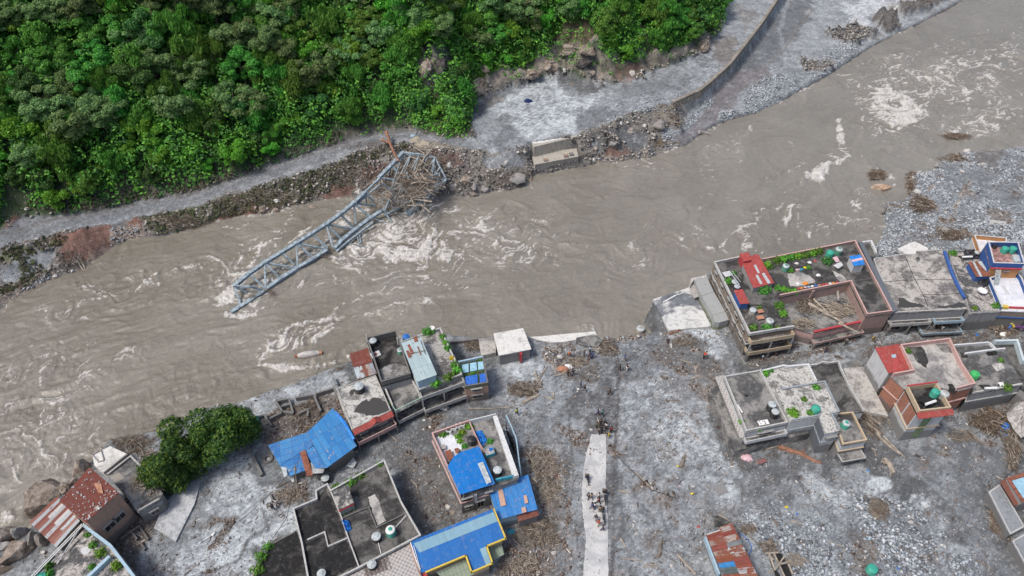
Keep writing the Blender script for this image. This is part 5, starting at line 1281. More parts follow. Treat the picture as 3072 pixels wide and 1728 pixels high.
for pts in ([(985,380),(1010,370),(1060,470),(1030,485)],[(970,440),(1000,440),(1035,505),(1000,520)],[(1045,290),(1090,275),(1105,340),(1065,350)],[(1090,395),(1105,395),(1140,490),(1128,490)]):patch('I',pts,zt+2.52,'rust','rust_patch',rf,B.root)
m=MB()
for a,b in (((920,350),(1120,280)),((1010,470),(1190,440)),((1130,330),(1180,480)),((1060,290),(1120,300))):m.tube([W('I',*a,zt+2.6),W('I',*b,zt+2.6)],.05,5)
sub(m,'roof_poles','wood',rf,B.root)
a,d,nn,L=edge_of(B,2); m=MB(); 
v0,v1=W('I',1155,790,zt+1.2),W('I',1248,755,zt+1.2); dd=(v1-v0).normalized(); o=Vector((dd.y,-dd.x,0))*.12
q=ccw([v0-o*.2,v1-o*.2,v1+o,v0+o]); m.hexa([(v.x,v.y,zt+.7) for v in q],[(v.x,v.y,zt+1.7) for v in q]); m.build('window',M['shade_fill'],B.root)
tank('I',970,280,zt-.6,.6,1.1,'black','blue_p','black tank with blue top behind the pale sheet roof')
for i,(x,y,R,mt,l) in enumerate([(1212,225,.95,'leaf_mid','bushy potted tree at the far edge of the swirled roof'),(1372,285,.55,'leaf_mid','creeper clump at the far corner of the swirled roof'),(1400,350,.45,'leaf_lime','creeper clump second from the far corner of the swirled roof'),
  (1425,410,.55,'leaf_mid','creeper clump just behind the yellow flowers'),(1475,520,.4,'leaf_yel','round clump of yellow flowers on the roof edge'),(1500,590,.6,'leaf_mid','creeper clump just in front of the yellow flowers'),(1530,650,.7,'leaf_lime','bright creeper clump above the blue skylights'),
  (1300,790,.8,'leaf_lime','bright leafy shrub on the balcony under the pale sheet roof'),(1430,730,.75,'leaf_mid','dark leafy shrub at the front of the swirled roof'),(1490,700,.6,'leaf_mid','leafy shrub at the front corner of the swirled roof')]):
 if mt=='leaf_yel' and mt not in M:M[mt]=m_leaf('yellow_petals',(.45,.30,.02),(.6,.45,.02),(.7,.6,.05))
 plant('I',x,y,zt,R,l,mt)
m=MB(); p=W('I',1250,180,zt+.9); m.lathe((p.x,p.y,zt+.3),[(.1,0),(.45,.2),(.5,.26)],14); tag(m.build('satellite_dish',M['white_p'],None),'white satellite dish behind the bushy potted tree','satellite dish')
# skylight house
B=bld('skylight_house','small brick fronted house with blue plastic roof lights and mossy rim','house','I',[(1535,556),(1808,500),(1866,790),(1612,834)],4.1,.35,'brickpale','r_mossy' if 'r_mossy' in M else 'r_black','parapet_dk',[1,2,3],rows=[(2.5,3.2),(.7,1.6)],gap=2.2,winw=1.4)
pwall(B,'I',[(1535,560),(1808,503)],B.roofz,4.25,.25,'ltblue_w','blue_parapet')
for pts,mt in (([(1575,598),(1650,580),(1655,670),(1592,684)],'sky_l'),([(1665,578),(1735,566),(1745,652),(1668,668)],'sky_l'),([(1750,564),(1808,556),(1818,640),(1756,650)],'sky_l'),([(1612,725),(1745,700),(1752,795),(1625,815)],'tarp2'),([(1770,696),(1835,686),(1850,776),(1775,790)],'tarp2')):
 if mt=='sky_l' and mt not in M:M[mt]=m_plain('pale_blue_plastic',(0.30,0.50,0.62),.25,.15)
 if mt=='tarp2' and mt not in M:M[mt]=m_plain('deep_blue_plastic',(0.04,0.14,0.50),.25,.25)
 sheet('skylight',zz('I',pts,B.roofz+.2),mt,B.root,.15)
for i,(x,y) in enumerate(((1560,600),(1590,700),(1700,680),(1780,530))):plant('I',x,y,B.roofz,.35,('moss tuft at the left rim','moss tuft between the two left roof lights','moss tuft in the middle','moss tuft at the back rim')[i]+' of the blue roof lights','leaf_mid',h=.15)
# kiosk and platform
CRk=[(1484,1002),(1567,987),(1590,1045),(1499,1063)]
B=bld('white_kiosk','small pavilion with bright white slab roof and red post by the river','pavilion','X',CRk,2.6,.02,'white_w','r_white',rows=None,eave=.2)
a,d,nn,L=edge_of(B,2); m=MB(); p=a+d*L*.68+nn*.35; m.box((p.x,p.y,-.3),.42,.42,2.55); m.build('red_post',M['red_w'],B.root)
slab_thing('riverside_platform','pale gritty platform joined to the white kiosk','platform','I',[(1760,312),(1938,288),(1950,462),(1788,495)],.9,0,'r_pale',-2)
ruin('pale low wall along the river beside the gritty platform','I',[[(1450,338),(1755,308)]],.6,.3,'conc')
slab_thing('concrete_apron','smooth pale concrete apron on the river edge beyond the kiosk','apron','M',[(300,292),(440,286),(620,268),(1035,232),(1062,302),(850,318),(700,345),(560,350),(440,330)],.12,0,'r_white',-3)
slab_thing('bridge_approach_slab','grey cracked slab where the lost bridge met the town','slab','M',[(830,300),(1030,262),(1120,330),(1060,400),(900,380),(825,350)],.35,.5,'r_grey')
# ---------------------------------------------------------------- houses, centre
# tall block house with blue roof
B=bld('blue_roof_house','tall grey block house with bright blue sheet roof and pink walled roof garden','house','c',[(60,236),(508,82),(838,-2),(1108,752),(826,852),(405,982)],5.3,.9,'block','r_grey','pink',[0,5],pw=.12,slabs=[3.0])
zt=B.roofz
puddle(B,'c',[(110,290),(300,250),(440,380),(380,520),(230,590)],'r_bluew',.01)
pwall(B,'c',[(510,84),(632,350),(700,470)],zt,5.2,.12,'pink'); pwall(B,'c',[(514,84),(836,4)],zt,5.25,.14,'parapet_w','white_parapet')
q=zz('c',[(250,642),(328,520),(420,462),(632,398),(826,848),(405,982)],[6.1,6.2,6.2,6.2,5.75,5.7]); q=[q[0],q[1],q[2],q[3],q[4],q[5]]
tinm('t_bright',(0.004,0.155,0.50),(0.006,0.165,0.52),q[3],q[4],sheet=(2.6,9),rough=.35,seam=.8); rf=sheet('blue_roof',q,'t_bright',B.root)
patch('c',[(614,605),(680,585),(784,828),(724,856)],6.12,'lid_pale','roof_light',rf,B.root)
m=MB()
for p in ((300,640),(440,960),(800,830),(620,430)):v=W('c',*p,5.7); m.box((v.x,v.y,zt),.16,.16,5.62-zt)
m.build('roof_post',M['grey_w'],B.root)
# broad white slab along the right, teal front wall
m=MB(); p=ccw([W('c',*v,5.05) for v in ((800,35),(848,22),(1112,745),(1042,762))]); m.hexa([(v.x,v.y,zt) for v in p],[tuple(v) for v in p]); m.build('white_ledge',M['parapet_w'],B.root)
pwall(B,'c',[(832,795),(1052,748)],zt,5.1,.2,'teal','teal_parapet')
a,d,nn,L=edge_of(B,4)
for u,z0,z1,w_ in ((.18,2.9,4.1,1.3),(.55,.3,2.2,.9),(.80,3.1,3.9,.8),(.2,.8,1.8,.9)):window(B.root,a,d,nn,L*u,w_,z0,z1,'shade_fill')
m=MB(); p=a+d*L*.42+nn*.12; m.box((p.x,p.y,1.9),.35,.22,2.4,math.atan2(d.y,d.x)); m.build('white_column',M['white_w'],B.root)
# outer light frame of the unfinished side
m=MB(); pts=[W('c',*v,3.4) for v in ((960,28),(1030,180),(1082,310),(1118,600),(1140,748))]
for s,e in zip(pts[:-1],pts[1:]):m.beam(s,e,.16,.25)
for v in pts:m.box((v.x,v.y,-.5),.18,.18,3.9)
m.build('outer_frame',M['ltblue_w'],B.root)
def crumpled(name,label,cat,c,pts,z,mat,h=.25,group=None,seed=1,parent=None):
 p=ccw([W(c,*q,z) for q in pts]); ctr=sum(p,Vector())/len(p); r=random.Random(seed); k=10; m=MB(); vs=[]; lo=Vector((min(v.x for v in p),min(v.y for v in p),z)); hi=Vector((max(v.x for v in p),max(v.y for v in p),z))
 n=len(p); rings=[1.0,.8,.6,.4,.2]; fs=[]
 for ri,s in enumerate(rings):
  for i in range(n*4):
   a,b=p[i // 4],p[(i // 4+1) % n]; v=a.lerp(b,(i % 4)/4); v=ctr.lerp(v,s*r.uniform(.94,1.04)); hz=0 if ri==0 else h*(.5+r.uniform(-.4,.5)); vs.append((v.x,v.y,z+hz))
 N=n*4
 for ri in range(len(rings)-1):
  for i in range(N):fs.append((ri*N+i,ri*N+(i+1) % N,(ri+1)*N+(i+1) % N,(ri+1)*N+i))
 fs.append(tuple(range((len(rings)-1)*N,len(rings)*N))); m.add(vs,fs); o=m.build(name,M[mat],parent,loc=None if parent else (ctr.x,ctr.y,z))
 if parent is None:tag(o,label,cat,group)
 return o
crumpled('blue_tarpaulin','crumpled bright blue tarpaulin on the terrace beside the pink wall','tarpaulin','c',[(580,228),(662,198),(742,338),(660,392)],zt+.01,'tarp',.7)
crumpled('black_sheeting','black plastic sheeting hanging outside the white ledge','sheeting','c',[(950,195),(1010,240),(1085,400),(1078,505),(1045,470),(985,300)],2.6,'tarpbk',.5)
m=MB(); T=thing('planter_box',W('c',760,470,0).xy.to_3d()+Vector((0,0,zt)),'teal fronted planter box beside the blue tarpaulin','planter'); p=ccw([W('c',*v,zt+.7) for v in ((680,420),(800,395),(826,480),(716,515))]); m.hexa([(v.x,v.y,zt) for v in p],[tuple(v) for v in p]); m.build('box',M['teal'],T)
m=MB(); q=inset(p,.06); m.hexa([(v[0],v[1],zt+.69) for v in q],[(v[0],v[1],zt+.74) for v in q]); m.build('soil',M['r_pale'],T)
crumpled('blue_bag','blue plastic bag lying on the teal planter','bag','c',[(750,420),(795,405),(805,445),(760,460)],zt+.75,'tarp',.2)
for (x,y,R,l,mt) in ((200,250,.5,'spiky shrub in the far left corner of the pink roof garden','leaf_mid'),(260,210,.45,'dark fern by the white frames in the roof garden','leaf_dark'),(380,270,.5,'yellow green creeper in the middle of the roof garden','leaf_lime'),(430,220,.5,'yellow green creeper beside the black roof garden tank','leaf_lime'),(400,330,.4,'creeper spreading over the pale garden floor','leaf_lime'),
  (510,150,.6,'tall bright shrub at the corner of the pink wall','leaf_lime'),(460,390,.4,'bright tuft at the edge of the blue sheet roof','leaf_mid'),(770,330,.45,'green shrub between the tarpaulin and the teal planter','leaf_mid')):plant('c',x,y,zt,R,l,mt,h=R*.7)
tank('c',540,300,zt,.62,1.3,'black','black','black water tank in the pink walled roof garden'); tank('c',855,672,zt,.62,1.2,'black','lid_pale','open black tank with dusty rim on the block house terrace',open_=True)
def furniture(name,label,cat,c,x,y,z,sx,sy,sz,rz,mat,legs=True,group=None):
 p=W(c,x,y,z+sz); T=thing(name,(p.x,p.y,z),label,cat,group); m=MB(); m.box((p.x,p.y,z+sz-.06),sx,sy,.06,rz); m.build('top',M[mat],T)
 cs,sn=math.cos(rz),math.sin(rz)
 for i,(a,b) in enumerate(((-1,-1),(1,-1),(1,1),(-1,1))):
  ax,by=a*(sx/2-.06),b*(sy/2-.06); m=MB(); m.box((p.x+ax*cs-by*sn,p.y+ax*sn+by*cs,z),.06,.06,sz-.06,rz); m.build('leg',M[mat],T)
 return T
furniture('brown_table','rust brown table on the roof garden by the blue sheet','table','c',270,500,zt,.9,1.6,.75,.35,'rust')
furniture('brown_stool','brown low stool beside the rust brown table','stool','c',365,445,zt,.6,.7,.45,.35,'rust'); furniture('grey_crate_table','grey square stand near the pink wall corner','stand','c',195,405,zt,.8,.7,.5,.3,'frame')
for i,(x,y) in enumerate(((270,225),(330,195),(378,172),(430,155))):
 T=thing('plant_stand',W('c',x,y,zt),['white plastic stand nearest the left end of the row','white plastic stand second in the row from the left','white plastic stand third in the row from the left','white plastic stand at the right end of the row'][i]+' by the pink wall','stand','white frames in the roof garden'); m=MB(); p=W('c',x,y,zt)
 for ax,ay,bx,by in ((-.35,-.25,.35,-.25),(.35,-.25,.35,.25),(.35,.25,-.35,.25),(-.35,.25,-.35,-.25)):m.beam((p.x+ax,p.y+ay,zt+.3),(p.x+bx,p.y+by,zt+.3),.07,.6)
 m.build('frame',M['white_p'],T)
# rusted blue shed
q=zz('c',[(735,898),(1224,740),(1340,1160),(872,1282)],[3.3,3.3,2.9,2.9]); T=thing('blue_shed',((q[0]+q[2])/2).xy.to_3d(),'shed with faded blue sheet roof, grey repair strip and rust lean-to','shed')
tinm('t_fade',(0.035,0.19,0.50),(0.055,0.235,0.55),q[0],q[3],sheet=(.8,5),rough=.55,rust=(.30,.26,.25),rustamt=.2); rf=sheet('roof',q,'t_fade',T); walls_under(T,q,'ltblue_w',.2)
for pts in ([(846,872),(902,862),(960,1108),(896,1124)],[(1168,990),(1208,988),(1226,1080),(1186,1090)],[(1142,1138),(1190,1128),(1208,1190),(1152,1204)]):patch('c',pts,3.24,'terr2' if 'terr2' in M else 'brickpale','repair_patch',rf,T)
q=zz('c',[(1085,1222),(1330,1152),(1356,1232),(1112,1310)],[2.5,2.5,2.1,2.1]); tinm('t_lean',(.22,.075,.05),(.17,.06,.045),q[0],q[3],sheet=(.8,5),rough=.8); sheet('lean_to_roof',q,'t_lean',T); walls_under(T,q,'grey_w',.15)
a,b=W('c',960,1275,1.7),W('c',1025,1258,1.7); m=MB(); m.beam(a,b,.12,.9); m.build('doorway',M['shade_fill'],T)  # solid black panel, the doorway's inner shade put into its colour
# long blue roof with yellow trim
q=zz('C',[(300,1210),(870,986),(958,1190),(826,1242),(690,1304),(372,1432)],[4.2,4.2,3.7,3.7,3.7,3.7])
T=thing('long_blue_house',((q[0]+q[2])/2).xy.to_3d(),'long house with blue and pale sheet roof edged in yellow','house'); q4=[q[0],q[1],q[2],q[5]]
tinm('t_l1',(0.018,0.135,0.42),(0.024,0.155,0.45),q[0],q[5],sheet=(1.1,6),rough=.35,seam=.75); rf=sheet('roof',q4,'t_l1',T); walls_under(T,q4,'cream',.3)
tinm('t_l2',(0.20,0.36,0.46),(0.23,0.39,0.48),q[0],q[5],sheet=(1.1,6),rough=.4,seam=.8)
qa=[q4[0].lerp(q4[3],.10),q4[1].lerp(q4[2],.10),q4[1].lerp(q4[2],.42),q4[0].lerp(q4[3],.42)]
for v in qa:v.z+=.035
qa[0]=qa[0].lerp(qa[1],.03); qa[3]=qa[3].lerp(qa[2],.06); sheet('pale_sheet',qa,'t_l2',T,.03)
q2=zz('C',[(688,1300),(826,1244),(866,1360),(726,1420)],[3.75,3.75,3.5,3.5]); sheet('porch_roof',q2,'t_l1',T); walls_under(T,q2,'cream',.3)
qb=[q2[0].lerp(q2[1],.68),q2[1].lerp(q2[0],.03),q2[2].lerp(q2[3],.05),q2[3].lerp(q2[2],.72)]
for v in qb:v.z+=.03
sheet('pale_sheet',qb,'t_l2',T,.02)
m=MB(); ch=[W('C',*v,3.9) for v in ((880,990),(962,1190),(830,1244),(870,1362),(726,1424),(686,1308),(410,1424))]
for s,e in zip(ch[:-1],ch[1:]):d=(e-s).normalized()*.09; m.beam(s-d,e+d,.2,.28)
m.build('yellow_trim',M['yellow_w'],T)
m=MB(); m.beam(W('C',300,1208,4.2),W('C',372,1430,3.8),.12,.15); m.beam(W('C',326,1240,4.2),W('C',372,1408,3.9),.07,.1); m.build('white_flashing',M['white_p'],T)
m=MB(); p=W('C',392,1440,3.4); m.box((p.x,p.y,-.5),.9,.9,4.0,.4); m.build('red_pier',M['red_w'],T)
M['greentin']=None
q=zz('C',[(838,1252),(935,1226),(952,1300),(872,1342)],[2.2,2.2,1.9,1.9]); tinm('greentin',(.24,.30,.22),(.28,.33,.26),q[0],q[3],sheet=(.5,6),rough=.5); sheet('green_awning',q,'greentin',T)
q=zz('C',[(480,1420),(690,1332),(740,1440),(560,1500)],[2.4,2.4,2.0,2.0]); sheet('green_awning',q,'greentin',T)
# dark roofed complex
out=[(640,980),(802,912),(796,856),(882,806),(905,852),(1276,642),(1393,930),(1530,1166),(1102,1392),(760,1560),(700,1225)]
B=bld('dark_roof_complex','large house with blackened flat roofs, zigzag parapets and small roof room','house','B',out,4.6,.5,'grey_w','r_dark','parapet',None,pw=.15,slabs=[2.6])
zt=B.roofz
for pts,mt in (([(660,990),(795,930),(870,840),(960,1040),(1010,1170),(880,1230),(850,1140),(715,1200)],'r_black'),([(710,1235),(760,1210),(870,1160),(885,1250),(1015,1195),(1085,1375),(775,1530)],'r_black')):puddle(B,'B',pts,mt,.012)
puddle(B,'B',[(1160,900),(1215,880),(1285,1062),(1226,1100)],'r_pale',.03)
pwall(B,'B',[(884,812),(978,1040),(1022,1176),(1098,1380)],zt,4.5); pwall(B,'B',[(742,1196),(862,1142),(886,1242),(1018,1184)],zt,4.45,.16,'parapet'); pwall(B,'B',[(985,1046),(1166,970),(1222,1112),(1400,1025)],zt,4.42,.14,'parapet_dk')
q=zz('B',[(912,862),(1022,816),(1064,940),(962,990)],zt+1.9); walls_under(B.root,q,'grey_w',.1,zt); sheet('stair_room_roof',q,'r_mottle',B.root,.15)
m=MB(); a,b=W('B',960,996,zt+1.5),W('B',1064,944,zt+1.5); m.tube([a,b],.22,10); m.build('red_gutter',M['red_p'],B.root)
crumpled('blue_wrap','blue plastic wrapped bundle on the dark roofs','bundle','B',[(980,1068),(1030,1062),(1052,1128),(1012,1155)],zt+.01,'tarp',.8)
tank('B',1218,1168,zt,.62,1.1,'black','lid_pale','black tank with grey top in the centre of the dark roofs'); tank('B',1315,1122,zt,.64,1.4,'tank_g','white_p','teal water tank with white top on the dark roofs'); tank('B',838,1425,zt,.58,1.1,'black','lid_pale','black tank at the bottom edge of the dark roofs')
m=MB(); m.tube([W('B',1230,1200,zt+.15),W('B',1255,1300,zt+.1)],.05,6); m.tube([W('B',1345,1120,zt+.3),W('B',1425,1030,zt+.4)],.05,6); m.build('water_pipe',M['white_p'],B.root)
for (x,y,R,l) in ((945,830,.6,'green shrub on the parapet beside the small roof room'),(1040,790,.7,'green shrub in the middle of the rear parapet planting'),(1110,750,.6,'green shrub nearest the far end of the rear parapet planting'),(1240,670,.5,'bright plant in the far corner of the dark roofs'),(1050,975,.4,'weeds beside the red gutter'),(1000,1005,.35,'small weeds below the red gutter')):plant('B',x,y,zt,R,l,'leaf_mid',h=R*.6)
B2=bld('low_black_house','low black roofed annex with vegetation along its edge, beside the dark roofs','house','B',[(480,1228),(662,1134),(705,1240),(770,1560),(300,1560),(395,1400)],2.3,.15,'brick','r_black','parapet_dk',[0,5])
for (x,y,R,l) in ((395,1400,.8,'dense shrub at the lower end of the low annex edge'),(420,1310,.8,'dense shrub in the middle of the low annex edge'),(470,1240,.6,'dense shrub at the upper corner of the low annex')):plant('B',x,y,B2.roofz,R,l,'leaf_mid')
g=NT('tiled_terrace'); p=g.P(rot=-.38); ck=g.n('ShaderNodeTexChecker'); g.lk(p,ck.inputs[0]); ck.inputs['Scale'].default_value=3.3; ck.inputs['Color1'].default_value=(.46,.44,.42,1); ck.inputs['Color2'].default_value=(.26,.24,.23,1)
c=g.mix(g.mr(g.noise(p,2,5,.7),.45,.6,0,.7),ck.outputs[0],(.40,.38,.37)); M['r_tiled']=g.done(c,.85)
B3=bld('tiled_roof_house','house with pale patterned tile terrace beside the long blue roof','house','C',[(-30,1345),(296,1212),(372,1432),(440,1600),(-260,1650),(-160,1400)],4.0,.12,'brick','r_tiled','brickpale',None)
tank('B',1187,1362,B3.roofz,.6,1.0,'black','lid_pale','black tank with grey top on the tiled terrace')
m=MB()
for i in range(7):
 a,b=W('C',-20+i*26,1370-i*10,4.1),W('C',10+i*26,1460-i*10,4.1); m.tube([a,b],.035,4); a,b=W('C',-20,1385+i*12,4.13),W('C',140,1325+i*12,4.13); m.tube([a,b],.035,4)
m.build('rebar_grid',M['rebar'],B3.root)
# ---------------------------------------------------------------- houses, right half
B=bld('soot_wall_house','tall mud streaked brick house with red sheet sheds on its dark roof','house','J',[(152,380),(430,322),(672,345),(802,642),(1033,1082),(540,1165)],5.5,.55,'timber_w','r_dark','parapet',[0,1,4,5],pw=.2,slabs=[3.0],rows=None)
R1=B; zt=B.roofz
balcony(B,4,3.9,1.1,'cream',0,.97,.85); balcony(B,4,1.5,1.4,'cream',0,.97,.8)
a,d,nn,L=edge_of(B,5); m=MB(); rs=random.Random(9)
for i in range(9):
 u=L*(i+.5)/9; p=a+d*u+nn*.08; m.beam((p.x,p.y,.2),(p.x+d.x*rs.uniform(-.8,.8),p.y+d.y*rs.uniform(-.8,.8),rs.uniform(3.5,4.9)),.14,.14)
for z in (1.7,3.4):p,q=a+nn*.1,a+d*L+nn*.1; m.beam((p.x,p.y,z),(q.x,q.y,z),.12,.22)
m.build('wall_frame',M['wood'],B.root)
for u in (.12,.3,.5,.7,.88):
 for z0 in (1.9,3.7):window(B.root,a,d,nn,L*u,.9,z0,z0+.9,'shade_fill')
# red roofed sheds on it
def hut(name,label,c,pts,z1,z0,wm,rm,zs=None):
 q=zz(c,pts,zs or z1); T=thing(name,((q[0]+q[2])/2).xy.to_3d()+Vector((0,0,z0)),label,'shed'); walls_under(T,q,wm,.12,z0); sheet('roof',q,rm,T); return T
T=hut('red_roof_shed','long red sheet roofed shed with grey roof lights and blue side board','J',[(545,318),(632,296),(808,612),(580,668),(460,400)],zt+1.35,zt,'grey_w','redroof')
for pts in ([(583,418),(606,412),(652,500),(630,506)],[(603,526),(628,520),(682,618),(655,626)],[(670,508),(700,500),(770,610),(738,620)]):patch('J',pts,zt+1.39,'lid_pale','roof_light',T.children[1],T)
m=MB(); a,b=W('J',480,450,zt+.9),W('J',590,650,zt+.9); m.beam(a,b,.1,.8); m.build('blue_board',M['blue_p'],T)
m=MB()
for i in range(9):
 s=a.lerp(b,.12+.09*i); e=a.lerp(b,.12+.09*i+.05); o=Vector((-.07,-.03,0)); m.beam(s+o+Vector((0,0,.1*(i % 3)-.1)),e+o+Vector((0,0,.1*((i+1) % 3)-.1)),.03,.35)
sub(m,'white_lettering','white_p',T.children[-1],T)
hut('small_red_shed','small red roofed stair room at the river corner of the dark roof','J',[(430,292),(532,278),(560,362),(470,380)],zt+1.9,zt,'red_w','redroof')
hut('blue_red_hut','blue hut with faded red roof by the wall of the dark roof','J',[(366,690),(462,678),(540,832),(438,842)],zt+1.4,zt,'blue_w','redroof')
tank('J',380,590,zt,.55,1.1,'black','lid_pale','black tank nearer the planted patch on the dark roof'); tank('J',408,640,zt,.55,1.1,'black','lid_pale','black tank nearer the blue hut on the dark roof')
tank('J',582,895,zt,.58,1.15,'frame','lid_pale','open grey tank beside the terracotta planters',open_=True); tank('J',766,1010,zt,.66,1.25,'frame','lid_pale','grey tank with white top near the front parapet')
furniture('terracotta_planter','terracotta planter stand with a plant on top','planter','J',658,915,zt,1.1,.8,.5,.2,'terracotta'); furniture('terracotta_stand','empty terracotta stand in front of the planter stand','stand','J',655,985,zt,1.2,.8,.4,.2,'terracotta')
furniture('pale_roof_table','pale stained table beside the two black tanks','table','J',300,512,zt,1.5,1.2,.7,.3,'white_w')
for (x,y,R,l,mt) in ((370,500,.5,'green bush beyond the pale stained table','leaf_mid'),(310,590,.8,'green bush in front of the pale stained table','leaf_mid'),(700,680,1.0,'wide grassy clump under the long red shed','leaf_mid'),(875,850,.8,'tall green creeper on the inner parapet','leaf_mid'),(910,940,.7,'bright creeper end on the inner parapet','leaf_lime'),(650,880,.4,'plant on the terracotta planter','leaf_mid'),
 (585,1090,.6,'leafy plant at the left end of the cream balcony parapet','leaf_mid'),(730,1090,.75,'wide leafy plant in the middle of the cream balcony parapet','leaf_mid'),(845,1095,.4,'small leafy plant right of the wide balcony plant','leaf_lime')):plant('J',x,y,zt,R,l,mt)
m=MB(); m.tube([W('J',320,490,zt+1.2),W('J',430,630,zt+1.3)],.07,6); m.tube([W('J',345,480,zt+1.2),W('J',440,600,zt+1.3)],.05,6); m.build('steel_pipe',M['lid_pale'],R1.root)
# middle roof with shrubs and tanks
B=bld('shrub_roof_house','wide flat roofed house with shrub row, green tanks and pink end wall','house','J',[(674,348),(1690,146),(2092,915),(1815,952),(1640,592),(862,748),(803,642)],5.5,.55,'brown_pink','r_dark','brown_pink',[0,1,2,3,4],pw=.16,capmat='pink')
zt=B.roofz; R2=B
puddle(B,'J',[(950,520),(1060,480),(1200,540),(1260,600),(1120,640),(980,650)],'r_pale',.012); puddle(B,'J',[(780,520),(900,520),(960,600),(960,670),(850,640)],'puddle',.012); puddle(B,'J',[(1430,470),(1540,520),(1600,590),(1520,600)],'r_pale',.02)
rs=random.Random(4)
dn=['first','second','third','fourth','fifth','sixth','seventh','eighth']
for i,(x,y) in enumerate(((740,410),(830,360),(910,350),(990,330),(1070,320),(1150,305),(1230,285),(1300,265))):plant('J',x,y,zt,.75 if i else .9,f'{dn[i]} shrub from the left in the row along the far parapet','leaf_mid' if i % 2 else 'leaf_lime',grp='shrub row on the far parapet',h=.9)
for i,(x,y) in enumerate(((850,660),(910,670),(970,690),(1030,700))):plant('J',x,y,zt,.65,f'{dn[i]} leafy clump from the left above the fallen logs','leaf_lime' if i % 2 else 'leaf_mid',grp='clumps on the pink wall',h=.6)
plant('J',1388,370,zt,.95,'round dark topiary bush between the tanks','leaf_dark',h=1.2); plant('J',990,470,zt,.6,'leafy plant beside the pale topped green tank','leaf_mid'); plant('J',1180,440,zt,.45,'small plant beside the yellow bundle','leaf_mid')
tank('J',940,415,zt,.6,1.3,'tank_dg','lid_pale','pale topped green tank among the shrubs'); tank('J',1425,265,zt,.66,1.4,'tank_g','tank_g','bright teal tank at the far parapet'); tank('J',1520,232,zt,.64,1.5,'tank_dg','lid_pale','dull green tank beside the bright teal tank')
def cloth(c,x,y,z,s,mat,label,cat='cloth',name='bundle',seed=0,grp=None,ground=False):
 p=WG(c,x,y) if ground else W(c,x,y,z); r=random.Random(seed+int(x)); m=MB(); vs=[]; k=9; prof=[(1,0),(.95,.3),(.65,.6),(.25,.75)]
 for f,zh in prof:
  for i in range(k):a=6.283*i/k; q=s*f*r.uniform(.7,1.15); vs.append((p.x+math.cos(a)*q*1.25,p.y+math.sin(a)*q*.8,p.z-.02+zh*s*r.uniform(.8,1.2)))
 fs=[(i0*k+i,i0*k+(i+1) % k,(i0+1)*k+(i+1) % k,(i0+1)*k+i) for i0 in range(3) for i in range(k)]+[tuple(range(3*k,4*k))]
 m.add(vs,fs); return tag(m.build(name,M[mat],None,loc=(p.x,p.y,p.z)),label,cat,grp)
for i,(x,y,s,mt,l) in enumerate([(1050,400,.3,'white_p','white bundle at the left of the roof clutter'),(1060,470,.35,'pinkc','pale pink bundle in the roof clutter'),(1100,465,.38,'teal','blue grey bundle in the middle of the roof clutter'),(1140,445,.35,'yellow','yellow bundle in the roof clutter'),(1190,390,.35,'white_p','white cloth behind the yellow bundle'),(1250,375,.28,'red_p','red tub behind the roof clutter'),(1285,530,.4,'white_p','grey white cloth lying alone on the dark roof')]):cloth('J',x,y,zt,s,mt,l)
wallc=[('red_p','red'),('orange','orange'),('pinkc','pink'),('ltblue_w','pale blue'),('white_p','white'),('blue_p','blue'),('terracotta','brown'),('red_p','bright red'),('red_p','dark red'),('white_p','cream'),('orange','deep orange'),('red_p','crimson')]
for i,(mt,cn) in enumerate(wallc):x=1070+i*38; cloth('J',x,672-i*6,5.5,.26,mt,f'{cn} garment, {["first","second","third","fourth","fifth","sixth","seventh","eighth","ninth","tenth","eleventh","twelfth"][i]} from left on the pink wall','clothing','drying_garment',i,'clothes laid along the pink wall')
cloth('J',1145,618,zt,.5,'orange','orange sack behind the laid out clothes','sack'); cloth('J',1062,620,zt,.35,'white_p','white sack left of the orange sack','sack')
crumpled('pink_sheet','pink bed sheet hung beside the bright teal tank','sheet','J',[(1440,335),(1490,318),(1520,375),(1480,390)],zt+.9,'pinkc',.12); crumpled('white_sheet','white patterned sheet hung in front of the pink sheet','sheet','J',[(1450,420),(1530,375),(1560,420),(1500,458)],zt+.9,'white_w',.12)
T=hut('blue_cabin','white cabin with bright blue and orange striped roof','J',[(1622,322),(1745,302),(1795,412),(1672,428)],zt+1.8,zt,'white_w','tarp'); patch('J',[(1640,360),(1765,335),(1778,356),(1655,384)],zt+1.84,'pinkc','roof_stripe',T.children[1],T)
# lower collapsed yard full of logs
B=bld('log_filled_yard','roofless pink walled storey choked with driftwood between the dark roofs','house','J',[(866,762),(1636,610),(1782,1030),(1240,1150),(1040,1092)],3.1,.35,'pink','r_grey','red_w',[2],pw=.3)
LY=B
balcony(B,2,1.1,1.2,'pink',0,1,.5)
m=MB(); v=[W('J',*p,3.4) for p in ((1496,640),(1500,720),(1505,800))]; m.tube(v,.22,6); m.build('spiral_pipe',M['frame'],B.root)
p=W('J',1200,760,3.5); m=MB(); m.box((p.x,p.y,2.7),.5,.5,2.4,.3); m.build('broken_column',M['brown_pink'],B.root)
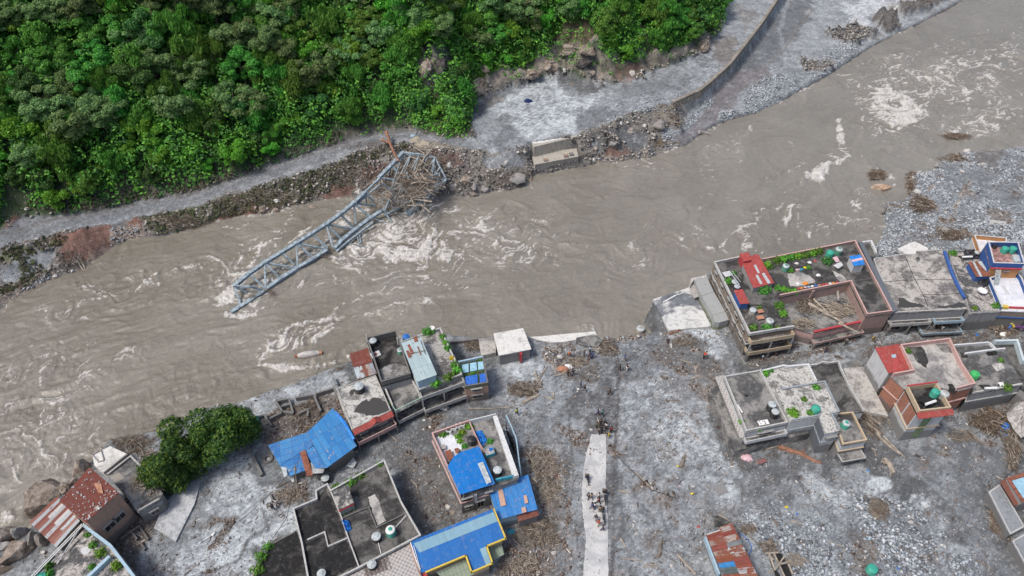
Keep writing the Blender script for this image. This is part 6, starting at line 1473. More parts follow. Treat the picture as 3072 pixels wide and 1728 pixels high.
# slate strip and big pale roof
B=bld('wide_pale_roof_house','wide house with pale blotched roof, expansion joints and slate edge strip','house','L',[(255,560),(592,510),(725,512),(728,480),(1002,460),(1272,1106),(475,1150)],4.9,.12,'grey_w','r_blotch' if 'r_blotch' in M else 'r_pale','parapet',[0,1,3,5,6],slabs=[2.7]); R3=B; zt=B.roofz
m=MB(); p=ccw([W('L',*v,5.35) for v in ((95,380),(135,378),(520,1120),(462,1150))]); m.hexa([(v.x,v.y,4.0) for v in p],[tuple(v) for v in p]); m.build('slate_strip',M['slate'] if 'slate' in M else M['parapet_dk'],B.root)
m=MB()
for ch in ([(600,540),(700,780),(810,990),(850,1090)],[(380,815),(700,795),(1130,790)],[(800,950),(960,960),(1200,940)]):
 p=[W('L',*v,zt+.012) for v in ch]
 for a,b in zip(p[:-1],p[1:]):m.beam(a,b,.10,.02)
m.build('roof_joint',M['r_black'],B.root)
puddle(B,'L',[(530,1000),(580,990),(660,1040),(780,1060),(820,1090),(520,1100)]); puddle(B,'L',[(950,1080),(1100,1070),(1180,1040),(1245,1050),(1262,1092),(960,1105)]); puddle(B,'L',[(705,560),(745,540),(770,570),(740,600)],'r_dark',.01)
a,d,nn,L=edge_of(B,5)
balcony(B,5,2.4,1.0,'parapet',.0,.55,.6); balcony(B,5,2.5,1.1,'ltblue_w',.6,1.0,.6); balcony(B,5,.7,2.0,'ltblue_w',.45,1.0,.5,posts=False)
B=bld('corner_annex','small walled terrace with white parapet behind the slate strip','house','L',[(112,382),(236,366),(296,500),(262,580),(215,600)],4.6,.5,'grey_w','r_dark','parapet_w',[0,1],pw=.22)
tank('L',235,552,B.roofz-.3,.5,1.1,'black','black','black tank at the end of the slate strip')
slab_thing('tilted_slab','pale tilted slab on the gravel behind the blotched roof','slab','L',[(520,455),(700,375),(850,450),(845,470),(720,490),(715,520),(600,510)],4.4,.25,'r_white',group=None)
# mottled roof with dish
B=bld('mottled_roof_house','narrow house with black and white mottled roof, dish and junk at the back','house','L',[(1075,480),(1330,470),(1425,600),(1520,830),(1648,1132),(1302,1160),(1110,640)],4.5,.14,'grey_w','r_mottle','grey_w',None); zt=B.roofz; R4=B
m=MB()
ch=[W('L',*v,4.75) for v in ((1020,500),(1060,620),(1110,760),(1180,900),(1235,1000))]
for a,b in zip(ch[:-1],ch[1:]):m.beam(a,b,.45,.9)
m.build('blue_cladding',M['blue_w'],B.root)
T=hut('striped_rust_shed','open shed with rust roof and two cream stripes beside the dish','L',[(1284,602),(1428,590),(1532,756),(1372,762)],zt+1.3,zt,'blue_w','rust')
for pts in ([(1330,600),(1352,598),(1440,758),(1412,760)],[(1385,595),(1430,592),(1500,700),(1478,700)]):patch('L',pts,zt+1.34,'lid_pale','cream_stripe',T.children[1],T)
T=thing('satellite_dish',W('L',1437,915,zt),'round white satellite dish on the mottled roof','satellite dish'); p=W('L',1437,915,zt+.7); m=MB(); m.lathe((p.x,p.y,zt+.45),[(.08,0),(.5,.12),(.78,.3),(.8,.34),(.74,.32),(.4,.16),(.05,.06)],22); m.build('dish',M['white_p'],T); m=MB(); m.tube([(p.x,p.y,zt),(p.x,p.y,zt+.5)],.05,6); m.build('mount',M['frame'],T)
crumpled('black_tarpaulin','black tarpaulin heap on junk beside the striped rust shed','tarpaulin','L',[(1400,790),(1490,760),(1525,850),(1450,880),(1380,840)],zt+.01,'tarpbk',.9)
crumpled('black_cover','black cover slung behind the white tube on the mottled roof','tarpaulin','L',[(1230,480),(1340,470),(1420,520),(1400,570),(1260,560)],zt+.2,'tarpbk',.7)
def solar(c,x,y,z,label,rz=.0,L_=1.8):
 p=W(c,x,y,z+1.0); T=thing('solar_water_heater',(p.x,p.y,z),label,'solar heater','solar water heaters'); d=Vector((math.cos(rz),math.sin(rz),0)); o=Vector((-d.y,d.x,0))
 m=MB(); m.tube([p-d*L_/2,p+d*L_/2],.2,12); m.build('drum',M['white_p'],T)
 m=MB(); q=[p-d*L_*.42+o*.1-Vector((0,0,.1)),p+d*L_*.42+o*.1-Vector((0,0,.1)),p+d*L_*.42+o*1.3-Vector((0,0,.85)),p-d*L_*.42+o*1.3-Vector((0,0,.85))]; q=ccw(q); m.hexa([(v.x,v.y,v.z-.05) for v in q],[tuple(v) for v in q]); m.build('collector',M['glass'],T)
 m=MB()
 for s in (-.4,.4):v=p+d*L_*s; m.beam((v.x,v.y,z),(v.x,v.y,z+.85),.05,.05)
 m.build('stand',M['frame'],T)
solar('L',1275,545,zt,'solar heater with white drum on the mottled roof',.05)
tank('L',1390,490,zt,.5,1.0,'black','lid_pale','black tank against the blue tower')
for (x,y,R,l,mt) in ((1130,500,.7,'green bush at the back of the mottled roof','leaf_mid'),(1600,1070,.7,'green bush at the front corner of the mottled roof','leaf_mid'),(1355,1100,.45,'bright green tuft near the front of the mottled roof','leaf_lime')):plant('L',x,y,zt,R,l,mt)
# blue, white and orange house
B=bld('blue_tower','blue and orange stair tower with pink floor and two teal tanks','tower','L',[(1500,380),(1832,385),(1900,622),(1560,612)],8.0,1.1,'orange_w','r_pinkfl' if 'r_pinkfl' in M else 'r_grey','blue_w',None,pw=.16,capmat='white_w')
a,d,nn,L=edge_of(B,3); m=MB(); q=ccw([a+nn*.012,a+d*L+nn*.012,a+d*L+nn*.05,a+nn*.05]); m.hexa([(v.x,v.y,4.6) for v in q],[(v.x,v.y,8.02) for v in q]); m.build('blue_side',M['blue_w'],B.root)
a,d,nn,L=edge_of(B,2); m=MB(); q=ccw([a+nn*.012,a+d*L+nn*.012,a+d*L+nn*.3,a+nn*.3]); m.hexa([(v.x,v.y,6.75) for v in q],[(v.x,v.y,6.95) for v in q]); m.build('red_band',M['red_w'],B.root); window(B.root,a,d,nn,L*.55,.7,5.9,6.2,'shade_fill')
zt=B.roofz; tank('L',1700,440,zt,.6,1.2,'tank_g','tank_g','teal tank nearer the middle of the blue tower'); tank('L',1788,440,zt,.6,1.2,'tank_g','tank_g','teal tank nearer the corner of the blue tower'); tank('L',1585,410,zt,.4,.8,'black','black','small black tank in the corner of the blue tower')
m=MB(); p=ccw([W('L',*v,zt+.6) for v in ((1765,520),(1885,525),(1900,595),(1790,598))]); m.hexa([(v.x,v.y,zt+.002) for v in p],[tuple(v) for v in p]); m.build('roof_hatch',M['lid_pale'],B.root)
B=bld('white_terrace_house','house with gleaming white roof terrace, blue parapets and red and yellow eaves','house','L',[(1512,770),(1800,685),(1870,770),(2000,1110),(1650,1095)],5.2,.75,'timber_w','r_bluew','blue_w',[0,1,2,4],pw=.2,capmat='white_w',slabs=[2.9])
m=MB(); a,b=W('L',1650,1092,4.6),W('L',2000,1108,4.6); m.beam(a,b,.3,.35); m.build('red_eave',M['red_w'],B.root); m=MB(); a,b=W('L',1640,1085,4.85),W('L',1715,1090,4.85); m.beam(a,b,.6,.45); m.build('yellow_eave',M['yellow_w'],B.root)
m=MB(); z0=B.roofz
s0,s1=W('L',1590,850,z0+.1),W('L',1620,640,7.2)
for off in (-.4,.4):o=Vector((off,0,0)); m.beam(s0+o,s1+o,.07,.12)
for i in range(14):p=s0.lerp(s1,(i+.5)/14); m.beam(p-Vector((.4,0,0)),p+Vector((.4,0,0)),.22,.04)
m.build('steel_stair',M['lid_pale'],B.root)
puddle(B,'L',[(1645,850),(1685,850),(1735,955),(1690,965)],'white_w',.02)
B=bld('orange_lined_room','roofless white floored room lined in orange behind the blue tower','house','L',[(1350,305),(1700,338),(1705,385),(1500,385),(1415,500)],5.6,.9,'white_w','r_bluew','orange_w',None,pw=.14,capmat='white_w')
m=MB(); 
for (a,b,mt) in (((1740,1270),(1850,1130),'yellow_w'),((1760,1300),(1900,1330),'purple')):
 pass
T=thing('broken_porch',W('L',1800,1250,0),'broken yellow and purple porch frame at the right edge of the street','porch')
m=MB(); m.beam(W('L',1745,1275,1.2),W('L',1880,1130,3.2),.35,.3); m.beam(W('L',1760,1260,1.3),W('L',1785,1310,.8),.25,.25); m.build('yellow_beam',M['yellow_w'],T)
M['purple']=m_plain('purple_paint',(.14,.06,.17),.7,.3); m=MB(); m.beam(W('L',1790,1300,.8),W('L',1960,1325,.8),.35,.4); m.build('purple_beam',M['purple'],T); m=MB(); m.beam(W('L',1720,1330,.6),W('L',1760,1270,.9),.3,.5); m.build('blue_beam',M['blue_w'],T)
# grey walled house in the middle right
B=bld('grey_parapet_house','grey roofed house section with two black tanks and tiled side ledge','house','E',[(262,465),(660,396),(958,968),(502,1062)],5.2,.5,'white_w','r_grey','parapet',None,pw=.15,slabs=[3.2]); zt=B.roofz
for pts,z,mt,nm in (([(165,472),(262,452),(520,1112),(438,1142)],3.7,'r_tiled','tiled_ledge'),([(112,640),(160,512),(400,1100),(1150,1030),(1180,1085),(380,1278)],1.7,'r_grey','lower_ledge')):
 m=MB(); p=[W('E',*v,z) for v in pts]; m.prism(p,z-.25 if nm=='tiled_ledge' else-.8,z); m.build(nm,M[mt],B.root)
balcony(B,2,3.0,.9,'white_w',.0,1.0,.7,posts=False); a,d,nn,L=edge_of(B,2); window(B.root,a,d,nn,L*.5,2.2,3.1,4.0,'shade_fill'); window(B.root,a,d,nn,L*.3,1.2,1.8,2.6,'shade_fill'); window(B.root,a,d,nn,L*.75,1.2,1.8,2.6,'shade_fill')
tank('E',792,758,zt,.62,1.6,'black','lid_pale','black tank nearer the crazed roof, of the pair on the grey section'); tank('E',826,838,zt,.58,1.5,'black','lid_pale','black tank with green lid beside the other on the grey section')
t=furniture('white_bench_top','white blotched table top near the front parapet','table','E',690,968,zt,1.6,.8,.35,.2,'white_p'); m=MB(); p=W('E',690,968,zt+.36)
for i in range(8):m.box((p.x+random.uniform(-.6,.6),p.y+random.uniform(-.25,.25),zt+.35),.16,.12,.02,i)
sub(m,'dark_blotches','black',t.children[0],t)
t=cloth('E',500,680,zt,.32,'black','black bucket in the middle of the grey section','bucket','black_bucket')
m=MB(); a,b=W('E',405,775,zt+.3),W('E',460,862,zt+.3); m.beam(a,b,.22,.12); tag(m.build('white_pipe',M['white_p'],None),'white length of gutter leaning inside the grey parapet','gutter')
for (x,y,R,l) in ((455,960,.5,'spiky plant on the tiled side ledge'),(640,1045,.35,'weed hanging from the front parapet')):plant('E',x,y,zt-.3,R,l,'leaf_mid')
B=bld('crazed_roof_house','house section with pale crazed roof and wavy white parapet toward the street','house','E',[(668,400),(860,352),(905,338),(960,350),(1182,328),(1276,518),(890,602),(800,690)],4.7,.4,'white_w','r_crazed','parapet_w',[0,1,2,3,4],pw=.2); plant('E',715,430,B.roofz,.6,'bright bush in the corner of the wavy white parapet','leaf_lime'); plant('E',775,405,B.roofz,.35,'small bush along the wavy white parapet','leaf_mid')
B=bld('raised_terrace','raised pale terrace with leaf litter, green tank and slate side wall','house','E',[(885,600),(1358,514),(1520,850),(1436,872),(1530,1046),(1368,1078),(1300,892),(985,950),(830,592)],5.6,.25,'white_w','r_crazed','slate_p' if 'slate_p' in M else 'parapet',[0,1,2,3,6],pw=.16,slabs=[3.1]); zt=B.roofz
a,d,nn,L=edge_of(B,5); m=MB(); q=ccw([a+nn*.014,a+d*L+nn*.014,a+d*L+nn*.06,a+nn*.06]); m.hexa([(v.x,v.y,.3) for v in q],[(v.x,v.y,5.4) for v in q]); m.build('slate_side',M['slate'] if 'slate' in M else M['parapet_dk'],B.root)
a,d,nn,L=edge_of(B,4)
for u in (.35,.75):window(B.root,a,d,nn,L*u,.5,3.6,4.2,'shade_fill')
tank('E',1272,800,zt,.62,1.2,'tank_g','tank_g','teal tank among leaves on the raised terrace')
for (x,y,R,l,mt) in ((1030,850,.9,'bright bush against the front wall of the raised terrace','leaf_lime'),(1210,855,.6,'bush beside the teal tank on the raised terrace','leaf_mid'),(1270,580,.55,'bush at the back of the raised terrace','leaf_mid'),(1140,710,.45,'low creeper in the middle of the raised terrace','leaf_mid')):plant('E',x,y,zt,R,l,mt,h=R*.6)
B=bld('side_roof_house','dark roofed house section with wavy parapet right of the raised terrace','house','E',[(1196,338),(1275,330),(1330,302),(1400,312),(1512,296),(1540,380),(1640,590),(1792,838),(1522,852),(1360,516),(1280,516)],4.3,.4,'white_w','r_dark','parapet',[0,1,2,3,4,5,6],pw=.16)
B=bld('front_lean_house','small front roof with green tank and muddy puddle, below the raised terrace','house','E',[(1440,872),(1662,852),(1818,1160),(1552,1206)],4.0,.35,'white_w','r_grey','cream',None,pw=.15,slabs=[2.2]); zt=B.roofz; puddle(B,'E',[(1500,885),(1640,860),(1670,930),(1590,980),(1520,950)])
balcony(B,2,1.4,1.5,'parapet',0,1,.2,posts=False); tank('E',1598,965,zt,.6,1.2,'tank_g','lid_pale','green tank with pale top on the small front roof')
slab_thing('yard_slab','grey gritty yard slab between the grey section and the brick tower house','slab','E',[(1560,380),(1775,365),(1900,620),(2050,900),(1800,850),(1640,590)],.9,1.5,'r_pale')
# pink parapet brick tower house
B=bld('pink_parapet_house','tall brick and render house with wide pale roof inside a pink parapet','house','F',[(487,266),(966,204),(1092,462),(1216,645),(1042,690),(850,640),(548,668),(412,545),(606,508)],6.9,.8,'brick','r_pale','pink',[0,1,2,3,7,8],pw=.17,slabs=[3.3]); zt=B.roofz
m=MB(); p=W('F',700,980,0)
puddle(B,'F',[(560,300),(700,290),(760,420),(740,500),(640,430)],'r_dark',.01); puddle(B,'F',[(945,650),(985,650),(1030,720),(1020,750),(960,720)],'r_black',.02); puddle(B,'F',[(820,260),(960,260),(1010,360),(900,340)],'r_grey',.01)
q=zz('F',[(240,300),(478,266),(602,504),(372,548)],[6.3,6.3,6.1,6.1]); walls_under(B.root,q,'white_w',.1,-1); rf=sheet('red_roof',q,'redroof',B.root)
q2=[q[0].lerp(q[1],.66),q[1].lerp(q[0],.03),q[2].lerp(q[3],.03),q[3].lerp(q[2],.68)]
for v in q2:v.z+=.09
sheet('red_tile_strip',q2,'redtile',B.root,.05); patch('F',[(398,368),(440,362),(450,392),(410,398)],6.28,'ltblue_w','blue_scrap',rf,B.root)
plant('F',565,330,zt,.5,'small green plant in the corner of the pink parapet roof')
B=bld('stair_tower','brick stair tower with cream parapet, red tiled eave and solar heater','tower','F',[(552,672),(832,636),(978,876),(672,912)],7.7,.8,'white_w','r_black','cream',None,pw=.16,slabs=[3.2]); zt=B.roofz
a,d,nn,L=edge_of(B,2); m=MB(); A_,E_=a-d*.3,a+d*(L+.4)
q=[Vector((A_.x,A_.y,7.35)),Vector((E_.x,E_.y,7.35)),Vector((E_.x+nn.x*.8,E_.y+nn.y*.8,6.9)),Vector((A_.x+nn.x*.8,A_.y+nn.y*.8,6.9))]; sheet('red_eave',q,'redtile',B.root,.08)
m=MB(); q=ccw([a+nn*.014+d*L*.35,a+nn*.014+d*L*.6,a+nn*.07+d*L*.6,a+nn*.07+d*L*.35]); m.hexa([(v.x,v.y,.4) for v in q],[(v.x,v.y,6.7) for v in q]); m.build('stair_grille',M['greengrille'] if 'greengrille' in M else M['frame'],B.root)
a,d,nn,L=edge_of(B,3); m=MB()
for u0,u1,z0,z1 in ((.05,.45,3.6,6.8),(.52,.95,3.6,6.8)):q=ccw([a+nn*.012+d*L*u0,a+nn*.012+d*L*u1,a+nn*.05+d*L*u1,a+nn*.05+d*L*u0]); m.hexa([(v.x,v.y,z0) for v in q],[(v.x,v.y,z1) for v in q])
m.build('brick_panel',M['brick'],B.root)
tank('F',840,712,zt,.6,1.3,'tank_g','tank_g','green tank on the brick stair tower'); tank('F',925,730,zt-.3,.66,1.5,'frame','lid_pale','grey tank beside the green tank on the stair tower'); solar('F',780,830,zt,'solar heater with white drum on the brick stair tower',.35)
m=MB(); p,q=W('F',555,668,7.9),W('F',845,630,7.9); m.beam(p,q,.22,.12); m.build('red_coping',M['red_w'],B.root)
B=bld('grey_blot_house','grey blotched roof with bright green tank right of the pink parapet','house','F',[(1005,268),(1345,240),(1420,312),(1500,300),(1672,652),(1182,738),(1218,642),(1095,460)],4.9,.3,'grey_w','r_grey','parapet',[4],pw=.2,slabs=[2.7]); zt=B.roofz
pwall(B,'F',[(1005,272),(1345,244)],zt,5.1,.22,'parapet_w'); pwall(B,'F',[(1112,352),(1360,318),(1500,304)],zt,5.1,.24,'parapet_w'); pwall(B,'F',[(1350,246),(1410,306)],zt,5.05,.2,'parapet_w')
tank('F',1220,540,zt,.68,1.4,'tank_gb','tank_gb','bright green tank with crumpled top on the blotched roof'); solar('F',1360,690,zt,'solar heater with white drum at the front of the blotched roof',.05); plant('F',1525,680,zt,.8,'bushy yellow green plant at the front of the blotched roof','leaf_mid'); plant('F',1460,420,zt,.4,'dark weed beside the grey pile')
crumpled('ash_pile','pale grey pile on the blotched roof','pile','F',[(1370,470),(1460,440),(1500,500),(1420,530)],zt+.01,'rockpale',.25); crumpled('dark_cover','dark folded cover under the white partition wall','cover','F',[(1310,340),(1420,320),(1420,370),(1330,378)],zt+.01,'r_black',.3); crumpled('dark_heap','dark heap at the left end of the partition wall','heap','F',[(1060,350),(1130,345),(1140,395),(1080,400)],zt+.01,'r_black',.3)
furniture('white_washstand','white square basin on stand beside the bushy roof plant','basin','F',1465,650,zt,.8,.7,.5,.1,'white_p')
B=bld('pale_parapet_house','dark roof with tall pale blue parapet at the right edge of the photo','house','F',[(1382,226),(1625,218),(1690,430),(1840,760),(1680,660),(1506,304)],4.5,.9,'grey_w','r_dark','ltpale' if 'ltpale' in M else 'ltblue_w',[0,1],pw=.3)
# patchwork tin shed
T=thing('patchwork_shed',W('G',640,1150,0),'shed with patchwork of rust, blue, grey and white roof sheets','shed')
q=zz('G',[(286,872),(642,744),(1040,1560),(580,1580)],[3.0,2.9,2.9,3.0]); walls_under(T,q,'white_w',.25)
c1=[(.25,.07,.05),(.36,.30,.26),(.27,.08,.06),(.40,.32,.27),(.27,.09,.05),(.05,.25,.55),(.10,.13,.13),(.26,.08,.05),(.30,.30,.30)]; c2=[(.40,.35,.32),(.24,.065,.05),(.43,.36,.32),(.20,.22,.23),(.48,.58,.60),(.42,.37,.35),(.26,.08,.06),(.27,.085,.06),(.45,.46,.48),(.30,.12,.07),(.24,.07,.05)]
for col_,u0,u1,top0 in ((c1,0,.515,.06),(c2,.5,1,0)):
 n=len(col_)
 for i,cc in enumerate(col_):
  v0,v1=top0+(1-top0)*i/n,top0+(1-top0)*(i+1)/n+.012
  L0,L1=q[0].lerp(q[3],v0),q[1].lerp(q[2],v0); M0,M1=q[0].lerp(q[3],v1),q[1].lerp(q[2],v1)
  s=[L0.lerp(L1,u0),L0.lerp(L1,u1),M0.lerp(M1,u1),M0.lerp(M1,u0)]
  for v in s:v.z+=.05-.03*(i % 2)+(.012 if u0 else 0)
  key='t_pw%d%d' % (i,u0>0); tinm(key,cc,tuple(x*.85 for x in cc),L0,L1,sheet=(.5,3),rust=(.22,.08,.05),rustamt=.75 if cc[0]>.3 else .2,rough=.65); sheet('roof_sheet',s,key,T,.02)
sheet('dark_sheet',zz('G',[(395,652),(480,640),(640,738),(462,800)],[1.2,1.4,2.7,2.7]),'r_dark',T)
m=MB(); m.beam(W('G',285,950,2.3),W('G',470,1440,2.3),.25,.9); m.build('side_wall',M['ltblue_w'],T)
# right edge buildings
B=bld('slate_roof_house','low smooth grey roofed building at the right edge, lower one behind','house','H',[(1555,478),(1688,388),(1975,880),(1805,972)],1.5,.05,'grey_w','r_smooth' if 'r_smooth' in M else 'r_grey',rows=None)
q=zz('H',[(1688,366),(1752,330),(1932,608),(1852,642)],[2.6,2.6,2.2,2.2]); T=thing('rust_frame_house',((q[0]+q[2])/2).xy.to_3d(),'house with rust red frame and pale blue sheet roof at the right edge','house'); tinm('t_rw',(.24,.10,.07),(.18,.075,.055),q[0],q[3],sheet=(.3,4),rough=.8); sheet('rust_side',q,'t_rw',T)
q=zz('H',[(1752,330),(1990,258),(2180,560),(1935,608)],2.9); walls_under(T,q,'grey_w',.1); m=MB(); qq=ccw(q); ring(m,qq,inset(qq,.5),2.9,3.1,None); m.build('rust_frame',M['rust'],T); sheet('pale_roof',q,'sky_l',T)
B=bld('second_grey_house','second low grey roof in the lower right corner of the photo','house','H',[(1828,1042),(1975,960),(2250,1420),(2080,1500)],1.4,.05,'grey_w','r_smooth' if 'r_smooth' in M else 'r_grey',rows=None)
# platforms at the river, right of the town bridgehead
T=slab_thing('river_terrace_slab','pale river terrace slab half covered by grey silt','terrace','d',[(232,470),(915,245),(1010,430),(1120,620),(1290,960),(520,1030),(400,780)],.25,0,'r_halfsilt' if 'r_halfsilt' in M else 'r_white',-4.5)
m=MB(); m.tube([W('d',425,522,.35),W('d',640,402,.35)],.14,8); m.tube([W('d',640,402,.35),W('d',790,352,.4)],.06,6); m.build('white_pipe',M['white_p'],T)
T=thing('concrete_culvert',W('d',1250,500,0),'broken concrete channel block with mossy side beside the sooty house wall','concrete block')
for pts,z in (([(985,110),(1220,85),(1335,330),(1120,405)],1.9),([(1122,410),(1338,334),(1545,690),(1315,745)],1.88),([(1317,749),(1547,695),(1610,840),(1440,890),(1350,880)],1.8)):
 m=MB(); m.prism([W('d',*v,z) for v in pts],-.5,z); m.build('block',M['mossconc'] if 'mossconc' in M else M['conc'],T)
T=slab_thing('broken_wall_block','rough broken wall block at the river corner of the channel','concrete block','d',[(915,90),(1090,55),(1200,20),(1215,80),(990,108),(930,180)],1.7,0,'rockpale',-2)
slab_thing('corrugated_panel','grey ribbed panel leaning in the gap beside the channel block','panel','d',[(935,215),(985,190),(1065,420),(980,455),(905,330)],.9,.1,'frame')
# ---------------------------------------------------------------- wrecked truss bridge
def zint(pts,x):
 return float(np.interp(x,[p[0] for p in pts],[p[1] for p in pts]))
zT=lambda x:zint([(140,-1.6),(400,-1.0),(900,.2),(1300,2.2),(1480,3.4)],x)
zB=lambda x:zint([(140,-3.3),(700,-2.9),(1100,-2.5),(1320,-1.6),(1520,-.2)],x)
def T_(x,y):return W('N',x,y,zT(x))
def B_(x,y):return W('N',x,y,zB(x))
T=thing('truss_bridge',W('N',900,800,WZ),'collapsed blue grey steel truss bridge lying across the river from the far bank','bridge')
def bm(name,a,b,w_=.3,h=None,mat='steel',n=1):
 m=MB(); m.beam(a,b,w_,h or w_)
 if w_>.45: # flanges of the boxed chord
  d=(Vector(b)-Vector(a)).normalized(); m.beam(Vector(a)+Vector((0,0,(h or w_)/2)),Vector(b)+Vector((0,0,(h or w_)/2)),w_*1.25,.06); m.beam(Vector(a)-Vector((0,0,(h or w_)/2)),Vector(b)-Vector((0,0,(h or w_)/2)),w_*1.25,.06)
 return m.build(name,M[mat],T)
top=[(168,1182),(280,1088),(400,1005),(530,925),(645,853),(765,778),(875,708),(985,628),(1090,543),(1180,455)]
for a,b in zip(top[:-1],top[1:]):bm('top_chord',T_(*a),T_(*b),.62,.5)
top2=[(1280,350),(1380,250),(1470,152)]
for a,b in zip(top2[:-1],top2[1:]):bm('top_chord',T_(*a),T_(*b),.62,.5)
bot=[(140,1390),(300,1290),(395,1222),(520,1130),(650,1048),(780,972),(885,905)]
for a,b in zip(bot[:-1],bot[1:]):bm('bottom_chord',B_(*a),B_(*b),.66,.5)
bot2=[(940,895),(1000,830),(1110,740),(1225,655),(1320,595)]
for a,b in zip(bot2[:-1],bot2[1:]):bm('bottom_chord',B_(*a),B_(*b),.66,.5)
bot3=[(955,905),(1020,850),(1130,765),(1235,685)]
for a,b in zip(bot3[:-1],bot3[1:]):bm('bottom_chord',B_(*a)-Vector((0,0,.35)),B_(*b)-Vector((0,0,.35)),.4,.4)
bm('bottom_chord',B_(1360,545),B_(1430,490),.6,.5); bm('bottom_chord',B_(1440,480),B_(1520,395),.6,.5)
diag=[((400,1005),(405,1218)),((400,1005),(520,1126)),((400,1005),(642,1046)),((645,853),(655,1046)),((645,853),(780,970)),((645,853),(880,900)),((875,708),(925,880)),((875,708),(992,818)),((875,708),(1082,740)),
  ((1090,543),(1106,702)),((1090,543),(1222,652)),((1090,543),(1262,562)),((280,1088),(395,1200)),((530,925),(645,1035)),((765,778),(885,892)),((985,628),(1085,728)),((168,1185),(290,1190)),((290,1190),(388,1216)),((168,1190),(260,1235)),((168,1190),(210,1330)),
  ((1180,455),(1262,562)),((1180,455),(1185,540)),((1380,250),(1445,335)),((1380,250),(1505,378)),((1290,345),(1505,380)),((1470,152),(1500,300)),((1470,152),(1560,225)),((1380,250),(1360,330)),((1310,390),(1420,470)),((1330,600),(1390,460))]
for a,b in diag:bm('diagonal',T_(*a),B_(*b) if (a,b) not in (((168,1185),(290,1190)),) else T_(*b),.34)
rgt=[((1470,152),3.4,(1600,165),3.2,.45),((1600,165),3.2,(1718,188),3.0,.3),((1718,188),3.0,(1808,358),.8,.32),((1805,365),.6,(1650,500),-1.6,.5),((1650,500),-1.6,(1505,625),-3.1,.5),((1585,570),-2.6,(1520,630),-3.2,.6),
 ((1525,388),1.2,(1612,545),-2.2,.3),((1525,388),1.2,(1450,560),-2.4,.25),((1600,290),2.0,(1705,440),-.6,.3),((1760,265),2.2,(1610,470),-1.2,.25),((1720,250),2.4,(1712,450),-.8,.22),((1705,440),-.6,(1790,345),.9,.22),((1620,540),-2,(1770,350),.7,.2),
 ((1430,500),-.5,(1512,622),-3,.28),((1320,600),-1.7,(1385,690),-3.4,.25),((1530,400),1.0,(1535,520),-1.5,.2),((1235,660),-2.2,(1340,690),-3.2,.16),((1130,760),-2.7,(1145,850),-3.4,.2),((1100,745),-2.7,(1135,860),-3.4,.16),((1020,840),-2.9,(1200,890),-3.4,.1),((1680,470),-1.2,(1770,340),.9,.2),((1500,300),3,(1525,388),1.2,.3)]
for a,za,b,zb_,w_ in rgt:bm('diagonal',W('N',*a,za),W('N',*b,zb_),w_)
rs=random.Random(6)
ul=[W('N',1470+250*t,152+36*t,3.3) for t in np.linspace(0,1,5)]; ll=[W('N',1330+(1800-1330)*t*1.0,640-270*t,-2.6+3.2*t) for t in np.linspace(0,1,7)]
mid_=[W('N',1300+460*t,470-160*t,-.4+2.4*t) for t in np.linspace(0,1,7)]
for i in range(6):
 bm('diagonal',mid_[i],ll[i+1],.22); bm('diagonal',ll[i],mid_[i+1],.2); bm('floor_beam',mid_[i],ll[i],.26,.34)
 bm('stringer',mid_[i],mid_[i+1],.3,.36); bm('stringer',ll[i],ll[i+1],.4,.42)
 if i<5:bm('diagonal',ul[min(i,4)],mid_[i+1],.22); bm('diagonal',ul[min(i+1,4)],mid_[i+1]+Vector((.4,.3,0)),.18)
lb=[W('N',1100+190*t,560-160*t,.4+1.2*t) for t in np.linspace(0,1,3)]; bm('top_chord',lb[0],lb[2],.3); bm('diagonal',lb[1],W('N',1330,560,-1.6),.22); bm('diagonal',W('N',1180,455,1.7),W('N',1290,350,2.2),.4)
for a in ((400,1005),(645,853),(875,708),(1090,543)):m=MB(); p=T_(*a); m.box((p.x,p.y,p.z-.32),.9,.9,.68,.6); m.build('gusset_plate',M['steel'],T)
for a in ((168,1185),(280,1088),(530,925),(765,778),(985,628),(1380,250),(1470,152)):m=MB(); p=T_(*a); m.box((p.x,p.y,p.z-.3),.7,.7,.64,.6); m.build('gusset_plate',M['steel'],T)
for a in ((395,1222),(650,1048),(780,972),(1000,830),(1110,740),(1225,655)):m=MB(); p=B_(*a); m.box((p.x,p.y,p.z-.3),.75,.75,.66,.6); m.build('gusset_plate',M['steel'],T)
m=MB(); p=ccw([W('N',1548,195,2.2),W('N',1600,215,2.2),W('N',1475,455,-.2),W('N',1385,400,-.2)]); m.hexa([(v.x,v.y,v.z-.3) for v in p],[tuple(v) for v in p]); m.build('deck_slab',M['r_grey2'],T)
m=MB(); p=ccw([W('N',1500,440,-.6),W('N',1560,400,-.4),W('N',1500,520,-2.2),W('N',1440,540,-2.4)]); m.hexa([(v.x,v.y,v.z-.25) for v in p],[tuple(v) for v in p]); m.build('deck_slab',M['r_grey2'],T)
